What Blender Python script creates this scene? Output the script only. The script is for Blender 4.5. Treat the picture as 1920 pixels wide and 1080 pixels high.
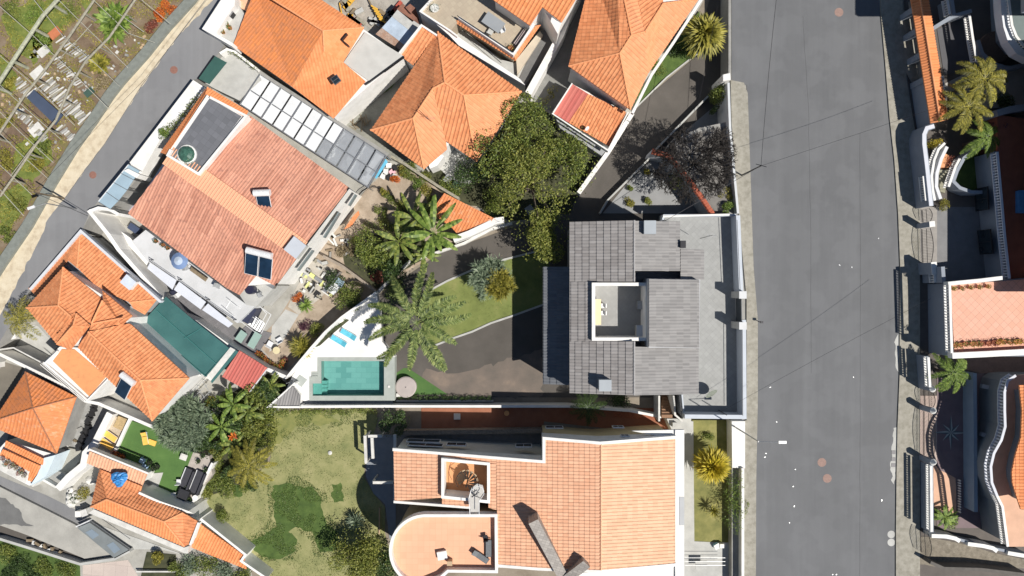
import bpy, math, random
from mathutils import Vector, Matrix, noise as mnoise
from mathutils.geometry import tessellate_polygon
R=math.radians; PI=math.pi
for o in list(bpy.data.objects): bpy.data.objects.remove(o)
SC=bpy.context.scene; COL=SC.collection
H=80.0; S=16.0          # drone height above the yards; photograph pixels per metre at ground level
# ---------------- camera, sky, sun, exposure
cd=bpy.data.cameras.new("camera"); cam=bpy.data.objects.new("camera",cd); COL.objects.link(cam)
cam.location=(0,0,H); cam.rotation_euler=(0,0,0); cd.sensor_width=36; cd.lens=36*H/120.0; cd.clip_end=3000; cd.clip_start=.5
SC.camera=cam
SUN_EL=54.0; SX,SY=.857,-.515         # direction towards the sun on the ground (picture right / down)
w=bpy.data.worlds.new("World"); SC.world=w; w.use_nodes=True
nt=w.node_tree; bg=nt.nodes["Background"]; sky=nt.nodes.new("ShaderNodeTexSky"); sky.sky_type='NISHITA'; sky.sun_disc=False
sky.sun_elevation=R(SUN_EL); sky.sun_rotation=math.atan2(SX,SY); sky.air_density=1.0; sky.dust_density=.1
nt.links.new(sky.outputs[0],bg.inputs[0]); bg.inputs[1].default_value=.056
sl=bpy.data.lights.new("sun","SUN"); sl.energy=5.0; sl.angle=R(.53); sl.color=(1,.95,.87)
so=bpy.data.objects.new("sun",sl); COL.objects.link(so)
dv=Vector((SX*math.cos(R(SUN_EL)),SY*math.cos(R(SUN_EL)),math.sin(R(SUN_EL))))
so.rotation_euler=dv.to_track_quat('Z','Y').to_euler(); so.location=(0,0,60)
SC.view_settings.view_transform='Standard'; SC.view_settings.look='None'; SC.view_settings.gamma=1; SC.view_settings.exposure=.08
SC.render.engine='CYCLES'
# ---------------- helpers
LVL=0.0                 # height of the ground level being built on
def P(x,y,z=0.0):
    k=(H-LVL-z)/H/S; return Vector(((x-960)*k,(540-y)*k,z))
WL={}
def wl(o): return WL.get(o.name,Vector((0,0,0))) if o else Vector((0,0,0))
def tag(o,label=None,cat=None,group=None,kind=None):
    if label: o['label']=label
    if cat: o['category']=cat
    if group: o['group']=group
    if kind: o['kind']=kind
    return o
def thing(name,label,cat,loc=(0,0,0),group=None,rz=0):
    o=bpy.data.objects.new(name,None); COL.objects.link(o); o.location=loc; o.rotation_euler=(0,0,rz); o.empty_display_size=.3
    WL[o.name]=Vector(loc); return tag(o,label,cat,group)
def level(z):           # start building on ground lying z metres above the yards; level(0) ends it
    global LVL,_seen
    if LVL:
        for o in bpy.data.objects:
            if o.name not in _seen and o.parent is None: o.location.z+=LVL
    LVL=z; _seen=set(o.name for o in bpy.data.objects)
class MB:
    def __init__(s): s.v=[]; s.f=[]; s.uv=[]; s.has=False
    def face(s,pts,uv=None):
        b=len(s.v); s.v+=[tuple(p) for p in pts]; s.f.append(tuple(range(b,b+len(pts))))
        if uv: s.has=True; s.uv+=list(uv)
        else: s.uv+=[(0,0)]*len(pts)
    def poly(s,pts):           # possibly concave, near horizontal
        pts=[Vector(p) for p in pts]
        for t in tessellate_polygon([pts]):
            q=[pts[i] for i in t]
            if (q[1]-q[0]).cross(q[2]-q[0]).z<0: q.reverse()
            s.face(q)
    def prism(s,pts,z0,z1=None):
        top=[Vector((p[0],p[1],p[2] if z1 is None else z1)) for p in pts]
        s.poly(top); n=len(top)
        ar=sum(top[i].x*top[(i+1)%n].y-top[(i+1)%n].x*top[i].y for i in range(n))
        if ar<0: top=top[::-1]
        for i in range(n):
            a,b=top[i],top[(i+1)%n]
            s.face([(a.x,a.y,z0),(b.x,b.y,z0),b,a])
        bot=[Vector((p.x,p.y,z0)) for p in top]
        for t in tessellate_polygon([bot]):
            q=[bot[i] for i in t]
            if (q[1]-q[0]).cross(q[2]-q[0]).z>0: q.reverse()
            s.face(q)
    def box(s,c,d,rz=0,rx=0,ry=0,M=None):
        m=(M or Matrix.Identity(4)) @ Matrix.Translation(Vector(c))@Matrix.Rotation(rz,4,'Z')@Matrix.Rotation(ry,4,'Y')@Matrix.Rotation(rx,4,'X')
        x,y,z=d[0]/2,d[1]/2,d[2]/2
        P8=[m@Vector(q) for q in ((-x,-y,-z),(x,-y,-z),(x,y,-z),(-x,y,-z),(-x,-y,z),(x,-y,z),(x,y,z),(-x,y,z))]
        for f in ((3,2,1,0),(4,5,6,7),(0,1,5,4),(1,2,6,5),(2,3,7,6),(3,0,4,7)): s.face([P8[i] for i in f])
    def tube(s,a,b,r,r2=None,n=6,cap=True):
        a=Vector(a);b=Vector(b); r2=r if r2 is None else r2; d=(b-a)
        if d.length<1e-6: return
        d.normalize(); u=d.orthogonal().normalized(); w_=d.cross(u)
        A=[a+(u*math.cos(2*PI*i/n)+w_*math.sin(2*PI*i/n))*r for i in range(n)]
        B=[b+(u*math.cos(2*PI*i/n)+w_*math.sin(2*PI*i/n))*r2 for i in range(n)]
        for i in range(n): s.face([A[i],A[(i+1)%n],B[(i+1)%n],B[i]])
        if cap: s.face(A[::-1]); s.face(B)
    def path(s,pts,r,n=5):
        for a,b in zip(pts,pts[1:]): s.tube(a,b,r,n=n)
    def lathe(s,c,prof,n=12,M=None):   # prof [(r,z)...]
        c=Vector(c); rings=[]
        for r,z in prof: rings.append([c+Vector((r*math.cos(2*PI*i/n),r*math.sin(2*PI*i/n),z)) for i in range(n)])
        if M: rings=[[M@q for q in k] for k in rings]
        for A,B in zip(rings,rings[1:]):
            for i in range(n): s.face([A[i],A[(i+1)%n],B[(i+1)%n],B[i]])
        if prof[-1][0]>1e-3: s.face(rings[-1])
        if prof[0][0]>1e-3: s.face(rings[0][::-1])
    def strip(s,pts,w,z0,z1=None,closed=False,side=0):   # wall along a world polyline; side -1/+1 = offset to one side
        pts=[Vector(p) for p in pts]; n=len(pts); L=[];Rr=[]
        for i,p in enumerate(pts):
            if closed: a=pts[i-1]; b=pts[(i+1)%n]
            else: a=pts[max(i-1,0)]; b=pts[min(i+1,n-1)]
            d1=(p-a).to_2d(); d2=(b-p).to_2d()
            if d1.length<1e-6: d1=d2
            if d2.length<1e-6: d2=d1
            d1=d1.normalized(); d2=d2.normalized(); t=(d1+d2)
            t=t.normalized() if t.length>1e-4 else d1
            nn=Vector((-t.y,t.x)); k=1/max(.35,nn.dot(Vector((-d1.y,d1.x))))
            l=w/2+side*w/2; r=w/2-side*w/2; zt=p.z if z1 is None else z1
            L.append(Vector((p.x+nn.x*l*k,p.y+nn.y*l*k,zt))); Rr.append(Vector((p.x-nn.x*r*k,p.y-nn.y*r*k,zt)))
        m=n if closed else n-1
        zb=lambda q:Vector((q.x,q.y,z0 if not callable(z0) else z0(q)))
        for i in range(m):
            j=(i+1)%n
            s.face([Rr[i],Rr[j],L[j],L[i]])
            s.face([zb(Rr[i]),zb(Rr[j]),Rr[j],Rr[i]]); s.face([L[i],L[j],zb(L[j]),zb(L[i])])
            s.face([zb(L[i]),zb(L[j]),zb(Rr[j]),zb(Rr[i])])
        if not closed:
            s.face([L[0],zb(L[0]),zb(Rr[0]),Rr[0]]); s.face([Rr[-1],zb(Rr[-1]),zb(L[-1]),L[-1]])
    def build(s,name,mat,parent=None,smooth=False,local=False):
        me=bpy.data.meshes.new(name); off=wl(parent) if not local else Vector((0,0,0))
        me.from_pydata([(p[0]-off.x,p[1]-off.y,p[2]-off.z) for p in s.v],[],s.f)
        if s.has:
            l=me.uv_layers.new(name="UVMap"); fl=[c for q in s.uv for c in q]; l.data.foreach_set("uv",fl)
        if mat: me.materials.append(mat)
        if smooth: me.polygons.foreach_set("use_smooth",[True]*len(me.polygons))
        me.update()
        o=bpy.data.objects.new(name,me); COL.objects.link(o)
        if parent: o.parent=parent; WL[o.name]=wl(parent).copy()
        return o
def px(lst,z=None):
    return [P(q[0],q[1],q[2] if len(q)>2 else z) for q in lst]
def inset(pts,d):
    n=len(pts); ar=sum(pts[i].x*pts[(i+1)%n].y-pts[(i+1)%n].x*pts[i].y for i in range(n)); sg=1 if ar>0 else -1; out=[]
    for i in range(n):
        a,b,c=pts[i-1],pts[i],pts[(i+1)%n]
        d1=(b-a).to_2d().normalized(); d2=(c-b).to_2d().normalized()
        n1=Vector((-d1.y,d1.x))*sg; n2=Vector((-d2.y,d2.x))*sg; m=n1+n2
        m=m.normalized() if m.length>1e-3 else n1
        k=d/max(.3,m.dot(n1)); out.append(Vector((b.x+m.x*k,b.y+m.y*k,b.z)))
    return out
def copy_tree(o,parent=None):
    c=o.copy(); COL.objects.link(c); c.parent=parent
    for ch in list(o.children): copy_tree(ch,c)
    return c
# ---------------- materials
MT={}
def new_mat(key):
    m=bpy.data.materials.new(key); m.use_nodes=True; MT[key]=m
    return m,m.node_tree,m.node_tree.nodes["Principled BSDF"]
def N(t,ty,**k):
    n=t.nodes.new(ty)
    for a,b in k.items(): setattr(n,a,b)
    return n
def pos(t): return N(t,"ShaderNodeNewGeometry").outputs["Position"]
def noise(t,vec,scale,detail=4,rough=.55):
    n=N(t,"ShaderNodeTexNoise"); n.inputs["Scale"].default_value=scale; n.inputs["Detail"].default_value=detail; n.inputs["Roughness"].default_value=rough
    t.links.new(vec,n.inputs["Vector"]); return n.outputs["Fac"]
def ramp(t,fac,stops):
    r=N(t,"ShaderNodeValToRGB"); e=r.color_ramp.elements
    while len(e)<len(stops): e.new(.5)
    for q,(p,c) in zip(e,stops): q.position=p; q.color=(*c,1) if len(c)==3 else c
    t.links.new(fac,r.inputs[0]); return r.outputs[0]
def mix(t,fac,a,b,mode='MIX'):
    m=N(t,"ShaderNodeMix",data_type='RGBA',blend_type=mode)
    for s_,v in ((m.inputs[0],fac),(m.inputs[6],a),(m.inputs[7],b)):
        if isinstance(v,(int,float)): s_.default_value=v
        elif isinstance(v,tuple): s_.default_value=(*v,1)
        else: t.links.new(v,s_)
    return m.outputs[2]
def bump(t,b,h,st=.3,dist=.02):
    n=N(t,"ShaderNodeBump"); n.inputs["Strength"].default_value=st; n.inputs["Distance"].default_value=dist
    t.links.new(h,n.inputs["Height"]); t.links.new(n.outputs[0],b.inputs["Normal"])
def sc3(c,k): return tuple(min(1,x*k) for x in c)
def plain(key,c,var=.12,scale=1.5,rough=.75,bm=0,c2=None,metal=0,fine=12,bdist=.02):
    if key in MT: return MT[key]
    m,t,b=new_mat(key); p=pos(t)
    f=noise(t,p,scale,5); lo=sc3(c,1-var); hi=c2 or sc3(c,1+var)
    col=ramp(t,f,[(.3,lo),(.7,hi)])
    if var>0:
        g=noise(t,p,fine,3); col=mix(t,.35*min(1,var*4),col,ramp(t,g,[(.3,sc3(c,1-var*1.5)),(.7,sc3(c,1+var*1.5))]))
        if bm: bump(t,b,g,bm,bdist)
    t.links.new(col,b.inputs["Base Color"]); b.inputs["Roughness"].default_value=rough; b.inputs["Metallic"].default_value=metal
    return m
def tiles(key,c,c2,stain=(.09,.06,.05),sa=.25,var=.5,rough=.75):
    if key in MT: return MT[key]
    m,t,b=new_mat(key); uv=N(t,"ShaderNodeUVMap").outputs[0]; p=pos(t)
    fl=N(t,"ShaderNodeVectorMath",operation='FLOOR'); t.links.new(uv,fl.inputs[0])
    wn=N(t,"ShaderNodeTexWhiteNoise",noise_dimensions='2D'); t.links.new(fl.outputs[0],wn.inputs["Vector"])
    col=mix(t,wn.outputs["Value"],c,c2)
    big=noise(t,p,.55,5,.6); col=mix(t,ramp(t,big,[(.35,(0,0,0)),(.75,(var,var,var))]),col,sc3(c2,.8))
    st=noise(t,p,2.3,6,.7); col=mix(t,ramp(t,st,[(.52,(0,0,0)),(.75,(sa,sa,sa))]),col,stain)
    t.links.new(col,b.inputs["Base Color"]); b.inputs["Roughness"].default_value=rough
    g=noise(t,p,25,3); bump(t,b,g,.2,.01)
    return m
def pavers(key,c,c2,mortar,size=.5,rot=0,ratio=1.0,ms=.03,rough=.7,off=0.0,wear=.25,origin=(0,0)):
    if key in MT: return MT[key]
    m,t,b=new_mat(key); p=pos(t)
    mp=N(t,"ShaderNodeMapping"); mp.inputs["Rotation"].default_value=(0,0,rot); mp.inputs["Location"].default_value=(origin[0],origin[1],0); t.links.new(p,mp.inputs[0])
    br=N(t,"ShaderNodeTexBrick"); br.offset=off; br.inputs["Scale"].default_value=1; br.inputs["Brick Width"].default_value=size*ratio; br.inputs["Row Height"].default_value=size
    br.inputs["Mortar Size"].default_value=ms*.5; br.inputs["Mortar Smooth"].default_value=.2
    br.inputs["Color1"].default_value=(*c,1); br.inputs["Color2"].default_value=(*c2,1); br.inputs["Mortar"].default_value=(*mortar,1)
    t.links.new(mp.outputs[0],br.inputs[0]); f=noise(t,p,1.1,6,.65)
    col=mix(t,ramp(t,f,[(.4,(0,0,0)),(.8,(wear,)*3)]),br.outputs["Color"],sc3(c,.6))
    t.links.new(col,b.inputs["Base Color"]); b.inputs["Roughness"].default_value=rough
    return m
def foliage(key,dark,mid,light,rough=.55,trans=.15):
    if key in MT: return MT[key]
    m,t,b=new_mat(key); g=N(t,"ShaderNodeNewGeometry"); f=noise(t,g.outputs["Position"],.9,4)
    mm=N(t,"ShaderNodeMath",operation='MULTIPLY_ADD'); t.links.new(g.outputs["Random Per Island"],mm.inputs[0]); mm.inputs[1].default_value=.6
    s2=N(t,"ShaderNodeMath",operation='MULTIPLY'); t.links.new(f,s2.inputs[0]); s2.inputs[1].default_value=.4; t.links.new(s2.outputs[0],mm.inputs[2])
    col=ramp(t,mm.outputs[0],[(.15,dark),(.5,mid),(.85,light)])
    t.links.new(col,b.inputs["Base Color"]); b.inputs["Roughness"].default_value=rough
    tr=N(t,"ShaderNodeBsdfTranslucent"); t.links.new(col,tr.inputs[0]); ms=N(t,"ShaderNodeMixShader"); ms.inputs[0].default_value=trans
    t.links.new(b.outputs[0],ms.inputs[1]); t.links.new(tr.outputs[0],ms.inputs[2]); t.links.new(ms.outputs[0],t.nodes["Material Output"].inputs[0])
    return m
def metal(key,c,rough=.4,mt=.8):
    if key in MT: return MT[key]
    m,t,b=new_mat(key); f=noise(t,pos(t),6,3); t.links.new(ramp(t,f,[(.3,sc3(c,.85)),(.7,sc3(c,1.1))]),b.inputs["Base Color"])
    b.inputs["Roughness"].default_value=rough; b.inputs["Metallic"].default_value=mt; return m
def glass(key,c,rough=.08):
    if key in MT: return MT[key]
    m,t,b=new_mat(key); f=noise(t,pos(t),.8,2); t.links.new(ramp(t,f,[(.3,sc3(c,.7)),(.7,sc3(c,1.3))]),b.inputs["Base Color"])
    b.inputs["Roughness"].default_value=rough; b.inputs["IOR"].default_value=1.5; return m
def ground_mix(key,stops,scale=.5,detail=8,rough=.9,fine=(.85,1.15),fs=18,bm=.4,bd=.05,dist=0):
    m,t,b=new_mat(key); p=pos(t); f=noise(t,p,scale,detail,.62); col=ramp(t,f,stops)
    g=noise(t,p,fs,4,.7); col=mix(t,1,col,ramp(t,g,[(.25,(fine[0],)*3),(.75,(min(1,fine[1]),)*3)]),'MULTIPLY')
    t.links.new(col,b.inputs["Base Color"]); b.inputs["Roughness"].default_value=rough; bump(t,b,g,bm,bd); return m
# colours
WHITE=plain("white_paint",(.76,.75,.72),.10,.9,.7,.1,c2=(.85,.84,.82)); WHITE2=plain("old_white_paint",(.62,.61,.58),.2,1.3,.8,.2)
CREAM=plain("cream_render",(.70,.60,.36),.07,.7,.8,.1); GREYP=plain("grey_render",(.33,.34,.35),.1,.8,.8,.1)
LGREY=plain("light_concrete",(.45,.45,.43),.16,.9,.85,.2); CONC=plain("concrete",(.30,.295,.28),.22,.8,.9,.3); DCONC=plain("dark_concrete",(.15,.15,.148),.2,.8,.9,.3)
STEEL=metal("galvanised_steel",(.45,.46,.47),.4); DARKM=metal("dark_metal",(.03,.03,.035),.45,.5); BLACK=plain("black_plastic",(.02,.02,.022),.1,3,.5)
WHITEM=metal("white_metal",(.78,.79,.8),.35,.1); GLASSD=glass("dark_glass",(.02,.03,.04)); SOLAR=glass("solar_glass",(.012,.03,.06),.12)
WOOD=plain("weathered_wood",(.22,.17,.11),.35,2,.85,.3); WOODG=plain("grey_wood",(.30,.28,.22),.35,3,.9,.3); TAN=plain("tan_render",(.48,.35,.22),.1,.8,.8)
T_OR=tiles("orange_tiles",(.60,.215,.085),(.76,.315,.14),sa=.4); T_OR2=tiles("bright_orange_tiles",(.72,.245,.085),(.82,.32,.13),sa=.12)
T_SM=tiles("salmon_tiles",(.68,.36,.22),(.77,.45,.29),sa=.2,var=.4); T_OLD=tiles("old_orange_tiles",(.72,.24,.07),(.60,.22,.09),stain=(.16,.11,.08),sa=.6)
T_PINK=tiles("pink_corrugated",(.42,.18,.12),(.68,.34,.235),stain=(.26,.12,.10),sa=.85,var=.8); T_GREY=tiles("grey_brown_tiles",(.215,.20,.195),(.30,.285,.28),stain=(.12,.12,.13),sa=.4,var=.3)
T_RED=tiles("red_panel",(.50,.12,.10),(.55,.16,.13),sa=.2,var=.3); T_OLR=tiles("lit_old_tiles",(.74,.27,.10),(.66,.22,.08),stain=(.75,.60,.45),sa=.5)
RIDGE=plain("ridge_tiles",(.78,.33,.15),.18,6,.8); RIDGES=plain("salmon_ridge_tiles",(.82,.45,.28),.1,6,.8); RIDGED=plain("dark_ridge_tiles",(.34,.15,.08),.3,6,.8); RIDGEG=plain("grey_ridge_tiles",(.35,.34,.34),.15,6,.8)
# ---------------- roofs
def tplane(mb,pts,p,row,amp,step,thick=.14):
    pts=[Vector(q) for q in pts]; n=Vector((0,0,0))
    for i in range(len(pts)):
        a,b=pts[i],pts[(i+1)%len(pts)]; n+=Vector(((a.y-b.y)*(a.z+b.z),(a.z-b.z)*(a.x+b.x),(a.x-b.x)*(a.y+b.y)))
    n.normalize(); n=n if n.z>0 else -n
    h=Vector((n.x,n.y)); h=h.normalized() if h.length>.005 else Vector((0,-1))
    u=Vector((-h.y,h.x,0)); d=n.cross(u); d=d.normalized(); d=d if d.z<=0 else -d
    if abs(d.z)<1e-5: d=Vector((h.x,h.y,0))
    o=pts[0]; Q=[((q-o).dot(u),(q-o).dot(d),(q-o).dot(n)) for q in pts]
    u0=min(q[0] for q in Q); v0=min(q[1] for q in Q); ou=u0; ov=v0
    fr=[0,.16,.42,.58]; va=[0,1,1,0]
    def clip(poly,ax,val,keep):
        out=[]
        for i in range(len(poly)):
            a,b=poly[i-1],poly[i]; da=(a[ax]-val)*keep; db=(b[ax]-val)*keep
            if (da>=0)!=(db>=0):
                t=da/(da-db); out.append(tuple(a[k]+(b[k]-a[k])*t for k in range(3)))
            if db>=0: out.append(b)
        return out
    for t in tessellate_polygon([[Vector((q[0],q[1],0)) for q in Q]]):
        tri=[Q[i] for i in t]
        r0=int((min(q[1] for q in tri)-ov)//row); r1=int((max(q[1] for q in tri)-ov)//row)
        for r in range(r0,r1+1):
            pr=clip(clip(tri,1,ov+r*row,1),1,ov+(r+1)*row,-1)
            if len(pr)<3: continue
            c0=int((min(q[0] for q in pr)-ou)//p); c1=int((max(q[0] for q in pr)-ou)//p)
            for c in range(c0,c1+1):
                for k in range(4):
                    ua=ou+(c+fr[k])*p; ub=ou+(c+(fr[k+1] if k<3 else 1))*p
                    pc=clip(clip(pr,0,ua,1),0,ub,-1)
                    if len(pc)<3: continue
                    ha=va[k]; hb=va[(k+1)%4]; vs=[];uvs=[]
                    for q in pc:
                        tt=(q[0]-ua)/(ub-ua); hh=amp*(ha+(hb-ha)*tt)+step*((q[1]-ov)/row-r)
                        w3=o+u*q[0]+d*q[1]+n*(q[2]+hh); vs.append(w3); uvs.append((c+min(.99,max(.01,(q[0]-ou)/p-c)),r+min(.99,max(.01,(q[1]-ov)/row-r))))
                    if (vs[1]-vs[0]).cross(vs[2]-vs[0]).z<0: vs.reverse(); uvs.reverse()
                    mb.face(vs,uvs)
    low=[q-Vector((0,0,.02)) for q in pts]; bt=[q-Vector((0,0,thick)) for q in pts]
    for t in tessellate_polygon([low]):
        q=[low[i] for i in t]; mb.face(q,[(.5,.5)]*3); mb.face([bt[i] for i in t][::-1],[(.5,.5)]*3)
    for i in range(len(pts)):
        j=(i+1)%len(pts); mb.face([bt[i],bt[j],low[j],low[i]],[(.5,.5)]*4)
def roof(parent,planes,mat,ridges=(),p=.36,row=.42,amp=.055,step=.03,rm=None,rr=.11,name="roof",label=None):
    mb=MB()
    for pl in planes: tplane(mb,px(pl),p,row,amp,step)
    o=mb.build(name,mat,parent)
    if label: o['label']=label
    if ridges:
        rb=MB()
        for rg in ridges:
            q=px(rg)
            for a,b in zip(q,q[1:]):
                L=(b-a).length; k=max(1,int(L/.42))
                for i in range(k):
                    s=a.lerp(b,i/k)+Vector((0,0,.05)); e=a.lerp(b,(i+1)/k)+Vector((0,0,.05)); rb.tube(s,e,rr,rr*.84,n=8)
        rb.build("ridge_tiles",rm or RIDGE,o)
    return o
def flat(name,pts,z,mat,parent=None,th=.15,z0=None,kind=None,label=None):
    mb=MB(); mb.prism(px(pts,z),z-th if z0 is None else z0); o=mb.build(name,mat,parent)
    if kind: o['kind']=kind
    if label: o['label']=label
    return o
def sheet(name,pts,z,mat,kind='structure'):
    mb=MB(); mb.poly(px(pts,z)); o=mb.build(name,mat); o['kind']=kind; return o
def walls(parent,pts,z,z0=0.0,ins=.3,mat=None,name="wall"):
    mb=MB(); q=inset(px(pts,z),ins) if ins else px(pts,z); mb.prism(q,z0,None); return mb.build(name,mat or WHITE,parent)
def pwall(name,pts,z1,z0,w,mat,parent=None,closed=False,side=0,label=None,cat=None,group=None):
    mb=MB(); mb.strip(px(pts,z1),w,z0,None,closed,side); o=mb.build(name,mat,parent)
    if cat: tag(o,label,cat,group)
    return o
def window(parent,a,b,zt,h,mat=None,fr=None,d=.06,label=None):   # a,b picture points of the upper corners at height zt on a wall
    A=P(*a,zt);B=P(*b,zt); u=(B-A); L=u.length; u.normalize(); ang=math.atan2(u.y,u.x); c=(A+B)/2-Vector((0,0,h/2))
    f=MB()
    M=Matrix.Translation(c)@Matrix.Rotation(ang,4,'Z')
    for dx,dz,sx,sz in ((-L/2,0,.08,h),(L/2,0,.08,h),(0,h/2,L+.08,.08),(0,-h/2,L+.08,.08),(0,0,.05,h-.06)): f.box((dx,0,dz),(sx,d*2,sz),M=M)
    o=f.build("window",fr or WHITEM,parent)
    g=MB(); g.box((0,0,0),(L-.06,d*1.4,h-.06),M=M); g.build("pane",mat or GLASSD,o); return o
def vwindow(parent,pts,zt,mat=None,h=1.2): return window(parent,pts[0],pts[1],zt,h,mat)
# ---------------- vegetation builders
F_MED=foliage("mixed_foliage",(.04,.065,.012),(.15,.20,.035),(.34,.37,.085),trans=.22); F_DARK=foliage("dark_foliage",(.012,.028,.008),(.045,.085,.02),(.11,.17,.045))
F_OLIVE=foliage("olive_foliage",(.055,.08,.015),(.21,.245,.045),(.44,.43,.11),trans=.3); F_BRIGHT=foliage("bright_foliage",(.04,.08,.012),(.16,.25,.04),(.34,.44,.10),trans=.25)
F_BLUE=foliage("blue_green_foliage",(.07,.11,.07),(.19,.25,.16),(.36,.43,.28)); F_YEL=foliage("yellow_palm_foliage",(.16,.15,.01),(.55,.45,.03),(.80,.62,.07),trans=.2)
F_YG=foliage("yellow_green_foliage",(.06,.07,.012),(.26,.24,.035),(.48,.42,.08),trans=.2); F_PALM=foliage("palm_foliage",(.03,.055,.015),(.13,.185,.045),(.34,.38,.12),trans=.1)
F_ORA=foliage("orange_flowers",(.20,.04,.01),(.60,.12,.015),(.75,.30,.05)); F_RED=foliage("reddish_foliage",(.07,.02,.015),(.22,.06,.04),(.35,.13,.08))
F_PURP=foliage("purple_foliage",(.03,.01,.02),(.09,.03,.055),(.18,.07,.10)); F_CANE=foliage("dry_foliage",(.10,.08,.04),(.28,.22,.12),(.45,.38,.25)); F_GR=foliage("grass_blades",(.04,.06,.01),(.11,.14,.03),(.22,.23,.07))
BARK=plain("bark",(.13,.105,.08),.35,5,.9,.5); BARKG=plain("grey_bark",(.035,.03,.027),.3,5,.9,.3); SOIL=plain("soil",(.16,.11,.075),.35,1.5,.95,.5)
TERRA=plain("terracotta",(.50,.17,.08),.15,4,.8)
def leaf(mb,c,r,size,rnd,up=.9,asp=.5):
    d=Vector((rnd.gauss(0,1),rnd.gauss(0,1),rnd.gauss(0,1)+up)).normalized(); u=d.orthogonal().normalized()
    a=rnd.random()*2*PI; u=Matrix.Rotation(a,3,d)@u; v=d.cross(u); s=size*rnd.uniform(.6,1.3)
    mb.face([c-u*s*.5,c-v*s*asp*.5,c+u*s*.5,c+v*s*asp*.5])
def cloud(mb,c,r,n,size,rnd,flat=.75,shell=.45):
    for i in range(n):
        d=Vector((rnd.gauss(0,1),rnd.gauss(0,1),rnd.gauss(0,1))).normalized()*r*(shell+(1-shell)*rnd.random()**.5)
        leaf(mb,c+Vector((d.x,d.y,d.z*flat)),0,size,rnd)
def tree(name,label,cat,x,y,rc,h,mat,z0=0,blobs=16,n=420,size=.26,seed=1,squash=.8,sy=1.0,group=None,br=.38,bark=None,ang=0):
    rnd=random.Random(seed); top=h-rc*squash*.6+z0; c=P(x,y,top); base=Vector((c.x,c.y,z0)); t=thing(name,label,cat,base,group)
    tr=MB(); cr=MB(); k=Vector((c.x+rnd.uniform(-.2,.2),c.y,z0+(top-z0)*.55)); tr.tube(base,k,.05*rc+.05,.035*rc+.04,8)
    for b in range(blobs):
        a=rnd.random()*2*PI; q=rc*(1-br*.8)*math.sqrt(rnd.random())
        e=Matrix.Rotation(ang,3,'Z')@Vector((math.cos(a)*q,math.sin(a)*q*sy,0)); bc=c+e+Vector((0,0,rc*squash*rnd.uniform(-.35,.5)*(1-q/rc*.7)))
        rb=rc*br*rnd.uniform(.7,1.25); cloud(cr,bc,rb,int(n*(rb/(rc*br))**2),size,rnd,.8); tr.tube(k,bc,.03*rc,.012*rc,5)
    for i in range(n*blobs//14):
        a=rnd.random()*2*PI; q=rc*rnd.uniform(.6,1.12); e=Matrix.Rotation(ang,3,'Z')@Vector((math.cos(a)*q,math.sin(a)*q*sy,rnd.uniform(-.4,.2)*rc*squash)); leaf(cr,c+e,0,size,rnd)
    tr.build("trunk",bark or BARK,t); cr.build("crown",mat,t); return t
def bush(name,label,cat,x,y,r,mat,z0=0,h=None,n=260,size=.16,seed=1,group=None,sy=1,ang=0,blobs=5):
    rnd=random.Random(seed); h=h or r; c=P(x,y,z0+h*.5); t=thing(name,label,cat,(c.x,c.y,z0),group); st=MB(); fo=MB()
    for b in range(blobs):
        e=Matrix.Rotation(ang,3,'Z')@Vector((rnd.uniform(-.55,.55)*r,rnd.uniform(-.55,.55)*r*sy,rnd.uniform(-.1,.2)*h)); cloud(fo,c+e,r*rnd.uniform(.4,.62),n,size,rnd,h/r*.9)
        st.tube((c.x,c.y,z0),c+e,.03,.012,5)
    st.build("stem",BARK,t); fo.build("foliage",mat,t); return t
def blade(mb,a,d,L,w,droop=.35,seg=4,rise=.2,fold=0):     # one tapering leaf from a along d
    d=Vector(d).normalized(); sd=Vector((-d.y,d.x,0)); sd=sd.normalized() if sd.length>.01 else Vector((1,0,0)); pr=None
    for i in range(seg+1):
        s=i/seg; p_=a+d*L*s+Vector((0,0,rise*L*s-droop*L*s*s)); ww=w*.5*(math.sin(PI*min(.97,.18+s*.8)))
        if i==seg: ww=.004
        l=p_+sd*ww-Vector((0,0,fold*ww)); r=p_-sd*ww-Vector((0,0,fold*ww))
        if pr:
            if fold: mb.face([pr[0],pr[2],p_,l]); mb.face([pr[2],pr[1],r,p_])
            else: mb.face([pr[0],pr[1],r,l])
        pr=(l,r,p_)
def rosette(mb,c,r,n,w,rnd,e0=-5,e1=80,droop=.2,fold=0,seg=3):
    for i in range(n):
        a=rnd.random()*2*PI; el=R(rnd.uniform(e0,e1)); blade(mb,c,(math.cos(a)*math.cos(el),math.sin(a)*math.cos(el),math.sin(el)),r*rnd.uniform(.75,1.1),w,droop,seg,0,fold)
def spiky(name,label,cat,x,y,r,h,mat,z0=0,n=160,w=.09,seed=1,group=None,e0=-15,e1=85,heads=1,spread=0,droop=.25,trunk=.12,fold=0,sy=1):
    rnd=random.Random(seed); c=P(x,y,z0+h); t=thing(name,label,cat,(c.x,c.y,z0),group); tr=MB(); cr=MB(); k=Vector((c.x,c.y,z0+h*(.5 if heads>1 else .95))); tr.tube((c.x,c.y,z0),k,trunk,trunk*.7,8)
    for i in range(heads):
        if heads>1:
            a=i*2.399; q=spread*math.sqrt((i+.5)/heads); hc=c+Vector((math.cos(a)*q,math.sin(a)*q*sy,rnd.uniform(-.2,.25)*spread*.5-q*q/(spread+.01)*.35)); tr.tube(k,hc,trunk*.5,trunk*.3,5)
        else: hc=c
        rosette(cr,hc,r,n,w,rnd,e0,e1,droop,fold)
    tr.build("trunk",BARK,t); cr.build("crown",mat,t); return t
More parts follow.
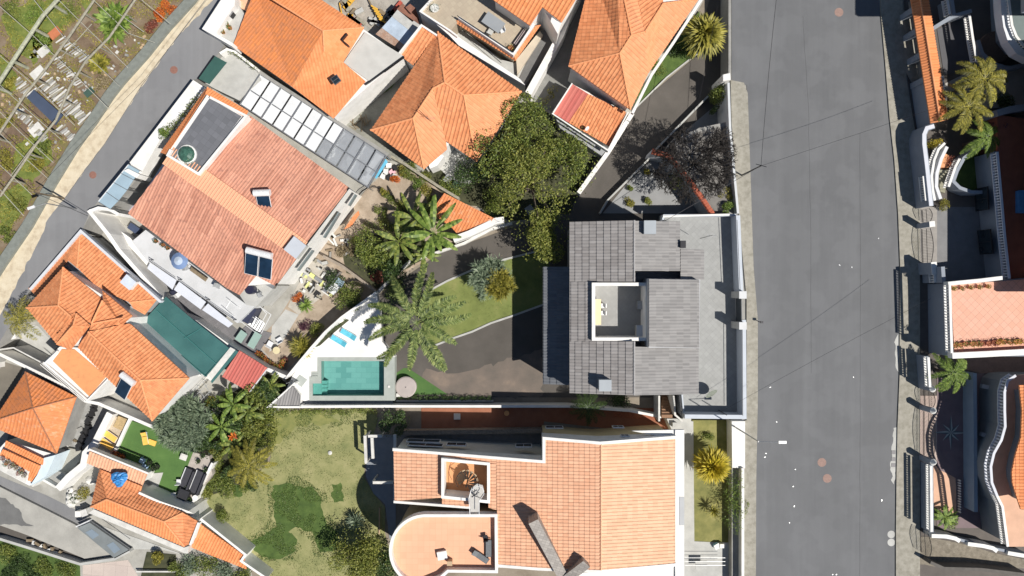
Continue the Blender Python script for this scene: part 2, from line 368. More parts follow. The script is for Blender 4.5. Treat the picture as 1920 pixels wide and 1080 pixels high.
def palm(name,label,x,y,L,h,mat,z0=0,nf=18,nl=34,ll=.75,lw=.07,droop=.55,seed=1,rise=.35,plume=.6,group=None,trunk=.2,cat="palm tree",a0=0):
    rnd=random.Random(seed); c=P(x,y,z0+h); t=thing(name,label,cat,(c.x,c.y,z0),group); tr=MB(); cr=MB()
    for i in range(8): tr.tube((c.x,c.y,z0+(h-.1)*i/8),(c.x,c.y,z0+(h-.1)*(i+1)/8),trunk*(1.15-.03*i),trunk*(1.0-.03*i),10)
    for i in range(nf):
        a=a0+i*2*PI/nf+rnd.uniform(-.14,.14); lay=rnd.random(); LL=L*rnd.uniform(.82,1.06); ri=rise*(.4+1.6*lay); dr=droop*rnd.uniform(.8,1.2)+.3*lay; bend=rnd.uniform(-.25,.25)
        pts=[]
        for k in range(nl+1):
            s=k/nl; aa=a+bend*s*s; pts.append(c+Vector((math.cos(aa)*LL*s*(1-.12*s*lay),math.sin(aa)*LL*s*(1-.12*s*lay),ri*LL*s-dr*LL*s*s)))
        for k in range(0,nl,3): cr.tube(pts[k],pts[min(nl,k+3)],.035*(1-k/nl)+.008,n=4,cap=False)
        for k in range(int(nl*.12),nl):
            d=(pts[k+1]-pts[k]).normalized(); sd=Vector((-d.y,d.x,0)).normalized(); s=k/nl; l=ll*(math.sin(PI*(.12+.83*s))**.7)
            for sg in (-1,1):
                for rep in (0,1):
                    tz=rnd.uniform(-plume,plume*.8); dd=(sd*sg*1.0+d*rnd.uniform(.45,.9)+Vector((0,0,tz))).normalized(); q=pts[k].lerp(pts[k+1],rnd.random())
                    e=q+dd*l*rnd.uniform(.75,1.1)-Vector((0,0,l*.12)); m_=q.lerp(e,.4)+Vector((0,0,.02)); nn=d*lw*.5
                    cr.face([q,m_+nn,e,m_-nn])
    tr.build("trunk",BARK,t); cr.build("crown",mat,t); return t
def banana(name,label,x,y,L,h,mat,z0=0,n=11,w=.55,seed=1,group=None,cat="banana plant",droop=.5):
    rnd=random.Random(seed); c=P(x,y,z0+h); t=thing(name,label,cat,(c.x,c.y,z0),group); tr=MB(); cr=MB(); tr.tube((c.x,c.y,z0),c,.13,.08,8)
    for i in range(n):
        a=i*2*PI/n*1.0+rnd.uniform(-.3,.3); el=R(rnd.uniform(5,45)); d=Vector((math.cos(a)*math.cos(el),math.sin(a)*math.cos(el),math.sin(el)))
        LL=L*rnd.uniform(.75,1.1); sd=Vector((-math.sin(a),math.cos(a),0)); pts=[]
        K=14
        for k in range(K+1):
            s=k/K; pts.append(c+d*LL*s-Vector((0,0,droop*LL*s*s)))
        cr.tube(pts[0],pts[3],.035,.025,5,False)
        for k in range(2,K):
            s=k/K; s2=(k+1)/K; w1=w*.5*math.sin(PI*min(.98,(s-.08)/.95))**.6; w2=w*.5*max(.02,math.sin(PI*min(.98,(s2-.08)/.95)))**.6
            for sg in (-1,1):
                g=rnd.uniform(.86,1); dz=-.25
                A=pts[k];B=pts[k+1]; cr.face([A,B.lerp(A,.0),B.lerp(A,1-g)+sd*sg*w2+Vector((0,0,dz*w2)),A+sd*sg*w1+Vector((0,0,dz*w1))])
    tr.build("stem",plain("banana_stem",(.16,.17,.07),.3,4,.8),t); cr.build("leaves",mat,t); return t
def bare_tree(name,label,x,y,rc,h,z0=0,seed=1,n0=7,depth=5,mat=None,group=None,sy=1,ang=0):
    rnd=random.Random(seed); c=P(x,y,z0+h*.8); t=thing(name,label,"bare tree",(c.x,c.y,z0),group); tr=MB(); cr=MB(); k=Vector((c.x,c.y,z0+h*.28)); tr.tube((c.x,c.y,z0),k,.17,.13,8)
    def grow(p_,d,L,r,lv):
        e=p_+d*L; (tr if lv<2 else cr).tube(p_,e,r,r*.72,5 if lv<2 else 3,False)
        if lv>=depth: return
        for i in range(rnd.choice((2,3,3))):
            nd=(d+Vector((rnd.gauss(0,.5),rnd.gauss(0,.5),rnd.gauss(.05,.28)))).normalized(); grow(e,nd,L*rnd.uniform(.66,.86),max(.026,r*.64),lv+1)
    for i in range(n0):
        a=i*2*PI/n0+rnd.uniform(-.3,.3); d=Matrix.Rotation(ang,3,'Z')@Vector((math.cos(a),math.sin(a)*sy,rnd.uniform(.35,1.0))); grow(k,d.normalized(),rc*.33,.085,1)
    tr.build("trunk",mat or BARKG,t); cr.build("branches",mat or BARKG,t); return t
def hedge(name,label,pts,z0,h,w,mat,n=160,size=.13,seed=1,cat="hedge",group=None):
    rnd=random.Random(seed); q=px(pts,z0+h*.5); t=thing(name,label,cat,(q[0].x,q[0].y,z0),group); fo=MB(); st=MB()
    for a,b in zip(q,q[1:]):
        L=(b-a).length; k=max(1,int(L/.35)); sd=Vector((-(b-a).y,(b-a).x,0)).normalized()
        for i in range(k):
            c=a.lerp(b,(i+rnd.random())/k)+sd*rnd.uniform(-.2,.2)*w; cloud(fo,c,w*.5*rnd.uniform(.75,1.2),n//3,size,rnd,h/w*.9,.4); st.tube((c.x,c.y,z0),c,.02,.012,4)
    st.build("stem",BARK,t); fo.build("foliage",mat,t); return t
def tufts(name,region,z,n,mat,rnd,size=.12,zz=.08):   # ground cover: one object
    mb=MB(); q=px(region,z); x0=min(p.x for p in q);x1=max(p.x for p in q);y0=min(p.y for p in q);y1=max(p.y for p in q); k=0
    def ins(x,y):
        c=False;m=len(q)
        for i in range(m):
            a,b=q[i],q[i-1]
            if (a.y>y)!=(b.y>y) and x<(b.x-a.x)*(y-a.y)/(b.y-a.y)+a.x: c=not c
        return c
    for _ in range(n*3):
        x=rnd.uniform(x0,x1); y=rnd.uniform(y0,y1)
        if ins(x,y) and mnoise.noise(Vector((x*.6,y*.6,3)))>-.15:
            leaf(mb,Vector((x,y,z+rnd.uniform(.01,zz))),0,size,rnd,1.2); k+=1
            if k>=n: break
    o=mb.build(name,mat); return tag(o,None,None,None,'stuff')
# ---------------- street and garden furniture builders
def balustrade(label,pts,z0,h=.95,sp=.30,r=.075,mat=None,group=None,pier=True,name="balustrade",ref=None,maxb=95):
    """pts: picture points of the top rail"""
    m=mat or WHITE; zt=z0+h; q=px(pts,zt); t=thing(name,label,"balustrade",(q[0].x,q[0].y,z0),group)
    rail=MB(); rail.strip(q,.26,zt-.1,zt); rail.build("top_rail",m,t)
    rail=MB(); rail.strip(q,.24,z0,z0+.1); rail.build("bottom_rail",m,t)
    bm=MB(); bm.lathe((0,0,z0+.1),[(r*.8,0),(r*.8,.06),(r*.45,.1),(r,.3),(r*.55,.52),(r*.4,.62),(r*.8,h-.27),(r*.8,h-.2)],8)
    me=None; L=sum((b-a).length for a,b in zip(q,q[1:])); n=int(L/sp)
    if n>maxb: sp=L/maxb
    d=sp/2; acc=0
    for a,b in zip(q,q[1:]):
        l=(b-a).length
        while d<acc+l:
            p_=a.lerp(b,(d-acc)/l)
            if me is None: o=bm.build("baluster",m,None,False); me=o.data; o.parent=t
            else: o=bpy.data.objects.new("baluster",me); COL.objects.link(o); o.parent=t
            o.location=Vector((p_.x,p_.y,0))-wl(t); d+=sp
        acc+=l
    return t
def solar(label,x,y,z,rz,npan=1,tilt=25,group="solar water heaters on roofs"):
    c=P(x,y,z); t=thing("solar_water_heater",label,"solar heater",c,group,rz); M=Matrix.Identity(4)
    for i in range(npan):
        ox=(i-(npan-1)/2)*1.5; a=MB(); a.box((ox,-.75,.30),(1.42,2.5,.09),rx=R(tilt)); o=a.build("panel_frame",WHITEM,t,local=True)
        g=MB(); g.box((ox,-.76,.305+.012),(1.32,2.4,.09),rx=R(tilt)); g.build("panel_glass",SOLAR,o,local=True)
    k=MB(); k.tube((-.85*max(1,npan*.8),.62,1.0),(.85*max(1,npan*.8),.62,1.0),.36,n=16); k.build("tank",WHITEM,t,True,local=True)
    s=MB()
    for sx in (-.5,.5):
        s.tube((sx,.5,0),(sx,.5,.8),.025); s.tube((sx,-1.35,0),(sx,.5,.75),.025)
    s.build("stand",STEEL,t,local=True); return t
def lounger(label,x,y,z,rz,mat,frame,group=None,recl=22,L=1.95,wd=.66,name="sun_lounger"):
    c=P(x,y,z+.35); t=thing(name,label,"sun lounger",(c.x,c.y,z),group,rz)
    f=MB(); f.box((0,wd/2-.03,.28),(L,.05,.06)); f.box((0,-wd/2+.03,.28),(L,.05,.06)); f.box((-L/2+.03,0,.28),(.05,wd,.06)); f.box((L/2-.03,0,.28),(.05,wd,.06)); f.build("frame",frame,t,local=True)
    for sx in (-.8,.8):
        for sy in (-1,1): l=MB(); l.tube((sx*L/2,sy*(wd/2-.04),0),(sx*L/2,sy*(wd/2-.04),.27),.025); l.build("leg",frame,t,local=True)
    s=MB(); s.box((-.28,0,.335),(L*.66,wd-.08,.06)); s.build("seat",mat,t,local=True)
    b=MB(); b.box((L*.34,0,.335+math.sin(R(recl))*L*.16),(L*.34,wd-.08,.06),ry=-R(recl)); b.build("backrest",mat,t,local=True); return t
def chair(label,x,y,z,rz,mat,group=None,w_=.5,name="chair",cat="chair"):
    c=P(x,y,z+.45); t=thing(name,label,cat,(c.x,c.y,z),group,rz); s=MB(); s.box((0,0,.43),(w_,w_,.06)); s.build("seat",mat,t,local=True)
    b=MB(); b.box((-w_/2,0,.68),(.06,w_,.45),ry=-R(10)); b.build("backrest",mat,t,local=True)
    for sx in (-1,1):
        for sy in (-1,1): l=MB(); l.tube((sx*w_*.42,sy*w_*.42,0),(sx*w_*.42,sy*w_*.42,.42),.02); l.build("leg",mat,t,local=True)
    return t
def table(label,x,y,z,rz,lx,ly,mat,lm=None,rnd_=False,group=None,h=.74,name="table"):
    c=P(x,y,z+h); t=thing(name,label,"table",(c.x,c.y,z),group,rz); s=MB()
    if rnd_: s.lathe((0,0,0),[(lx/2,h-.04),(lx/2,h)],20)
    else: s.box((0,0,h-.02),(lx,ly,.05))
    s.build("tabletop",mat,t,local=True)
    for sx in (-1,1):
        for sy in (-1,1): l=MB(); l.tube((sx*lx*.36,sy*ly*.36,0),(sx*lx*.4,sy*ly*.4,h-.04),.025); l.build("leg",lm or DARKM,t,local=True)
    return t
def pot(label,x,y,r,z,mat=None,leafm=None,group=None,seed=1,h=.4,lr=None,spk=False):
    c=P(x,y,z+h); t=thing("potted_plant",label,"potted plant",(c.x,c.y,z),group); p_=MB(); p_.lathe((0,0,0),[(r*.7,0),(r,h),(r*1.08,h),(r*1.08,h-.05)],12); p_.build("pot",mat or TERRA,t,local=True)
    rnd=random.Random(seed); f=MB(); lr=lr or r*1.5
    if spk: rosette(f,Vector((0,0,h)),lr,30,.05,rnd,10,85,.3)
    else: cloud(f,Vector((0,0,h+lr*.5)),lr,90,.13,rnd)
    f.build("foliage",leafm or F_MED,t,local=True); return t
def parasol(label,x,y,z,r,mat,h=2.3,rz=0,panels=8,cat="parasol",c2=None):
    c=P(x,y,z+h); t=thing("parasol",label,cat,(c.x,c.y,z),None,rz); k=MB(); n=panels
    k.lathe((0,0,0),[(r,h-.42),(r*.5,h-.17),(.02,h)],n); o=k.build("canopy",mat,t,local=True)
    if c2: q=MB(); q.lathe((0,0,.012),[(r*.5,h-.17),(.02,h)],n); q.build("vent",c2,o,local=True)
    s=MB(); s.tube((0,0,0),(0,0,h+.08),.025); s.build("pole",STEEL,t,local=True); return t
def box_thing(name,label,cat,x,y,z,d,rz,mat,top=None,group=None,lid=True):
    c=P(x,y,z+d[2]); t=thing(name,label,cat,(c.x,c.y,z),group,rz); b=MB(); b.box((0,0,d[2]/2-.02),(d[0],d[1],d[2]-.04)); b.build("body",mat,t,local=True)
    if lid: l=MB(); l.box((0,0,d[2]-.02),(d[0]+.06,d[1]+.06,.05)); l.build("lid",top or mat,t,local=True)
    return t
def skylight(label,x,y,z,d,rz,tilt=0,tdir=0):
    c=P(x,y,z); t=thing("roof_window",label,"skylight",c,None,rz); f=MB(); f.box((0,0,.05),(d[0],d[1],.16),rx=tilt); f.build("frame",metal("window_metal",(.25,.25,.26),.5),t,local=True)
    g=MB()
    for s in (-1,1): g.box((s*d[0]*.235,0,.07),(d[0]*.4,d[1]*.82,.16),rx=tilt)
    g.build("pane",GLASSD,t,local=True); return t
def manhole(label,x,y,z,r=.4,mat=None):
    c=P(x,y,z); t=MB(); t.lathe((c.x,c.y,z-.02),[(r*1.18,0),(r*1.18,.027),(r,.03),(r,.026),(.01,.033)],24); o=t.build("manhole_cover",mat or plain("rusty_iron",(.26,.13,.10),.2,5,.8)); return tag(o,label,"manhole cover","manhole covers in the roads")
def lamp(label,x,y,z,h,dx,dy,arm=1.8):   # x,y: picture point of the lantern
    c=P(x,y,z+h); t=thing("street_lamp",label,"street lamp",(c.x-dx*arm,c.y-dy*arm,z)); p_=MB(); p_.tube((0,0,0),(0,0,h),.09,.05,10); p_.build("pole",STEEL,t,local=True)
    a=MB(); a.tube((0,0,h),(dx*arm*.8,dy*arm*.8,h+.25),.035,n=8); a.build("arm",STEEL,t,local=True)
    l=MB(); l.box((dx*arm,dy*arm,h+.27),(.75,.26,.14),rz=math.atan2(dy,dx)); l.build("lantern",WHITEM,t,local=True); return t
def antenna(label,x,y,z,h,tilt=(0,0)):
    c=P(x,y,z); t=thing("antenna",label,"antenna",(c.x,c.y,z)); p_=MB(); p_.tube((0,0,0),(tilt[0],tilt[1],h),.03,n=6); p_.build("mast",DARKM,t,local=True)
    e=MB(); e.tube((-.5,0,h-.2),(.5,0,h-.2),.012)
    for i in range(7): e.tube((-.45+i*.15,-.22,h-.2),(-.45+i*.15,.22,h-.2),.008,n=4)
    e.build("elements",STEEL,t,local=True); return t
def dish(label,x,y,z,r=.4,rz=0,mat=None,h=.5):
    c=P(x,y,z+h); t=thing("satellite_dish",label,"satellite dish",(c.x,c.y,z),None,rz); M=Matrix.Translation((0,0,h))@Matrix.Rotation(R(55),4,'X')
    d=MB(); d.lathe((0,0,0),[(.02,0),(r*.6,.03),(r,.10)],18,M); d.build("reflector",mat or WHITEM,t,local=True)
    s=MB(); s.tube((0,0,0),(0,0,h),.03); s.tube((0,0,h),M@Vector((0,0,.45)),.012); s.build("mount",STEEL,t,local=True); return t
def wire(label,A,B,sag=.4,r=.02,mat=None):
    return line_path("power_line",label,"wire",[A.lerp(B,i/12)-Vector((0,0,sag*4*(i/12)*(1-i/12))) for i in range(13)],r,mat or DARKM)
def line_path(name,label,cat,pts,r,mat,group=None):
    mb=MB(); mb.path(pts,r,5); return tag(mb.build(name,mat),label,cat,group)
# ---------------- ground, roads, paths
def wob(pts,amp=4,step=9,seed=0):
    out=[];n=len(pts)
    for i in range(n):
        a,b=pts[i],pts[(i+1)%n]; L=math.hypot(b[0]-a[0],b[1]-a[1]); k=max(1,int(L/step))
        for j in range(k):
            x=a[0]+(b[0]-a[0])*j/k; y=a[1]+(b[1]-a[1])*j/k
            out.append((x+amp*mnoise.noise(Vector((x*.09,y*.09,seed))),y+amp*mnoise.noise(Vector((x*.09,y*.09,seed+9)))))
    return out
G_BASE=ground_mix("dusty_ground",[(.3,(.20,.165,.125)),(.55,(.29,.25,.20)),(.8,(.36,.32,.27))],.35)
mb=MB(); mb.face([(-900,-900,-.05),(900,-900,-.05),(900,900,-.05),(-900,900,-.05)]); mb.build("ground",G_BASE)['kind']='structure'
def road_mat(key,c,streak_rot,warm=0.0):
    m,t,b=new_mat(key); p=pos(t); mp=N(t,"ShaderNodeMapping"); mp.inputs["Rotation"].default_value=(0,0,streak_rot); mp.inputs["Scale"].default_value=(1,.045,1); t.links.new(p,mp.inputs[0])
    s=noise(t,mp.outputs[0],.9,5,.6); f=noise(t,p,.12,6,.6); g=noise(t,p,30,3,.8)
    col=ramp(t,f,[(.3,sc3(c,.90)),(.7,sc3(c,1.10))]); col=mix(t,.75,col,ramp(t,s,[(.3,(.80,.80,.81)),(.7,(1,1,1))]),'MULTIPLY')
    col=mix(t,1,col,ramp(t,g,[(.3,(.88,.88,.88)),(.7,(1,1,1))]),'MULTIPLY'); h=noise(t,p,1.3,7,.7); col=mix(t,ramp(t,h,[(.60,(0,0,0)),(.8,(.25,)*3)]),col,sc3(c,.65)); h2=noise(t,p,.35,3,.5); col=mix(t,ramp(t,h2,[(.48,(0,0,0)),(.56,(.3,)*3)]),col,sc3(c,1.08)); h3=noise(t,mp.outputs[0],.28,2,.4); col=mix(t,ramp(t,h3,[(.52,(0,0,0)),(.60,(.35,)*3)]),col,sc3(c,.78))
    t.links.new(col,b.inputs["Base Color"]); b.inputs["Roughness"].default_value=.85; bump(t,b,g,.25,.01); return m
ASP=road_mat("street_asphalt",(.162,.166,.174),R(2)); ASP2=road_mat("lane_asphalt",(.24,.242,.25),R(-36)); DRV=ground_mix("driveway_asphalt",[(.3,(.085,.077,.068)),(.6,(.115,.103,.092)),(.85,(.15,.135,.12))],.25)
SAND=ground_mix("sandy_shoulder",[(.3,(.50,.41,.29)),(.5,(.66,.57,.42)),(.8,(.76,.68,.53))],1.3,fs=9); SIDE=ground_mix("pavement_concrete",[(.3,(.26,.245,.20)),(.55,(.36,.34,.29)),(.8,(.44,.42,.36))],1.8,fs=12)
level(4.0)
# ---- western lane, on ground 4 m above the yards
mb=MB(); mb.prism(px([(-900,-900),(440,-900),(440,-40),(425,0),(382,53),(420,84),(378,145),(362,150),(383,163),(300,262),(262,330),(206,395),(172,398),(150,437),(55,543),(0,625),(-80,745),(-900,745)],-.03),-4.03); mb.build("upper_terrace_ground",CONC)["kind"]="structure"
lane=[(388,-40),(385,0),(330,70),(265,160),(195,270),(150,330),(122,370),(90,410),(70,455),(27,540),(0,590),(-80,720),(-80,860),(0,640),(55,545),(150,440),(170,395),(245,303),(362,150),(378,145),(420,84),(382,53),(425,0),(440,-40)]
sheet("lane_road",lane,.0,ASP2)
sheet("sandy_verge",wob([(385,-40),(366,0),(320,50),(280,100),(236,150),(210,180),(182,228),(146,275),(103,345),(60,420),(30,467),(0,515),(-80,640),(-80,730),(0,592),(28,540),(75,447),(90,410),(122,370),(150,330),(197,268),(267,160),(332,70),(399,0),(415,-40)],3,7),.006,SAND)
mb=MB(); mb.strip(px([(376,-25),(356,0),(310,50),(270,100),(225,150),(203,178),(172,225),(138,272),(95,342),(50,422),(0,495),(-60,590)],.45),1.0,0); tag(mb.build("retaining_wall",plain("mossy_grey_concrete",(.20,.215,.195),.2,2,.9,.3)),"long grey concrete retaining wall between vegetable garden and sandy verge","wall")
line_path("kerb_line","thin dark gutter joint along the sandy edge of the lane","gutter",px([(385,0),(332,70),(266,160),(196,270),(151,330),(123,370)],.02),.03,DCONC)
manhole("round rusty manhole cover in the upper part of the lane",326,131,.01,.36); manhole("round rusty manhole cover in the lane beside the blue glass fence",174,328,.01,.34)
# ---- vegetable garden ground
G_GARD=ground_mix("garden_soil",[(.25,(.12,.15,.03)),(.38,(.22,.20,.07)),(.46,(.24,.17,.105)),(.62,(.30,.235,.165)),(.85,(.40,.34,.27))],.55,10,fs=14,fine=(.6,1.1))
sheet("garden_soil",[(-80,-40),(372,-40),(348,5),(262,105),(192,190),(130,275),(40,420),(0,480),(-80,600)],.004,G_GARD)
level(0)
# ---- paved base under the houses
G_CON=ground_mix("old_concrete_yard",[(.3,(.30,.29,.26)),(.55,(.40,.39,.355)),(.8,(.48,.47,.44))],.6)
sheet("concrete_yard",[(440,-40),(425,0),(382,53),(420,84),(378,145),(362,150),(245,303),(165,395),(150,437),(55,543),(0,625),(-80,760),(-80,1120),(480,1120),(465,1035),(380,950),(470,850),(520,780),(540,700),(720,520),(845,455),(960,420),(1090,300),(1140,280),(1200,200),(1320,0),(1340,-40)],.0,G_CON)
# ---- driveway
sheet("driveway",[(1345,-40),(1330,0),(1300,110),(1186,205),(1135,290),(1082,362),(1075,395),(965,425),(880,455),(840,465),(700,560),(712,600),(720,668),(740,700),(770,745),(1290,745),(1290,400),(1400,380),(1400,-40)],.006,DRV)
G_STN=ground_mix("worn_pink_paving",[(.3,(.13,.115,.10)),(.55,(.19,.155,.13)),(.8,(.33,.25,.19))],.3)
sheet("pink_paving",wob([(800,690),(850,702),(900,690),(1018,655),(1018,745),(835,742),(790,715)],8),.012,G_STN)
TURF=ground_mix("artificial_turf",[(.3,(.075,.16,.04)),(.6,(.10,.20,.05)),(.8,(.13,.24,.065))],.5,fs=40,fine=(.8,1.1)); TURF2=ground_mix("pool_side_turf",[(.3,(.06,.14,.035)),(.8,(.10,.19,.05))],.9,fs=40)
LAWN=ground_mix("driveway_lawn",[(.3,(.14,.17,.045)),(.5,(.21,.25,.07)),(.66,(.28,.29,.10)),(.85,(.38,.35,.16))],.35,9,fs=22,fine=(.7,1.1)); LAWND=ground_mix("dry_lawn",[(.3,(.20,.225,.085)),(.5,(.32,.32,.135)),(.68,(.42,.395,.19)),(.85,(.50,.45,.24))],.45,10,fs=20,fine=(.65,1.1))
LAWNG=ground_mix("lush_grass",[(.3,(.055,.10,.02)),(.55,(.09,.15,.03)),(.8,(.15,.21,.055))],1.2,9,fs=24,fine=(.6,1.1))
lawnA=[(806,548),(812,541),(838,527),(865,515),(900,500),(940,488),(962,480),(1018,468),(1030,468),(1030,566),(1018,572),(962,592),(920,606),(885,622),(850,634),(820,645),(790,640),(790,580)]
sheet("small_lawn",lawnA,.012,LAWN)
pwall("lawn_kerb",[(800,556),(812,541),(838,527),(865,515),(900,500),(940,488),(1018,468)],.12,0,.22,LGREY,None,label="pale kerb curving round the top of the small lawn",cat="kerb")
pwall("lawn_kerb",[(1022,570),(962,592),(920,606),(885,622),(850,634),(815,648)],.12,0,.22,LGREY,None,label="pale kerb along the lower edge of the small lawn by the driveway",cat="kerb")
sheet("turf_triangle",[(757,690),(765,690),(840,740),(742,740),(742,700)],.018,TURF2)
G_TERR=ground_mix("garden_path_dirt",[(.3,(.28,.22,.16)),(.55,(.42,.34,.26)),(.8,(.55,.47,.38))],.7)
sheet("terrace_garden_soil",[(480,640),(520,600),(600,470),(690,350),(740,310),(850,350),(930,420),(840,465),(700,545),(640,600),(530,700)],.005,G_TERR)
sheet("planted_soil",wob([(800,310),(870,290),(920,200),(1000,190),(1120,290),(1082,362),(1070,400),(960,415),(900,390),(840,370),(790,330)],4),.01,ground_mix("mulch",[(.3,(.03,.035,.015)),(.8,(.10,.10,.05))],1.2))
sheet("dark_soil",wob([(640,470),(700,440),(850,455),(735,520),(700,545),(650,510)],4),.011,MT["mulch"])
# ---- big lawn
lawnB=[(380,950),(400,925),(440,915),(505,870),(515,810),(520,772),(705,766),(708,790),(700,815),(685,818),(683,895),(700,925),(722,950),(722,1000),(738,1060),(740,1120),(500,1120),(470,1035),(435,1010)]
sheet("big_lawn",lawnB,.012,LAWND)
sheet("lush_grass_patch",wob([(510,912),(540,906),(558,914),(585,912),(602,935),(604,965),(630,1000),(640,1030),(600,1035),(585,1000),(560,988),(540,995),(557,1012),(552,1035),(520,1050),(480,1040),(468,1015),(500,998),(520,985),(513,950)],7,6),.018,LAWNG)
sheet("lush_grass_patch",wob([(622,908),(640,905),(645,940),(624,942)],6,5,3),.018,LAWNG); sheet("lush_grass_patch",wob([(434,910),(452,908),(455,930),(438,932)],6,5,3),.018,LAWNG)
sheet("lush_grass_patch",wob([(505,775),(600,768),(640,790),(560,800),(520,830),(500,850)],9,6,7),.016,ground_mix("half_green_grass",[(.3,(.14,.17,.05)),(.7,(.30,.29,.10))],.9,9,fs=20))
# ---- bottom left
sheet("grass_bank",[(-80,990),(0,1010),(60,1028),(150,1058),(152,1120),(-80,1120)],.02,LAWNG)
sheet("shaded_lane",[(-80,870),(0,893),(90,930),(160,965),(168,985),(150,990),(100,972),(0,912),(-80,890)],.012,ASP2)
sheet("shaded_lane",[(-80,1000),(-80,970),(0,985),(50,1000),(160,1045),(215,1045),(150,1058),(60,1028),(0,1010)],.014,DRV)
sheet("path_paving",[(155,1060),(240,1050),(262,1085),(262,1120),(155,1120)],.014,pavers("pink_path_slabs",(.50,.42,.38),(.55,.47,.42),(.35,.3,.27),1.4,R(5)))
# ---- street on the embankment (3 m above the yards)
ZS=3.0
mb=MB(); emb=[(1366,-200),(1366,60),(1366,160),(1366,228),(1310,240),(1262,262),(1246,284),(1292,332),(1344,402),(1372,402),(1372,1500),(9000,1500),(9000,-900),(1366,-900)]
mb.prism(px(emb,ZS-.05),-.04); mb.build("embankment",CONC)['kind']='structure'
st=[(1372,-60),(1372,150),(1400,160),(1406,350),(1411,500),(1419,600),(1419,750),(1416,900),(1415,1130),(1680,1130),(1680,1000),(1681,900),(1683,800),(1687,700),(1687,620),(1688,500),(1684,400),(1677,300),(1668,220),(1660,120),(1650,30),(1643,-60)]
sheet("street_road",st,ZS,ASP)
def pav(name,pts,label=None):
    mb=MB(); mb.prism(px(pts,ZS+.13),ZS-.04); o=mb.build(name,SIDE); o['kind']='structure'
pav("pavement",[(1370,150),(1395,155),(1402,175),(1408,350),(1413,500),(1421,600),(1421,750),(1418,900),(1417,1130),(1388,1130),(1392,790),(1400,788),(1400,560),(1385,400),(1372,230)])
pav("pavement",[(1650,-60),(1652,30),(1660,120),(1668,220),(1677,300),(1684,400),(1688,500),(1687,620),(1687,700),(1683,800),(1681,900),(1680,1000),(1680,1130),(1725,1130),(1725,300),(1700,150),(1690,-60)])
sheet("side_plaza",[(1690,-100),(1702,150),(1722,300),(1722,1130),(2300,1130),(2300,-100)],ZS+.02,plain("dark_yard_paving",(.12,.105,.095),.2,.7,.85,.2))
for l,x,y in (("faded pink manhole cover near the top of the wide street",1573,23),("upper of two close manhole covers low in the street",1541,867),("lower of two close manhole covers low in the street",1551,897)): manhole(l,x,y,ZS,.42,plain("faded_iron",(.30,.20,.17),.15,5,.85))
manhole("round pale cover in the gutter near the garden gate, upper one",1671,1002,ZS,.36,LGREY); manhole("round pale cover in the gutter near the garden gate, lower one",1671,1017,ZS,.36,LGREY)
for i,(x,y) in enumerate(((1491,880),(1487,912),(1489,949),(1600,707),(1456,791),(1444,726),(1647,447),(1597,501),(1574,497),(1561,1077),(1568,1077),(1653,938),(1480,980),(1436,850),(1434,857))):
    mb=MB(); c=P(x,y,ZS); mb.box(c+Vector((0,0,.02)),(.11+.04*(i%3),.09,.04),i*.7); o=mb.build("litter",WHITEM); tag(o,"small white scrap of litter lying on the street asphalt","litter","scraps of litter on the street")
for y in (848,861,872):
    mb=MB(); c=P(1675,y,ZS); mb.box(c+Vector((0,0,.01)),(.45,.42,.04)); o=mb.build("drain_cover",DARKM); tag(o,"small dark square drain cover in the street gutter","drain cover","drain covers in the gutter")
for i,pl_ in enumerate(([(1505,30),(1516,200),(1520,420),(1521,700)],[(1612,250),(1613,500),(1613,800),(1612,1080)])): line_path("tar_seam","thin dark tar joint number running along the street".replace(" number",""),"road joint",[P(a_[0]+(b_[0]-a_[0])*t_/9+1.6*mnoise.noise(Vector((i*7,(a_[1]+(b_[1]-a_[1])*t_/9)*.05,2))),a_[1]+(b_[1]-a_[1])*t_/9,ZS+.002) for a_,b_ in zip(pl_,pl_[1:]) for t_ in range(10)],.014,plain("tar",(.115,.117,.12),.2,2,.8),"tar joints of the street")
# pale worn stains in the gutter are painted cement spills
sheet("cement_patch",wob([(1674,800),(1683,805),(1682,850),(1677,908),(1670,900),(1672,850)],5,5),ZS+.006,LGREY)
sheet("cement_patch",wob([(1678,640),(1686,620),(1686,700),(1680,690)],4,5),ZS+.006,LGREY)
# ---- embankment surfaces
sheet("upper_yard_paving",[(1300,250),(1366,235),(1366,400),(1342,398),(1292,330),(1250,284)],ZS-.02,plain("dull_paving",(.19,.18,.17),.2,.8,.85,.2))
GP=pavers("grey_diagonal_paving",(.30,.305,.30),(.34,.345,.34),(.24,.24,.24),.5,R(45),1.0,.02,wear=.35)
G_EG=ground_mix("front_garden_grass",[(.3,(.15,.16,.05)),(.55,(.25,.24,.08)),(.8,(.36,.33,.14))],.8,9,fs=20)
# ================= buildings of the west side
# ---- smooth orange house with flat terrace (top left)
b=thing("orange_house","smooth bright orange roofed house with a grey flat terrace and long white side wall","house",P(580,120,0),"houses of the neighbourhood")
roof(b,[[(437,85,5),(548,163,5),(606,58,7),(430,-52,7),(478,-20,5.8)]],T_OLD,p=.34,amp=.02,step=.012,label="slightly faded west slope")
roof(b,[[(548,163,5),(625,222,5),(685,152,5),(643,116,5.5),(608,97,6.3),(606,58,7)],[(606,58,7),(682,52,5.5),(588,-10,5),(540,-40,5),(430,-52,7)],[(606,58,7),(608,97,6.3),(643,116,5.5),(682,52,5.5)]],T_OR2,[[(430,-52,7),(606,58,7)],[(606,58,7),(682,52,5.5)],[(606,58,7),(608,97,6.3)]],p=.34,amp=.02,step=.012)
walls(b,[(440,84),(625,220),(756,106),(682,54),(588,-6),(540,-40),(478,-20)],4.85,0,.05)
flat("flat_terrace",[(684,60),(757,105),(692,152),(644,117)],5.05,plain("terrace_screed",(.52,.51,.48),.1,.8,.85,.1),b,.3)
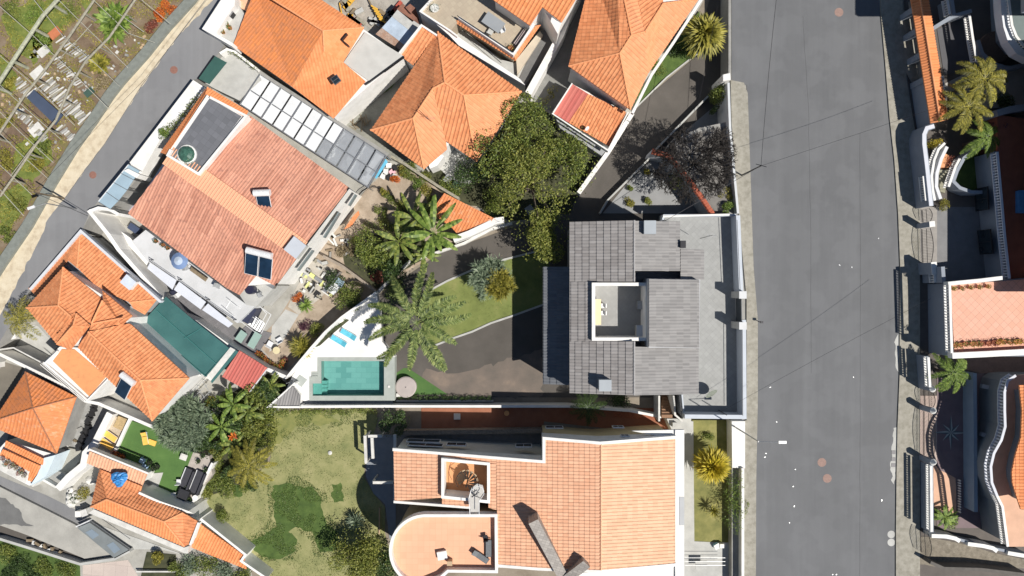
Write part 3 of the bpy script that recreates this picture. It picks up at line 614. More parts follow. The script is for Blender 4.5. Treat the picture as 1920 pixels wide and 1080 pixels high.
pwall("parapet",[(757,105),(692,153),(684,158)],5.2,4.7,.1,DARKM,b)
skylight("small square two pane window in the smooth orange roof",630,150,6.15,(.85,.85),R(-54))
bx=MB(); 
for pts in ([(640,74,6.4),(650,62,6.4)],[(640,74,6.4),(653,85,6.4)]): bx.strip(px(pts),.12,5.8)
bx.build("roof_upstand",DARKM,b)
flat("porch_roof",[(424,-12),(472,-12),(466,22),(432,6)],4.2,T_SM,b,.2)
level(3.6)
# white entrance terrace with laundry
b=thing("entrance_terrace","bright white walled entrance terrace with cluttered grey yard beside the smooth orange roof","terrace",P(415,50,0))
pwall("terrace_wall",[(424,-10),(383,53),(436,84)],2.6,0,.35,WHITE,b)
flat("terrace_floor",[(424,-10),(384,53),(404,64),(432,20),(440,10),(440,-10)],2.35,WHITE,b,2.2)
flat("service_yard",[(432,20),(446,8),(462,32),(436,83),(404,64)],1.2,LGREY,b,1.1)
box_thing("washing_machine","grey and black washing machine in the white entrance terrace","appliance",428,22,1.2,(.8,.6,.9),R(-35),BLACK,STEEL)
for i,(x,y) in enumerate(((425,45),(431,52),(418,60))): pot("small green potted plant in the white entrance yard "+("near the washing machine","in the middle","by its lower wall")[i],x,y,.2,1.2,None,F_MED,"pots in the entrance yard",i,h=.3)
level(2.9)
# concrete forecourt + green gate
flat("forecourt",[(405,92),(440,97),(482,130),(490,150),(448,188),(400,165),(368,146)],.03,LGREY,None,2.9,kind="structure")
g=thing("sliding_gate","dark green sheet metal gate beside the lane","gate",P(385,130,0)); mb=MB(); mb.strip(px([(402,104),(371,148)],1.7),.1,0); mb.build("gate_frame",DARKM,g); q=MB(); q.prism(px([(403,105),(425,117),(392,158),(372,147)],1.7),1.62,None); q.build("gate_canopy",plain("dark_green_sheet",(.035,.10,.085),.15,.8,.6),g)
pwall("garden_wall",[(412,100),(425,92),(440,97),(480,128)],1.2,0,.25,WHITE,None,label="low white wall with plants below the smooth orange roof",cat="wall")
hedge("flower_hedge","sparse green planting on the low white wall under the orange roof",[(430,97),(455,108),(482,132)],.6,.8,.5,F_MED,90,.14,4)
level(4.0)
# ---- white road wall with planting strip
b=thing("boundary_wall","long white boundary wall along the lane with sloping white top","wall",P(310,240,0))
mb=MB(); mb.prism(px([(362,150),(383,163),(300,262),(262,330),(243,305)],1.9),0,None); mb.build("wall_body",WHITE,b)
mb=MB(); mb.prism(px([(232,320),(240,316),(262,327),(256,334)],2.6),0,None); mb.build("gate_post",WHITE,b)
hedge("climbing_hedge","shaggy green hedge between the white road wall and the corrugated house",[(377,178),(345,215),(318,240),(302,258)],1.9,.8,.9,F_MED,150,.15,5); bush("yellow_green_shrub","bright yellow green shrub at the lower end of the road wall hedge","shrub",308,248,.8,F_BRIGHT,1.9,.7,150,.13,3)
# blue glass fence
b=thing("glass_fence","pale blue glass fence of tall panes standing along the lane","fence",P(215,355,0))
GLB=plain("pale_blue_glass",(.33,.44,.52),.12,.6,.25)
for (a0,a1) in (((240,306),(262,318)),): pass
ln=[((241,308),(262,320)),((227,325),(250,337)),((213,342),(238,356)),((199,360),(222,376)),((184,378),(206,392))]
for i in range(4):
    A,B=ln[i],ln[i+1]; mb=MB(); mb.prism(px([A[0],A[1],B[1],B[0]],2.3),2.22,None); mb.build("glass_pane",GLB,b)
for A in ln: mb=MB(); mb.strip(px([A[0],A[1]],2.36),.06,0); mb.build("post",STEEL,b)
mb=MB(); mb.strip(px([(241,308),(184,378)],2.34),.08,0); mb.build("side_rail",WHITEM,b)
level(0)
pwall("corner_wall",[(168,396),(184,390),(206,393),(222,402)],4.6,0,.35,WHITE,None,label="rounded white wall of the entrance corner with painted tiles",cat="wall")
pwall("long_white_wall",[(166,394,4.6),(203,440,4.4),(222,468,3.8),(290,545,3.0),(330,590,2.6),(365,603,2.4),(430,650,2.2),(500,692,2.2),(537,708,2.2)],None,0,.42,WHITE,None,label="long white wall zigzagging from the lane past the green canopy to the pool deck",cat="wall")
pwall("long_white_wall",[(190,415),(240,450),(285,500)],1.6,0,.7,WHITE,None,label="short thick white wall beside the stepping slabs",cat="wall")
for i,(x,y) in enumerate(((198,402),(203,410),(216,424),(222,432),(228,441),(233,448),(238,455),(241,461))): pot("small potted plant in the row behind the white corner wall",x,y,.18+.05*(i%2),1.0,(TERRA,WHITE2,GREYP)[i%3],(F_BLUE,F_MED,F_YG)[i%3],"row of pots behind the corner wall",i,h=.35)
tb=table("round pale blue table tucked under the corner eave of the corrugated house",240,391,0,0,2.0,2.0,plain("pale_blue_top",(.42,.45,.60),.05,1,.5),None,True)
box_thing("garden_chest","dark blue chest pushed against the corrugated house","chest",250,428,0,(1.2,.7,.8),R(-35),plain("navy",(.05,.07,.13),.15,2,.5))
# ---- corrugated house
b=thing("corrugated_house","large house with pink corrugated roof, solar panels and white upper side wall","house",P(440,380,0),"houses of the neighbourhood")
roof(b,[[(320,296,8.6),(565,466,8.6),(556,484,8.3),(517,536,7),(512,534,7.05),(480,517,7.35),(449,553,6.95),(425,540,7),(240,400,7)]],T_PINK,p=.32,row=2.6,amp=.055,step=.01)
roof(b,[[(366,328,8.5),(565,466,8.6),(655,352,7),(468,216,7)]],T_PINK,[],p=.32,row=2.6,amp=.055,step=.01)
mb=MB(); q=px([(316,292,8.72),(565,468,8.72)]); mb.strip(q,2.1,8.5); o=mb.build("ridge_capping",tiles("ridge_sheet",(.78,.38,.22),(.80,.42,.26),sa=.2),b)
mb=MB()
for i in range(52):
    t_=i/51; c=q[0].lerp(q[1],t_); u=(q[1]-q[0]).to_2d().normalized(); nn=Vector((-u.y,u.x,0)); mb.tube(c+nn*1.05,c-nn*1.05,.07,n=6)
mb.build("capping_ribs",MT["ridge_sheet"],o)
walls(b,[(242,400),(312,292),(388,180),(462,215),(655,352),(516,534),(426,540)],6.85,0,.12)
mb=MB(); mb.strip(px([(655,352),(517,536)],7.12),.12,6.9,side=-1); mb.build("gutter",DARKM,b)
for a_,c_ in (((654,357),(641,378)),((623,391),(594,438)),((573,462),(545,500))):
    A_=P(a_[0]+12,a_[1]+7,5.4);B_=P(c_[0]+12,c_[1]+7,5.4); q_=MB(); q_.strip([A_,B_],.12,4.5); q_.build("window",plain("grey_blind",(.18,.22,.23),.05,1,.4),b)
flat("roof_terrace",[(388,178),(461,216),(372,326),(312,291)],8.7,WHITE,b,2.2)
flat("slate_terrace_floor",[(393,184),(453,218),(371,325),(320,291)],8.73,pavers("slate_tiles",(.13,.135,.15),(.165,.17,.19),(.10,.10,.11),.62,R(-54),1,.02,wear=.2),b,.03)
mb=MB(); mb.strip(px([(393,182),(461,217),(372,326),(314,291),(320,280)],9.15),.25,8.5); mb.build("terrace_parapet",WHITE,b)
roof(b,[[(389,163,8.3),(465,208,8.3),(459,220,8.8),(385,176,8.8)],[(389,163,8.3),(385,176,8.8),(312,290,8.8),(301,286,8.3)]],T_OR2,p=.3,name="coping_tiles")
d=thing("glass_dome","round glazed lantern with white rim on the slate roof terrace","skylight",P(352,290,8.7)); k=MB(); k.lathe((0,0,0),[(1.0,0),(1.0,.25),(.9,.3)],20); k.build("rim",WHITE,d,local=True); k=MB(); k.lathe((0,0,0),[(.9,.25),(.75,.55),(.4,.75),(.02,.8)],14); k.build("glass",plain("green_glass",(.05,.12,.09),.5,3,.2),d,local=True)
cloudm=MB(); cloud(cloudm,Vector((.25,-.55,.3)),.6,140,.14,random.Random(4)); cloudm.build("plants",F_BLUE,d,local=True)
solar("single panel solar water heater with white tank high on the pink roof",498,375,7.9,R(2),1); solar("twin panel solar water heater low on the pink roof",490,486,7.7,R(-14),2)
box_thing("roof_hatch","light grey square box standing on the ridge end of the pink roof","roof hatch",553,464,8.3,(1.55,1.7,1.0),R(-38),LGREY,plain("hatch_lid",(.50,.53,.58),.05,1,.5))
# service terrace notch
flat("service_terrace",[(480,517),(517,536),(480,575),(462,572),(449,553)],5.0,LGREY,b,4.9)
box_thing("air_conditioner","grey air conditioning unit in the corner of the white service terrace","air conditioner",506,532,5,(1.1,.6,.8),R(-30),STEEL); 
k=thing("water_tank","round dark blue barrel on the service terrace","barrel",P(474,543,5)); q=MB(); q.lathe((0,0,0),[(.5,0),(.52,.5),(.5,1.0),(.1,1.03)],18); q.build("barrel_body",plain("dark_blue_plastic",(.02,.022,.05),.1,1,.4),k,local=True); q=MB(); q.lathe((0,0,0),[(.45,1.0),(.45,1.08)],18); q.build("lid",MT["dark_blue_plastic"],k,local=True)
chair("grey plastic chair above the blue barrel",481,530,5,R(60),GREYP,"chairs on the service terrace"); chair("grey plastic chair right of the blue barrel",487,553,5,R(200),GREYP,"chairs on the service terrace")
# ---- patio south west of the corrugated house
flat("patio_terrace",[(273,431),(462,571),(492,560),(445,606),(388,565),(335,527),(276,490),(247,453)],2.6,plain("pale_patio",(.56,.57,.58),.08,.6,.7,.05,c2=(.64,.65,.67)),None,2.5,kind="structure")
flat("stone_walk",[(290,498),(330,520),(470,640),(455,650),(455,672),(478,655),(468,668),(440,650),(395,610),(365,598),(320,560)],.1,pavers("grey_setts",(.16,.155,.165),(.19,.185,.195),(.12,.12,.12),.5,R(-35),1.4,.02),None,.08,kind="structure")
flat("dark_walk",[(430,640),(462,610),(510,625),(482,665),(478,672)],.09,MT["grey_setts"],None,.07,kind="structure")
b=thing("awning","row of three white fabric awning panels beside the patio","awning",P(350,550,0))
for pts in ([(281,493),(331,525),(323,543),(276,503)],[(336,528),(386,566),(376,580),(326,543)],[(390,569),(437,607),(428,614),(379,581)]):
    mb=MB(); mb.prism(px(pts,2.5),2.42,None); mb.build("fabric_panel",plain("awning_white",(.62,.65,.72),.04,1,.7),b)
for a_,c_ in (((279,489),(330,524)),((334,526),(386,563)),((386,563),(440,600))):
    mb=MB(); mb.strip(px([a_,c_],3.45),.05,3.38); mb.strip(px([a_,c_],3.0),.03,2.96); mb.build("railing",DARKM,b)
for x,y in ((281,487),(335,524),(388,562),(438,600)): mb=MB(); c=P(x,y,3.4); mb.tube((c.x,c.y,0),(c.x,c.y,3.5),.05); mb.build("post",DARKM,b)
parasol("round steel blue parasol on the white patio",333,489,2.6,.95,plain("blue_canvas",(.16,.24,.42),.08,2,.8),2.0,0,16,c2=plain("pale_blue_canvas",(.42,.50,.62),.06,2,.8))
parasol("small dark folded umbrella beside the green canopy wall",320,547,.1,.42,plain("navy_canvas",(.015,.017,.04),.1,2,.8),2.0,0,12)
chair("grey patio chair beside the blue parasol",349,502,2.6,R(20),GREYP,"chairs of the white patio"); chair("grey patio chair near the eave of the pink roof",408,536,2.6,R(-30),GREYP,"chairs of the white patio"); chair("white chair on the dark stone walk",334,553,.1,R(40),WHITEM,"chairs of the white patio")
k=thing("bench","long grey brown bench under the eave of the pink roof","bench",P(376,514,2.6),None,R(-36)); q=MB(); q.box((0,0,.42),(2.2,.5,.08)); q.build("seat",WOOD,k,local=True); q=MB(); q.box((0,.25,.7),(2.2,.06,.5)); q.build("backrest",WOOD,k,local=True)
for s_ in (-.9,.9): q=MB(); q.box((s_,0,.2),(.08,.45,.4)); q.build("leg",WOOD,k,local=True)
for i,(x,y) in enumerate(((292,452),(305,459),(314,465))): pot("potted plant against the patio wall of the pink house",x,y,.2,2.6,None,F_DARK,"pots against the patio wall",i)
# steel stair
b=thing("steel_staircase","white steel staircase with open treads down from the patio","staircase",P(455,600,0))
A=P(425,570,2.6);B=P(462,600,2.6);D=P(505,625,.2)
u0=P(433,562,2.6);u1=P(424,577,2.6);w0=P(494,604,.2);w1=P(484,622,.2)
for i in range(14):
    t_=i/13; a_=u0.lerp(w0,t_); c_=u1.lerp(w1,t_); mb=MB(); mb.tube(a_,c_,.05,n=6); e=(w0-u0).normalized()*.22; mb.face([a_,c_,c_+e,a_+e]); mb.build("tread",WHITEM,b)
for p_,q_ in ((u0,w0),(u1,w1)): mb=MB(); mb.path([p_,q_],.05); mb.path([p_+Vector((0,0,.9)),q_+Vector((0,0,.9))],.03); mb.build("handrail",WHITEM,b)
mb=MB(); mb.strip(px([(478,568),(508,590),(490,625)],2.9),.06,2.84); mb.strip(px([(490,578),(500,588),(485,615)],2.4),.06,2.34); mb.build("side_frame",WHITEM,b)
box_thing("solar_box","dark navy ribbed box beside the steel staircase","storage box",466,590,.1,(.9,1.9,1.9),R(-32),plain("navy_box",(.03,.035,.07),.1,2,.5))
for i,(x,y,l) in enumerate(((452,631,1.3),(477,638,1.9))): table("pale green glass table on the dark walk, "+("left one","right one")[i],x,y,.1,R(-35+i*5),.9,l,plain("pale_green_glass",(.30,.42,.38),.06,1,.3),group="pale green tables")
# ---- pergola with glass and white panels
b=thing("pergola","long steel pergola with white panels and glazed bays between the two roofs","pergola",P(590,240,0))
c0=[(487,139),(724,292)];c1=[(450,195),(690,351)]; Z=2.9; NB=6
def lp(l,t_): return (l[0][0]+(l[1][0]-l[0][0])*t_,l[0][1]+(l[1][1]-l[0][1])*t_)
mid=[((c0[i][0]*.48+c1[i][0]*.52),(c0[i][1]*.48+c1[i][1]*.52)) for i in range(2)]
WPAN=plain("white_panel",(.68,.70,.72),.05,.7,.5,c2=(.76,.78,.80))
gm,gt,gb=new_mat("dusty_clear_glass"); gx=N(gt,"ShaderNodeBsdfTransparent"); gx.inputs[0].default_value=(.90,.93,.96,1); gs=N(gt,"ShaderNodeMixShader"); gs.inputs[0].default_value=.42; gb.inputs["Base Color"].default_value=(.50,.52,.55,1); gb.inputs["Roughness"].default_value=.2
gt.links.new(gx.outputs[0],gs.inputs[1]); gt.links.new(gb.outputs[0],gs.inputs[2]); gt.links.new(gs.outputs[0],gt.nodes["Material Output"].inputs[0])
for i in range(NB):
    for k,(la,lb) in enumerate(((c0,mid),(mid,c1))):
        for h in (0,1):
            t0=(i+h*.5)/NB+.008; t1=(i+h*.5+.5)/NB-.004; q=MB(); wh=i<4 and not (i==3 and h==1 and k==1)
            zz=Z-.03 if wh else Z-.05
            q.prism(px([lp(la,t0),lp(la,t1),lp(lb,t1),lp(lb,t0)],zz),zz-.03,None); q.build("roof_panel",WPAN if wh else gm,b)
for l in (c0,mid,c1): q=MB(); q.strip(px(l,Z+.05),.12,Z-.12); q.build("long_beam",STEEL,b)
for i in range(NB+1): q=MB(); q.strip(px([lp(c0,i/NB),lp(c1,i/NB)],Z+.09),.16,Z-.1); q.build("cross_beam",STEEL,b)
for i in range(0,NB+1,2):
    for l in (c0,c1): c=P(*lp(l,i/NB),Z); q=MB(); q.tube((c.x,c.y,0),(c.x,c.y,Z),.07); q.build("post",STEEL,b)
q=MB(); q.strip(px([(483,133),(728,290)],3.0),.35,0,side=0); tag(q.build("yard_wall",CONC),"grey weathered yard wall along the upper side of the long pergola","wall")
rr=random.Random(5)
for i in range(16):
    x=600+rr.random()*85; y=250+(x-600)*.62+rr.uniform(-20,28); box_thing("garden_chair","pale garden furniture piece seen through the dusty pergola glass","chair",x,y,0,(.5,.5,.5),rr.random()*3,(WHITE2,STEEL,GREYP)[i%3],None,"furniture under the pergola")
sheet("pergola_floor",[(487,139),(724,292),(688,343),(447,187)],.03,plain("grey_floor",(.42,.42,.43),.2,.8,.8))
k=thing("paddling_pool","bright blue rectangular sheet standing at the pergola end","garden sheet",P(712,318,0)); q=MB(); q.prism(px([(723,298),(727,303),(706,335),(697,330)],.9),.8,None); q.build("panel",plain("sky_blue_sheet",(.15,.50,.72),.15,1,.4),k)
for p_ in ((724,300),(702,331)): q=MB(); c=P(*p_,.8); q.tube((c.x,c.y,0),c,.03); q.build("leg",STEEL,k)
for i,(x,y,c_) in enumerate(((729,310,WHITE),(735,322,plain("pink_toy",(.75,.45,.5),.1)),(723,322,WHITE),(728,332,BLACK),(738,330,WHITE2),(740,315,BLACK),(718,330,WHITE))): box_thing("toy_box","small white, pink or black box in the clutter beside the blue sheet","box",x,y,0,(.6,.5,.5),i*.7,c_,None,"clutter beside the blue sheet")
k=thing("iron_gate","curved black iron fence gate at the lower end of the pergola","gate",P(692,362,0))
arc=[(673,366),(680,358),(690,352),(700,350),(711,352)]
q=MB(); q.strip(px(arc,1.1),.05,1.05); q.strip(px(arc,.2),.05,.15); q.build("rails",DARKM,k)
for i in range(15):
    t_=i/14*(len(arc)-1); j=min(int(t_),len(arc)-2); x=arc[j][0]+(arc[j+1][0]-arc[j][0])*(t_-j); y=arc[j][1]+(arc[j+1][1]-arc[j][1])*(t_-j); c=P(x,y,1.1); q=MB(); q.tube((c.x,c.y,0),c,.018); q.build("bar",DARKM,k)
# ---- orange house complex beside the lane (left)
b=thing("stepped_orange_house","rambling house with stepped orange tiled hip roofs beside the lane","house",P(190,600,0),"houses of the neighbourhood")
roof(b,[[(151,437,4.3),(294,561,4.3),(243,567,5.0),(186,542,5.1),(145,502,5.1)],[(151,437,4.3),(145,502,5.1),(127,488,4.9),(67,554,4.9),(54,541,4.3)],[(243,567,5.0),(294,561,4.3),(271,590,4.3),(250,578,4.8)]],T_OR,[[(151,437,4.3),(145,502,5.1)],[(294,561,4.3),(243,567,5.0)]],name="lower_roof")
walls(b,[(151,437),(296,562),(271,590),(190,560),(120,500),(62,552),(54,541)],4.1,0,.2,GREYP)
pwall("parapet",[(56,543),(151,433),(301,566)],4.75,4.1,.28,plain("bluish_white_paint",(.60,.62,.66),.06,1,.7),b)
roof(b,[[(119,501,6.9),(110,573,8.3),(50,577,6.9)],[(50,577,6.9),(110,573,8.3),(134,594,8.3),(107,645,6.9)],[(119,501,6.9),(193,562,7.0),(172,607,7.5),(134,594,8.3),(110,573,8.3)]],T_OR,[[(119,501,6.9),(110,573,8.3)],[(50,577,6.9),(110,573,8.3)],[(110,573,8.3),(134,594,8.3)]],name="middle_roof")
roof(b,[[(144,588,8.1),(138,610,8.7),(107,645,7.7),(106,628,7.7)],[(144,588,8.1),(169,610,7.9),(138,610,8.7)],[(138,610,8.7),(169,610,7.9),(132,656,7.7),(107,646,7.7)]],T_OR,[[(138,610,8.7),(107,645,7.7)],[(144,588,8.1),(138,610,8.7)]],name="porch_roof")
roof(b,[[(192,545,6.9),(248,592,6.9),(228,610,7.7),(172,607,7.9),(193,563,7.9)],[(172,607,8.0),(229,596,8.0),(216,609,7.9),(166,622,8.2)]],T_OR,[[(193,563,8.0),(172,607,8.0)],[(172,607,8.0),(231,596,7.9)]],name="link_roof")
roof(b,[[(166,622,8.5),(228,609,7.4),(244,607,7.0),(355,709,7.0),(264,713,8.5)],[(264,713,8.5),(355,709,7.0),(286,789,7.0)],[(166,622,8.5),(264,713,8.5),(286,789,7.0),(208,716,7.0),(146,651,7.0)]],T_OR,[[(166,622,8.5),(264,713,8.5)],[(264,713,8.5),(355,709,7.0)],[(264,713,8.5),(286,789,7.0)]],name="main_roof")
walls(b,[(119,501),(192,547),(246,594),(244,607),(355,709),(286,789),(208,716),(146,651),(130,656),(107,645),(50,577)],6.8,0,.3)
flat("annexe_rim",[(112,650),(80,681),(164,752),(208,706),(150,652)],5.0,WHITE,b,4.9); flat("annexe_roof",[(116,655),(139,655),(199,706),(167,743),(99,677)],5.1,tiles("flat_terracotta",(.74,.30,.12),(.78,.34,.14),sa=.3),b,.1)
mb=MB(); mb.strip(px([(108,658),(84,681),(164,750),(206,707)],5.3),.15,4.9); mb.strip(px([(78,681),(160,752)],3.8),.08,3.7); mb.strip(px([(75,683),(156,752)],3.2),.08,3.1); mb.build("annexe_parapet",WHITE,b)
window(b,(256,617),(272,632),5.6,1.0)
solar("solar water heater with large white tank on the stepped orange house",243,717,7.4,R(-38),1)
box_thing("roof_box","white boxed skylight on the lower orange roof beside the stone walk","roof hatch",240,529,5.0,(1.3,1.1,.7),R(-40),WHITE,plain("skylight_white",(.62,.68,.78),.1,2,.3))
lampd=dish("small white satellite dish on a pole at the corner of the stepped orange roof",334,727,4.0,.3,R(20),h=2.4)
b=thing("green_canopy","large flat dark green fabric canopy in the courtyard","canopy",P(345,625,0))
GC=plain("green_canopy_fabric",(.035,.125,.125),.18,.35,.6,.1,c2=(.055,.165,.16))
mb=MB(); mb.poly(px([(311,556,3.0),(365,602,3.0),(430,653,3.0),(385,706,2.8),(267,604,2.8)])); mb.prism(px([(311,556),(365,602),(430,653),(385,706),(267,604)],2.78),2.7,None); mb.build("fabric",GC,b)
for l in ([(267,604),(385,706)],[(385,706),(430,653)],[(293,582),(405,682)],[(345,634),(378,615)]): mb=MB(); mb.strip(px(l,3.03),.06,2.85); mb.build("edge_beam",plain("teal_tube",(.05,.19,.185),.05,1,.5),b)
for p_ in ((311,556),(430,653),(385,706),(267,604)): c=P(*p_,2.8); mb=MB(); mb.tube((c.x,c.y,0),c,.05); mb.build("post",STEEL,b)
b=thing("gate_canopy","narrow white and green canopy strip beside the large green canopy","canopy",P(410,685,0))
mb=MB(); mb.prism(px([(386,708),(432,651),(441,656),(395,714)],3.1),3.0,None); mb.build("white_strip",WHITE2,b); mb=MB(); mb.prism(px([(395,714),(441,656),(447,660),(397,719)],2.9),2.8,None); mb.build("green_strip",GC,b)
for p_ in ((388,708),(436,655)): c=P(*p_,3); mb=MB(); mb.tube((c.x,c.y,0),c,.05); mb.build("post",STEEL,b)
mb=MB(); mb.prism(px([(355,692),(378,704),(354,710)],3.4),3.3,None); tag(mb.build("shade_sail",WHITE2),"small white triangular shade at the corner of the green canopy","shade sail")
b=thing("red_shed","small shed with ribbed red metal roof behind the pool corner","shed",P(458,695,0)); roof(b,[[(416,706,2.7),(449,657,2.9),(502,690,2.9),(468,735,2.7)]],T_RED,p=.36,row=9,amp=.05,step=0); walls(b,[(418,705),(449,659),(500,690),(468,733)],2.5,0,.15); mb=MB(); mb.strip(px([(502,690),(468,735)],2.9),.1,2.6); mb.build("gutter",WHITEM,b)
k=thing("steel_trellis","steel trellis frame leaning over the yard beside the orange roof corner","trellis",P(360,735,0))
for t_ in (0,.25,.5,.75,1): q=MB(); q.strip(px([(335+45*t_,755-40*t_),(352+42*t_,775-38*t_)],2.2),.05,2.15); q.build("cross_bar",GREYP,k)
for a_,c_ in (((330,760),(385,712)),((338,768),(390,720)),((347,778),(398,730))): q=MB(); q.strip(px([a_,c_],2.25),.05,2.2); q.build("long_bar",GREYP,k)
for p_ in ((332,758),(385,713),(348,777)): c=P(*p_,2.2); q=MB(); q.tube((c.x,c.y,0),c,.035); q.build("post",GREYP,k)
# ---- old small hip roof
b=thing("old_orange_house","small house with weathered orange pyramid roof at the left edge","house",P(62,765,0),"houses of the neighbourhood")
roof(b,[[(48,697,3.2),(62,765,4.9),(-12,789,3.2)],[(48,697,3.2),(143,744,3.2),(62,765,4.9)]],T_OLD,p=.4,row=.5,amp=.045)
roof(b,[[(143,744,3.2),(106,850,3.2),(62,765,4.9)],[(62,765,4.9),(106,850,3.2),(0,806,3.2),(-12,789,3.2)]],T_OLR,[[(48,697,3.2),(62,765,4.9)],[(-12,789,3.2),(62,765,4.9)],[(143,744,3.2),(62,765,4.9)],[(62,765,4.9),(106,850,3.2)]],p=.4,row=.5,amp=.03,rm=RIDGED,rr=.08)
walls(b,[(48,699),(141,745),(105,848),(2,804),(-8,789)],3.05,0,.2,CONC)
pwall("alley_wall",[(-20,656),(3,666),(90,708),(142,737),(160,752),(185,757),(280,798),(300,806)],2.4,0,.35,WHITE,None,label="white wall stepping down between the old pyramid roof and the annexe",cat="wall")
pwall("alley_wall",[(-20,658),(25,652),(78,680)],2.6,0,.15,WHITE2,None,label="thin white wall below the palm beside the pale forecourt",cat="wall")
sheet("alley_floor",[(-10,662),(25,654),(80,682),(158,750),(145,740),(90,706)],.03,DCONC); sheet("forecourt",[(30,650),(60,608),(72,612),(108,650),(80,678)],.03,LGREY); sheet("dark_yard",[(-20,670),(45,690),(5,782),(-20,790)],.03,plain("brown_yard",(.17,.155,.13),.15,.8,.9)); sheet("alley_floor",[(190,752),(210,744),(275,790),(280,800)],.035,DCONC)
pwall("white_parapet",[(-15,690),(-15,640),(28,628)],1.5,0,.8,WHITE,None,label="white parapet block at the left picture edge under the palm",cat="wall")
# ---- small roof with cluttered terrace
b=thing("small_terrace_house","tiny orange roofed house with a cluttered white terrace at the left edge","house",P(45,870,0),"houses of the neighbourhood")
roof(b,[[(12,826,3),(82,860,3),(79,872,3.2),(8,838,3.2)],[(6,842,3.0),(78,874,3.0),(66,905,2.6),(52,900,2.6),(56,884,2.6),(0,853,2.6)]],T_OR2,p=.3,row=.4)
walls(b,[(12,826),(103,852),(84,893),(55,911),(-20,872),(-10,850)],2.5,0,.02)
flat("terrace_floor",[(-15,845),(54,884),(48,906),(-20,872)],2.55,WHITE2,b,.2); mb=MB(); mb.prism(px([(82,859),(104,853),(86,893),(56,911),(70,890)],3.0),0,None); mb.build("side_wall",plain("pale_blue_wash",(.62,.72,.78),.08,.8,.7),b)
rr=random.Random(8)
for i in range(9): pot("small pot or cloth on the cluttered white terrace",6+i*5,862+i*3.4+rr.uniform(-5,5),.2,2.6,(WHITE2,TERRA,GREYP)[i%3],(F_RED,F_BLUE,F_CANE)[i%3],"pots on the cluttered terrace",i,h=.25)
sheet("gap_floor",[(18,808),(105,850),(82,861),(13,827)],.04,DCONC)
flat("stair_path",[(118,838),(155,845),(150,862),(118,905),(106,915),(78,897),(104,854)],.4,plain("stair_concrete",(.34,.33,.29),.15,.8,.9,.2),None,.4,kind="structure")
for i in range(5): mb=MB(); mb.strip(px([(80+i*2.5,893-i*4),(112+i*2.5,908-i*4)],.5+i*.12),.3,.1); tag(mb.build("stair_step",CONC),"worn concrete step of the path beside the pale blue wall","step","steps of the concrete path")
pwall("path_wall",[(60,912),(74,896),(105,914)],1.2,0,.25,WHITE2,None,label="low white wall closing the foot of the concrete steps",cat="wall")
pwall("white_stair_wall",[(206,775),(178,830),(160,850),(156,872),(128,895),(108,917)],2.4,0,.75,WHITE,None,label="thick bright white wall winding down beside the yellow sun loungers",cat="wall")
sheet("rubble_yard",[(142,746),(185,760),(205,775),(165,845),(108,850)],.035,ground_mix("rubble_ground",[(.3,(.22,.22,.21)),(.6,(.36,.36,.35)),(.8,(.46,.46,.45))],1.2))
rr=random.Random(3)
for i in range(11): box_thing("black_crate","small black crate stacked along the concrete yard","crate",176-i*3.2+rr.uniform(-2,2),762+i*8,0,(.5,.5,.5+.2*(i%2)),rr.random()*3,BLACK,None,"black crates along the concrete yard",False)
for i in range(14):
    x,y=rr.uniform(108,150),rr.uniform(800,845); k=MB(); c=P(x,y,.1); k.box(c,(rr.uniform(.3,.8),rr.uniform(.15,.4),.2),rr.random()*3); tag(k.build("scrap_piece",(WOOD,CONC,WHITE2,BLACK)[i%4]),"scrap of wood or rubble lying in the concrete yard","scrap","scrap in the concrete yard")
# ---- long orange house below the turf terrace
b=thing("long_orange_house","long low house with orange hip roof, blue tarpaulin and tiled extension","house",P(270,950,0),"houses of the neighbourhood")
roof(b,[[(187,880,4.3),(200,936,5.6),(308,978,5.6),(343,961,4.6),(262,926,4.3),(266,912,4.3)],[(187,880,4.3),(200,936,5.6),(171,950,4.3)],[(308,978,5.6),(343,961,4.6),(372,978,4.4),(355,1020,4.3),(345,1025,4.3)]],T_OR,[[(200,936,5.6),(308,978,5.6)],[(308,978,5.6),(346,1024,4.3)],[(308,978,5.6),(343,961,4.6)],[(171,950,4.3),(200,936,5.6)]])
roof(b,[[(171,950,4.3),(200,936,5.6),(308,978,5.6),(345,1025,4.3)],[(374,981,2.5),(456,1040,2.5),(462,1067,2.1),(358,1026,2.1)]],T_OR2,p=.34)
roof(b,[[(168,846,4.3),(276,889,4.3),(266,912,4.0),(163,868,4.0)]],T_SM,name="verandah_roof",p=.34)
walls(b,[(187,880),(262,922),(343,961),(372,976),(355,1022),(345,1024),(172,952)],4.15,0,.15); walls(b,[(374,984),(454,1041),(460,1064),(360,1024)],2.0,0,.12); walls(b,[(168,848),(275,890),(266,910),(165,868)],3.9,0,.2)
mb=MB(); mb.strip(px([(163,846),(168,843),(278,888)],4.55),.2,3.8); mb.strip(px([(260,924,4.5),(300,942,4.5),(352,960,4.2),(372,970,2.8),(460,1040,2.7),(452,1052,2.6),(500,1085,2.2)]),.26,0); mb.strip(px([(372,980),(356,1022)],4.6),.2,4.0); mb.build("parapet",WHITE,b)
flat("south_ledge",[(166,962),(176,955),(345,1027),(354,1024),(352,1038),(345,1037)],3.0,WHITE2,b,2.9)
mb=MB(); c0_=P(223,898,5.0); rr=random.Random(6); ring=[]
for i in range(22):
    a=2*PI*i/22; r_=.85*(1+.15*math.sin(3*a)+.08*rr.random()); ring.append(Vector((c0_.x+r_*math.cos(a),c0_.y+r_*.9*math.sin(a),4.95-.1*math.sin(a))))
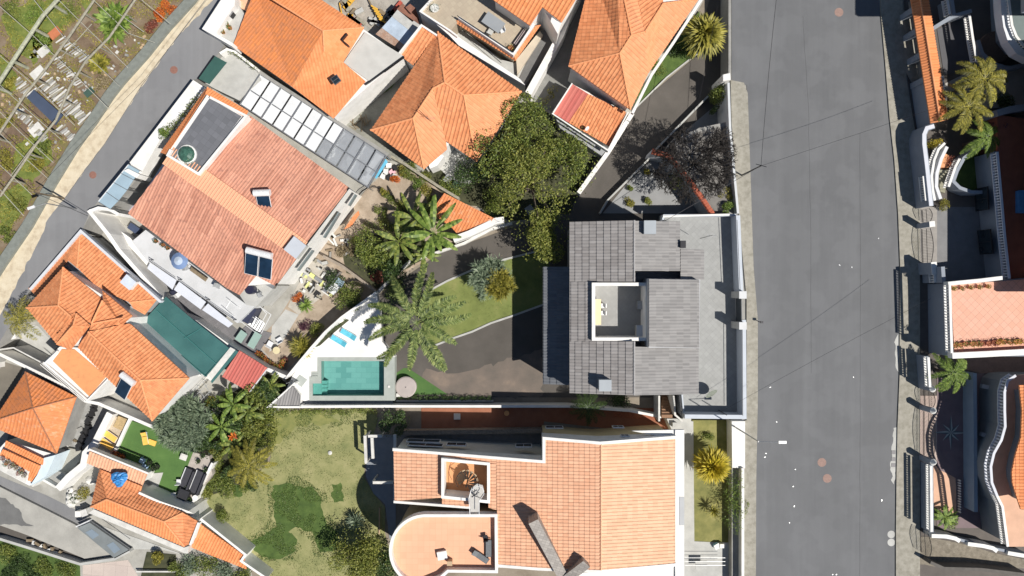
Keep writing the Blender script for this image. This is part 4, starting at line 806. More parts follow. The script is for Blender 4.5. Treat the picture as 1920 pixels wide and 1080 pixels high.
for k in range(4):
    f0=1-k*.25;f1=1-(k+1)*.25
    for i in range(22):
        a_=ring[i];b_=ring[(i+1)%22]; z=lambda f,s:Vector((0,0,.28*(1-f)+.22*mnoise.noise(Vector((f*3,s*1.9,1)))))
        mb.face([c0_.lerp(a_,f0)+z(f0,i),c0_.lerp(b_,f0)+z(f0,(i+1)%22),c0_.lerp(b_,f1)+z(f1,(i+1)%22),c0_.lerp(a_,f1)+z(f1,i)])
tag(mb.build("tarpaulin",plain("blue_tarp",(.03,.22,.60),.5,3.5,.4,c2=(.10,.42,.85))),"crumpled bright blue tarpaulin lying on the orange roof","tarpaulin")
# turf terrace
flat("turf_terrace",[(236,786),(300,806),(362,848),(326,940),(292,925),(306,886),(276,886),(217,849)],1.6,TURF,None,1.6,kind="structure")
flat("stone_terrace",[(200,776),(236,786),(212,855),(168,840)],1.55,plain("sand_stone_paving",(.48,.40,.30),.25,2,.8,.2),None,1.5,kind="structure")
flat("stone_terrace",[(362,848),(392,855),(398,890),(345,958),(322,940)],1.58,plain("pale_slabs",(.42,.38,.34),.2,2,.8,.2),None,1.5,kind="structure"); flat("flower_bed",[(283,888),(306,886),(292,926),(268,915)],1.62,LGREY,None,1.5,kind="structure")
pwall("terrace_wall",[(244,784),(236,800),(215,846)],2.0,1.5,.3,WHITE,None,label="narrow white wall between the yellow loungers and the green turf",cat="wall")
pwall("terrace_edge_wall",[(398,868),(360,945),(354,958)],2.0,0,.25,WHITE,None,label="white wall between the black barbecue corner and the dry lawn",cat="wall")
YC=plain("yellow_cushion",(.86,.50,.10),.08,2,.8)
lounger("yellow sun lounger on the stone terrace, the one nearer the green turf corner",205,817,1.6,R(145),YC,WHITEM,"yellow sun loungers",L=1.9,wd=.75); lounger("yellow sun lounger on the stone terrace, the one nearer the white stair wall",199,832,1.6,R(145),YC,WHITEM,"yellow sun loungers",L=1.9,wd=.75)
lounger("yellow sun lounger on green turf half under the silvery shrub",271,822,1.6,R(100),YC,WHITEM,"yellow sun loungers",L=1.4); box_thing("cushion","small yellow cushion on the green turf beside the silvery shrub","cushion",284,830,1.6,(.9,.6,.2),R(-20),YC,lid=False)
k=flat("wood_platform",[(222,780),(238,786),(229,808),(212,800)],1.7,plain("slatted_wood",(.45,.33,.17),.3,6,.8),None,.1); tag(k,"slatted wooden platform at the top of the yellow lounger terrace","platform")
chair("light blue chair by the grey terrace wall, upper one",267,864,1.6,R(150),plain("light_blue_seat",(.40,.55,.75),.1),"light blue chairs",.65); chair("light blue chair by the grey terrace wall, lower one",271,876,1.6,R(150),MT["light_blue_seat"],"light blue chairs",.7)
for i,(x,y) in enumerate(((280,868),(288,878),(294,876),(222,852),(230,856),(215,850))): pot("dark potted shrub along the wall of the green turf",x,y,.28,1.6,BLACK,(F_DARK,F_ORA)[i>2],"pots along the turf wall",i)
table("white side table on the green turf near the lawn wall",344,857,1.6,R(-20),.8,.7,WHITE2,h=.5); chair("white chair on the green turf beside the black barbecue",325,928,1.6,R(90),WHITEM); chair("white chair on the green turf beside the charcoal sofa",335,903,1.6,R(90),WHITEM)
DK=plain("charcoal_fabric",(.045,.045,.055),.15,2,.8)
for i,(x,y,w_,l_) in enumerate(((355,896,1.1,2.3),(375,903,1.1,2.6))):
    k=thing("outdoor_sofa",("charcoal outdoor sofa nearer the green turf","charcoal outdoor sofa nearer the dry lawn")[i],"sofa",P(x,y,1.6),"charcoal outdoor sofas",R(-22)); q=MB(); q.box((0,0,.3),(w_,l_,.3)); q.build("seat",DK,k,local=True)
    q=MB(); q.box((w_/2-.1,0,.5),(.2,l_,.5)); q.build("backrest",DK,k,local=True); q=MB(); q.box((-w_/2-.12,0,.25),(.22,l_*.95,.06)); q.build("side_board",WHITEM,k,local=True)
box_thing("barbecue","black boxy barbecue in the corner of the turf terrace","barbecue",343,928,1.6,(1.1,1.1,.9),R(-22),BLACK,DKM:=plain("dark_lid",(.035,.035,.04),.1,2,.4)); table("white round table among the clutter of the barbecue corner",366,934,1.6,0,.7,.7,WHITE,rnd_=True)
for i,(x,y) in enumerate(((355,936),(358,944),(350,915),(386,880),(372,865),(380,855))): pot("small plant in the barbecue corner",x,y,.2,1.6,BLACK,F_DARK,"small plants in the barbecue corner",i,h=.3)
# lower left lane ramp
flat("concrete_ramp",[(-60,895),(0,913),(90,958),(143,985),(215,1042),(160,1048),(50,1003),(0,985),(-60,960)],.35,plain("ramp_concrete",(.37,.36,.33),.18,.6,.9,.2),None,.35,kind="structure")
sheet("asphalt_patch",wob([(-40,925),(10,935),(35,955),(45,975),(62,985),(20,985),(-40,975)],5,6),.356,DCONC)
k=thing("footbridge","grey steel walkway with glass inserts between the ramp and the long orange house","walkway",P(190,1010,0)); q=MB(); q.prism(px([(145,990),(168,980),(243,1032),(215,1047)],.9),.7,None); q.build("deck",plain("steel_deck",(.20,.22,.225),.12,1,.5),k)
for a_,c_ in (((160,998),(182,1008)),((200,1022),(222,1035))): q=MB(); q.prism(px([(a_[0],a_[1]),(a_[0]+12,a_[1]-6),(c_[0]+4,c_[1]-5),(c_[0]-8,c_[1]+3)],.92),.9,None); q.build("glass_insert",plain("inset_glass",(.22,.27,.32),.06,1,.3),k)
q=MB(); q.strip(px([(145,988),(170,977),(245,1030)],1.7),.06,1.62); q.build("railing",STEEL,k); q=MB(); q.strip(px([(142,988),(168,976)],1.3),.12,.7); q.build("end_rail",WHITEM,k)
sheet("sun_yard",[(168,978),(345,1040),(300,1030),(245,1030)],.05,LGREY)
pwall("retaining_parapet",[(-30,1010),(0,1011),(62,1030),(150,1058),(215,1048),(243,1033)],.9,0,.3,LGREY,None,label="pale concrete parapet between the shaded lane and grass bank",cat="wall")
for i in range(9): mb=MB(); c=P(56+i*7,1013+i*3+3*(i%2),.3); mb.box(c,(.7,.3,.25),i*1.3); tag(mb.build("rubble_block",WHITE2 if i%2 else WOOD),"pale rubble piece along the foot of the concrete ramp","rubble","rubble along the ramp")
box_thing("white_tank","white round topped tank at the end of the shaded lane","tank",146,964,.1,(.6,.6,.8),0,WHITE,WHITE); box_thing("meter_box","white box at the corner of the long orange house beside the lane","box",157,962,.1,(.7,.7,1.1),R(20),WHITE2)
rr=random.Random(12)
for i in range(12): 
    x=125+rr.random()*45; y=900+rr.random()*45; mb=MB(); c=P(x,y,.4); mb.lathe(c,[(.3+rr.random()*.35,-.4),(.35,0),(.15,.18)],7); tag(mb.build("boulder",WHITE2),"pale boulder in the rock garden beside the long orange house","boulder","boulders of the rock garden")
bush("rock_garden_shrub","yellow and green shrubs among the pale boulders","shrub",155,925,1.1,F_YG,0,.9,200,.15,9); bush("rock_garden_shrub","dark shrub at the lower edge of the rock garden","shrub",140,935,.9,F_DARK,0,.7,160,.14,19)
# ================= centre, pool and east side
# ---- central hip roof house
b=thing("hip_roof_house","orange tiled house with complicated hip roof and small annexe in the upper middle","house",P(840,190,0),"houses of the neighbourhood")
roof(b,[[(821,60,4.5),(834,155,6.8),(812,166,6.6),(775,222,6.3),(695,244,4.5)],[(821,60,4.5),(978,172,4.5),(870,179,6.5),(834,155,6.8)],[(695,244,4.5),(775,222,6.3),(795,317,4.5)],[(812,166,6.6),(834,155,6.8),(870,179,6.5),(893,303,4.5),(847,272,4.6),(836,264,4.7)]],T_OR,
 [[(821,60,4.5),(834,155,6.8)],[(695,244,4.5),(775,222,6.3)],[(775,222,6.3),(812,166,6.6),(834,155,6.8),(870,179,6.5),(978,172,4.5)],[(775,222,6.3),(795,317,4.5)],[(870,179,6.5),(893,303,4.5)]],p=.42,row=.45,amp=.07,rr=.13)
roof(b,[[(775,222,6.3),(812,166,6.6),(836,264,4.7),(838,280,4.5),(795,317,4.5)],[(870,179,6.5),(978,172,4.5),(914,275,4.5),(893,303,4.5)]],tiles("light_orange_tiles",(.72,.29,.13),(.80,.35,.17)),[],p=.42,row=.45,amp=.06)
roof(b,[[(791,50,4.6),(817,66,4.6),(775,123,4.2),(750,104,4.2)]],T_OR,name="annexe_roof",p=.42)
walls(b,[(821,60),(978,172),(914,275),(893,303),(847,272),(838,285),(795,317),(695,244)],4.35,0,.35); walls(b,[(791,50),(819,67),(776,123),(750,104)],4.0,0,.1); mb=MB(); mb.strip(px([(745,104),(790,47),(819,66)],4.9),.2,0); mb.build("annexe_parapet",WHITE,b)
mb=MB(); mb.prism(px([(800,297),(818,281),(832,293),(820,310),(806,316)],3.2),0,None); mb.build("porch_block",WHITE,b)
antenna("thin television antenna mast on the central hip roof",811,230,5.5,2.2,(-1.2,.8))
sheet("side_yard",[(640,225),(755,110),(775,124),(700,245),(790,320),(730,300),(680,262)],.03,plain("stained_yard",(.24,.24,.21),.3,.7,.9)); sheet("moss",wob([(712,165),(740,135),(752,130),(735,165),(712,178)],4),.04,LAWNG)
sheet("back_patio",[(838,285),(850,272),(893,303),(905,320),(880,345),(850,340),(826,318)],.04,LGREY)
pwall("garden_wall",[(722,287),(760,308),(820,348),(860,372)],1.6,0,.3,WOODG,None,label="narrow weathered wall running down beside the central hip roof garden",cat="wall")
box_thing("composter","green rectangular bin beside the back patio of the central house","bin",852,346,0,(1.1,.8,.9),R(-35),plain("green_plastic",(.10,.18,.13),.1,2,.6)); box_thing("composter","grey rectangular bin beside the green one behind the central house","bin",842,337,0,(1.1,.8,.9),R(-35),GREYP)
# ---- roofs between
b=thing("tin_shed","shed with patched rusty and bluish metal sheets between the houses","shed",P(750,70,0)); mats=[plain("rusty_sheet",(.45,.24,.15),.5,1.5,.7,c2=(.40,.36,.32)),plain("blue_tin_sheet",(.42,.50,.60),.2,1.5,.5),plain("pale_tin_sheet",(.46,.46,.44),.2,1.5,.6)]
for i,pts in enumerate(([(704,64),(716,52),(758,84),(750,93)],[(716,52),(735,31),(775,63),(758,84)],[(735,31),(745,18),(788,47),(775,63)])):
    z=2.8+.05*i; mb=MB(); mb.prism(px(pts,z),z-.06,None); mb.build("roof_sheet",(mats[0],mats[1],mats[2])[i],b)
walls(b,[(706,64),(745,20),(786,47),(750,91)],2.7,0,.1,CONC)
k=thing("brick_chimney","rusty brown brick stack beside the tin shed","chimney",P(765,25,0)); q=MB(); q.prism(px([(744,17),(755,6),(782,34),(773,41)],2.9),0,None); q.prism(px([(760,14),(769,7),(779,15),(770,25)],3.3),0,None); q.build("brick_body",plain("rusty_brick",(.24,.11,.075),.3,3,.9),k)
sheet("junk_yard",[(590,-20),(760,-20),(745,20),(704,64),(690,50),(640,20)],.03,plain("junk_yard_floor",(.36,.33,.29),.3,1.2,.9)); rr=random.Random(21)
for i in range(26):
    x=640+rr.random()*105; y=rr.random()*40-2+(x-640)*.12; mb=MB(); c=P(x,y,.3); col=(WOOD,WOODG,plain("red_scrap",(.45,.09,.06),.2),DARKM,LGREY,plain("yellow_scrap",(.70,.40,.05),.2))[i%6]; mb.box(c,(rr.uniform(.5,2.6),rr.uniform(.1,.6),.25),rr.choice((R(-38),R(50),rr.random()*3))); tag(mb.build("scrap_piece",col),"piece of scrap or timber in the junk yard behind the orange roof","scrap","scrap in the junk yard")
k=thing("pallet_stack","stack of yellow boards leaning beside black scrap in the junk yard","boards",P(708,25,0)); 
for i in range(6): q=MB(); c=P(702+i*3,14+i*5,.8); q.box(c,(.9,.16,.08),R(-30)); q.build("board",MT["yellow_scrap"],k)
for i in range(14):
    x=660+rr.random()*30;y=212+rr.random()*30; mb=MB(); c=P(x,y,.25); mb.box(c,(rr.uniform(.5,1.4),.08,.08),rr.random()*3); tag(mb.build("firewood_piece",WOOD),"stick of brown firewood piled by the white side wall","firewood","firewood pile")
# ---- house with tan roof terrace (top)
b=thing("terrace_house","tall white house with tan tiled roof terrace and orange roof at the top edge","house",P(920,60,0),"houses of the neighbourhood")
def hz(x,y): return 7.4+.0215*max(0,(x-925)*.57-(y-0)*.82)
pl=[(920,-4),(994,48),(1017,13),(1053,42),(1080,-2),(1110,-60),(950,-60)]
roof(b,[[(x,y,hz(x,y)) for x,y in pl]],T_OR2,p=.42,row=.45,amp=.06)
walls(b,[(925,0),(994,47),(1017,14),(1053,41),(1080,-2),(1110,-60),(950,-60)],7.2,0,.15)
floor_=[(818,-40),(812,-5),(790,22),(845,58),(862,36),(962,101),(1000,45),(925,-5),(950,-60),(830,-60)]
flat("roof_terrace",floor_,4.6,pavers("tan_terrace_tiles",(.42,.35,.265),(.47,.40,.30),(.36,.30,.23),.5,R(-38),1,.02),b,4.6)
mb=MB(); mb.prism(px([(789,20),(845,58),(858,68),(975,148),(985,160),(860,85),(842,66)],4.5),0,None); mb.build("lower_wall",WHITE,b)
mb=MB(); mb.strip(px([(818,-40),(812,-5),(788,21),(845,58),(858,68)],5.0),.18,0); mb.build("terrace_parapet",WHITE,b); mb=MB(); mb.strip(px([(860,32),(962,101),(1001,45)],5.5),.22,4.3); mb.build("terrace_parapet",WHITE,b)
mb=MB(); mb.strip(px([(857,29),(962,98),(997,46)],5.75),.07,5.7); mb.build("railing",DARKM,b)
roof(b,[[(862,36,4.9),(963,103,4.9),(966,114,4.4),(850,40,4.4)],[(963,103,4.9),(1004,48,4.9),(1014,46,4.4),(966,114,4.4)]],T_OR,name="skirt_roof",p=.36)
flat("lower_court",[(845,60),(868,56),(940,112),(965,118),(1015,62),(1030,68),(975,155),(960,148)],1.8,LGREY,b,1.8); sheet("court_shadow_floor",[(1015,58),(1040,52),(1045,66),(985,160),(972,150)],1.9,DCONC)
flat("cream_path",[(968,112),(1012,58),(1018,66),(970,140)],2.4,plain("cream_path_paint",(.55,.48,.38),.08,1,.8),b,2.4)
mb=MB(); mb.strip(px([(1082,-20),(1060,25),(1046,62),(985,172)],3.0),.75,0,side=1); mb.build("side_wall",WHITE,b); mb=MB(); mb.prism(px([(1017,14),(1028,32),(1046,64),(1053,42)],6.3),1.5,None); mb.build("corner_block",WHITE,b)
table("grey rectangular table with glasses on the tan roof terrace",925,42,4.6,R(-35),2.3,1.35,plain("grey_tabletop",(.30,.32,.34),.05,1,.4))
chair("light chair below the grey table on the roof terrace",919,60,4.6,R(60),LGREY,"chairs on the roof terrace",.6); chair("white chair at the right end of the grey table on the roof terrace",942,57,4.6,R(200),WHITEM,"chairs on the roof terrace",.5)
k=thing("bench","long narrow pink grey bench along the right parapet of the roof terrace","bench",P(977,70,4.6),None,R(54)); q=MB(); q.box((0,0,.43),(2.3,.4,.07)); q.build("seat",plain("pinkish_slab",(.42,.35,.33),.1),k,local=True)
for s_ in (-.9,.9): q=MB(); q.box((s_,0,.2),(.1,.35,.4)); q.build("leg",DARKM,k,local=True)
pot("dark yellow plant in the lower corner of the roof terrace",958,90,.3,4.6,None,F_YG,None,3); pot("green shrub beside the roof edge on the roof terrace",989,53,.32,4.6,None,F_DARK,None,5); pot("silvery shrub at the upper corner of the roof terrace",815,15,.45,4.6,WHITE2,F_BLUE,None,6)
for i in range(30): mb=MB(); c=P(870+i*3.4,60+i*2.3,2.6); mb.box((c.x,c.y,2.2),(.05,.05,.8)); 
k=thing("path_railing","dark railing running down the grey side ramp of the terrace house","railing",P(900,100,1.8)); q=MB(); q.strip(px([(845,60),(905,105),(940,135),(975,160)],2.9),.06,2.84); q.strip(px([(866,55),(940,118)],2.9),.06,2.84); q.build("rail",DARKM,k)
for i in range(24): t_=i/23; c=P(845+130*t_,60+100*t_,2.84); q=MB(); q.tube((c.x,c.y,1.8),(c.x,c.y,2.86),.02); q.build("bar",DARKM,k)
sheet("east_alley",[(1100,-30),(1150,0),(1065,125),(1075,150),(1036,212),(1000,185),(985,170),(1046,70),(1080,0)],.035,plain("alley_concrete",(.22,.22,.21),.2,.8,.9))
# ---- orange house beside the driveway
b=thing("driveway_house","orange tiled house with white gutter wall standing beside the driveway","house",P(1180,110,0),"houses of the neighbourhood")
roof(b,[[(1066,124,6),(1162,100,7.8),(1184,66,8.1),(1170,-2,8),(1158,-50,8),(1112,-60,6)],[(1195,-2,7.4),(1209,60,8.1),(1243,7,7),(1245,-30,7)],[(1066,124,6),(1162,100,7.8),(1182,206,6)]],T_OR,[[(1066,124,6),(1162,100,7.8),(1184,66,8.1),(1170,-2,8)],[(1162,100,7.8),(1182,206,6)],[(1209,60,8.1),(1243,7,7.1)]],p=.4,row=.45,amp=.06)
roof(b,[[(1170,-2,8),(1184,66,8.1),(1209,60,8.1),(1195,-2,7.4),(1190,-40,7.3),(1160,-40,8)],[(1184,66,8.1),(1162,100,7.8),(1182,206,6),(1215,138,6),(1257,76,6),(1310,-2,6),(1243,7,7.1),(1209,60,8.1)]],MT["light_orange_tiles"],[[(1184,66,8.1),(1209,60,8.1)],[(1243,7,7.1),(1310,-2,6)]],p=.4,row=.45,amp=.05)
walls(b,[(1066,124),(1182,206),(1215,138),(1257,76),(1310,0),(1290,-60),(1112,-60)],5.85,0,.35)
mb=MB(); mb.strip(px([(1186,212),(1222,140),(1264,78),(1317,-4)],5.7),.30,5.1); mb.build("gutter_ledge",WHITE,b)
roof(b,[[(1103,176,3.6),(1174,210,3.6),(1145,276,3.1),(1066,230,3.1)]],T_OR,name="annexe_roof",p=.36); roof(b,[[(1074,158,3.6),(1103,176,3.6),(1066,230,3.1),(1037,212,3.1)]],T_RED,name="red_roof",p=.5,row=9,amp=.03)
walls(b,[(1074,157),(1174,209),(1145,277),(1036,213)],3.0,0,.05); mb=MB(); mb.strip(px([(1073,156),(1036,213),(1140,282),(1178,210)],3.75),.14,2.9); mb.strip(px([(1186,212),(1140,286),(1085,362)],1.4),.5,0); mb.build("annexe_parapet",WHITE,b)
flat("annexe_side",[(1040,216),(1140,278),(1128,292),(1050,240)],1.8,GREYP,b,1.8)
dish("small satellite dish on the orange annexe roof beside the driveway",1100,240,3.3,.28,R(40))
flat("verge_bed",[(1186,206),(1200,170),(1252,100),(1312,20),(1306,100),(1240,150),(1188,204)],.3,LAWNG,None,.3,kind="structure"); pwall("bed_kerb",[(1310,98),(1250,145),(1187,207)],.4,0,.15,LGREY,None,label="pale kerb between the grass bed and the driveway",cat="kerb")
# ---- triangular courtyard with red capped wall
sheet("courtyard_floor",[(1338,200),(1362,190),(1362,235),(1246,290),(1300,345),(1345,400),(1130,400),(1175,345),(1220,300)],.02,plain("courtyard_concrete",(.27,.275,.28),.12,.6,.85,.15))
pwall("courtyard_wall",[(1328,180),(1230,280),(1215,300),(1140,375),(1125,400)],.9,0,.2,LGREY,None,label="low pale wall dividing the driveway from the triangular courtyard",cat="wall")
b=thing("red_capped_wall","wall with red tile coping curving through the courtyard under the bare tree","wall",P(1300,330,0)); mb=MB(); cl=px([(1222,284),(1252,292),(1275,318),(1300,350),(1320,378),(1336,402)],3.5); mb.strip(cl,.45,0); mb.build("wall_body",plain("bluish_wall",(.50,.52,.56),.06,1,.8),b)
mb=MB()
for a_,c_ in zip(cl,cl[1:]):
    L=(c_-a_).length;k=int(L/.3)
    for i in range(k): s_=a_.lerp(c_,i/k)+Vector((0,0,.06));e=a_.lerp(c_,(i+.96)/k)+Vector((0,0,.06)); mb.tube(s_,e,.34,.30,8)
mb.build("tile_coping",plain("red_coping",(.42,.11,.06),.25,4,.8),b)
pwall("street_wall",[(1366,155),(1369,240),(1384,400)],4.0,0,.25,plain("street_wall_paint",(.58,.60,.62),.06,1,.8),None,label="bluish white wall holding up the pavement beside the courtyard",cat="wall")
mb=MB(); mb.prism(px([(1355,140),(1369,137),(1370,150),(1356,152)],4.2),0,None); tag(mb.build("gate_pillar",WHITE),"square white pillar at the top end of the street wall","pillar")
# ---- grey modern house
b=thing("grey_house","large modern house with grey brown tiled roofs and sunken roof court","house",P(1190,580,0),"houses of the neighbourhood")
GT=dict(p=.33,row=.74,amp=.035,step=.07,rm=RIDGEG)
roof(b,[[(1068,416,9),(1187,413,10.5),(1187,528,10.5),(1068,528,9)],[(1068,528,9),(1111,528,9.55),(1111,640,9.55),(1068,640,9)],[(1068,640,9),(1187,640,10.5),(1187,741,10.5),(1068,737,9)]],T_GREY,[[(1189,413,10.5),(1189,528,10.5)]],**GT)
T_GREY2=tiles("pale_grey_tiles",(.22,.212,.21),(.30,.29,.285),stain=(.17,.18,.19),sa=.3,var=.3); GT2=dict(p=.33,row=.74,amp=.03,step=.03,rm=RIDGEG)
roof(b,[[(1190,414,10.4),(1275,415,9.5),(1275,508,9.5),(1190,508,10.4)],[(1276,466,9.5),(1320,468,9.02),(1320,524,9.02),(1276,524,9.5)],[(1217,523,11.4),(1311,525,10.3),(1311,652,10.3),(1217,650,11.4)],[(1190,650,10.4),(1310,653,9.2),(1310,739,9.2),(1190,741,10.4)]],T_GREY2,[[(1189,640,10.5),(1189,741,10.5)]],name="east_roof",**GT2)
roof(b,[[(1187,508,8.4),(1275,508,8.0),(1275,530,8.0),(1187,530,8.4)]],T_GREY2,name="sunken_roof",**GT2)
roof(b,[[(1018,500,5.4),(1069,500,6.4),(1069,722,6.4),(1018,720,5.4)]],tiles("shade_tinted_tiles",(.12,.13,.15),(.17,.18,.20),sa=.2),name="lower_roof",**GT)  # lower roof tiles coloured dark blue to carry the shade lying there
walls(b,[(1068,417),(1275,416),(1275,466),(1318,468),(1310,739),(1068,736)],7.15,0,.35,GREYP); walls(b,[(1020,502),(1070,502),(1070,720),(1020,718)],5.2,0,.3,GREYP)
mb=MB(); W8=inset(px([(1068,416),(1187,413),(1275,415),(1275,466),(1318,468),(1310,739),(1187,741),(1068,737)],8.9),.3); zz=[8.9,10.3,9.35,9.3,8.9,9.1,10.3,8.9]
mb.strip([Vector((q.x,q.y,z)) for q,z in zip(W8,zz)],.2,7.0,None,True); mb.strip(px([(1218,524,11.3),(1310,526,10.2),(1310,651,10.2),(1218,650,11.3)]),.2,7.0,None,True); mb.build("upper_wall",plain("blue_grey_render",(.42,.43,.45),.06,1,.8),b)
mb=MB(); mb.strip(px([(1113,533),(1214,533),(1214,636),(1113,636)],10.1),.34,7.0,None,True); mb.build("court_parapet",WHITE,b)
flat("court_floor",[(1112,532),(1215,532),(1215,637),(1112,637)],7.35,pavers("court_tiles",(.30,.30,.29),(.33,.33,.32),(.25,.25,.25),.35,R(45),1,.015),b,.15)
for x,y,w_,h_ in ((1219,426,1.15,1.3),(1135,723,1.2,1.1)): box_thing("chimney","plain grey square chimney on the "+("upper right" if x>1200 else "lower left")+" part of the grey brown roof","chimney",x,y,9.4,(w_,h_,1.6),0,plain("chimney_render",(.34,.37,.39),.06,1,.8),plain("chimney_cap",(.36,.39,.42),.05,1,.7))
box_thing("roof_vent","small dark roof vent beside the step of the grey brown roof","vent",1281,458,9.2,(.5,.7,.7),0,DARKM,DARKM)
tb=table("narrow beige table against the white court wall",1119,585,7.35,0,.9,2.7,plain("beige_top",(.75,.58,.36),.05,1,.6)); chair("upper small chair beside the beige court table",1131,573,7.35,R(180),WHITEM,"chairs in the roof court",.45); chair("lower small chair beside the beige court table",1131,587,7.35,R(180),WHITEM,"chairs in the roof court",.45)
box_thing("roof_court_box","pale blue grey cabinet in the shaded corner of the roof court","cabinet",1202,620,7.35,(.9,1.1,1.0),0,LGREY,plain("cabinet_top",(.50,.55,.62),.05,1,.5)); box_thing("roof_court_grill","rounded grey appliance in the shaded side of the roof court","appliance",1205,572,7.35,(1.0,.8,.9),0,STEEL)
b=thing("parking_terrace","wide grey tiled parking terrace beside the grey brown roofs","terrace",P(1330,600,0))
flat("terrace_floor",[(1246,400),(1383,402),(1397,785),(1281,785),(1277,738),(1240,738)],ZS+.02,GP,b,ZS+.1)
mb=MB(); mb.strip(px([(1243,412),(1245,404),(1380,403)],4.1),.22,2.9); mb.strip(px([(1384,404),(1390,548)],4.9),.45,2.9); mb.strip(px([(1395,600),(1396,782),(1284,781)],4.9),.45,2.9); mb.strip(px([(1279,740),(1283,782)],3.7),.15,0); mb.build("terrace_wall",plain("terrace_wall_paint",(.52,.56,.62),.05,1,.8),b)
mb=MB(); mb.strip(px([(1243,406),(1372,402)],4.16),.2,4.1); mb.build("wall_coping",WHITE,b)
mb=MB(); mb.strip(px([(1382,412),(1388,545)],5.25),.04,5.2); mb.strip(px([(1392,605),(1393,780)],5.25),.04,5.2); mb.build("top_rail",DARKM,b)
for n_,y in (("upper",553),("lower",611)): box_thing("gate_pillar",n_+" pale pillar of the terrace gate facing the street","pillar",1393,y,ZS,(.75,.75,2.9),0,LGREY,plain("pillar_cap",(.60,.61,.62),.05),"pillars of the terrace gate")
k=thing("sliding_gate","dark sliding gate between the two pale pillars at the street","gate",P(1390,580,ZS)); q=MB(); q.strip(px([(1390,556),(1391,606)],4.9),.07,3.1); q.build("gate_panel",plain("gate_grey",(.06,.07,.08),.1,2,.5),k); q=MB(); q.strip(px([(1386,558),(1387,606)],3.12),.08,3.03); q.build("gate_track",STEEL,k)
antenna("tall thin aerial mast on the grey parking terrace",1313,447,ZS+1.5,4.5,(0,0)); dish("round mesh dish standing at the lower end of the parking terrace",1333,737,ZS,.75,R(30),plain("mesh_grey",(.22,.24,.20),.3,6,.6),h=1.2)
k=thing("utility_pole","dark utility pole at the lower left of the parking terrace","pole",P(1345,765,ZS)); q=MB(); c=P(1352,772,ZS+1); q.tube((c.x,c.y,ZS),(c.x,c.y,ZS+3),.05); q.build("pole_shaft",DARKM,k)
# entrance steps / strips south of grey house
b=thing("entrance_stair","narrow brown entrance stair between the grey house and the salmon roofed house","staircase",P(1250,770,0))
for i in range(8): q=MB(); c=P(1251,742+i*5.5,.4+.3*i); q.box((c.x,c.y,(.4+.3*i)/2),(1.2,.36,.4+.3*i)); q.build("step",plain("brown_step",(.26,.15,.09),.15,2,.8),b)
q=MB(); q.strip(px([(1236,742),(1236,790)],2.6),.2,0); q.strip(px([(1263,742),(1266,778),(1280,790)],3.2),.2,0); q.build("side_wall",WHITE2,b)
k=thing("stair_railing","dark railing with balusters beside the brown entrance stair","railing",P(1275,760,3)); q=MB(); q.strip(px([(1274,742),(1279,782)],4.2),.05,4.15); q.build("rail",DARKM,k)
for i in range(12): c=P(1274+i*.42,742+i*3.5,4.15); q=MB(); q.tube((c.x,c.y,3),c,.02); q.build("bar",DARKM,k)
# shade yard between
sheet("red_yard",[(790,765),(1290,765),(1290,800),(1245,815),(1020,790),(1018,803),(790,803)],.02,plain("terracotta_paving",(.30,.115,.06),.12,1,.8,c2=(.34,.14,.08)))
sheet("stone_strip",[(742,802),(1018,802),(1018,850),(740,850)],.015,plain("stone_strip_paving",(.24,.23,.22),.2,2,.9)); sheet("red_stair_path",[(1150,766),(1240,766),(1240,790),(1150,782)],.05,plain("red_brown_path",(.30,.10,.05),.3,4,.8))
pwall("boundary_wall",[(510,763),(700,762),(900,762),(1064,762),(1180,770),(1240,782)],1.9,0,.28,WHITE,None,label="long white boundary wall between the pool garden and the salmon roofed house",cat="wall")
b=thing("garden_annexe_wall","rough dark stone wall below the terracotta yard","wall",P(880,815,0)); q=MB(); q.strip(px([(745,812),(1018,808)],1.2),.5,0); q.build("wall_body",plain("rough_stone",(.25,.21,.17),.35,4,.9,.5),b)
table("small round table in the shade of the terracotta yard",950,775,0,0,.6,.6,plain("orange_top",(.70,.35,.14),.1),rnd_=True,h=.6); box_thing("ac_unit","small white box on the terracotta yard","box",857,781,0,(.7,.65,.25),0,WHITE2)
# ---- pool
b=thing("swimming_pool","rectangular swimming pool with teal stone tiles and a small side basin","swimming pool",P(660,710,0))
ZD=1.3
def ringfill(outer,inner,z,name,mat,parent,th):
    pass
deck=[(706,548),(712,580),(716,640),(740,668),(740,700),(742,742),(736,761),(560,763),(506,762),(540,708),(590,650),(640,600),(690,556)]
DECKM=plain("white_deck",(.74,.73,.71),.05,.5,.7,.05,c2=(.82,.81,.79)); COP=plain("stone_coping",(.36,.39,.36),.10,1.2,.7,.1)
pool=[(602,677),(720,677),(720,742),(586,742),(586,719),(602,719)]
# deck in pieces around the basin
for pts in ([(706,548),(712,580),(716,640),(740,668),(740,670),(586,670),(575,670),(590,650),(640,600),(690,556)],[(575,670),(595,670),(595,706),(580,706),(580,750),(570,752),(536,730),(548,705),(560,688)]):
    q=MB(); q.prism(px(pts,ZD),0,None); o=q.build("deck",DECKM,b)
q=MB(); q.prism(px([(595,670),(740,670),(740,677),(602,677),(602,719),(595,719)],ZD+.03),0,None); q.prism(px([(720,677),(740,677),(740,751),(720,751)],ZD+.03),0,None); q.prism(px([(580,742),(720,742),(720,751),(580,751)],ZD+.03),0,None); q.prism(px([(580,706),(595,706),(595,719),(586,719),(586,742),(580,742)],ZD+.03),0,None); q.build("coping",COP,b)
q=MB(); q.poly(px([(596,671),(728,671),(728,747),(582,747),(582,712),(596,712)],.02)); q.build("basin_floor",pavers("teal_tiles",(.30,.44,.42),(.42,.55,.52),(.24,.36,.35),.62,0,1.9,.02,.3,off=.5,wear=.1),b)
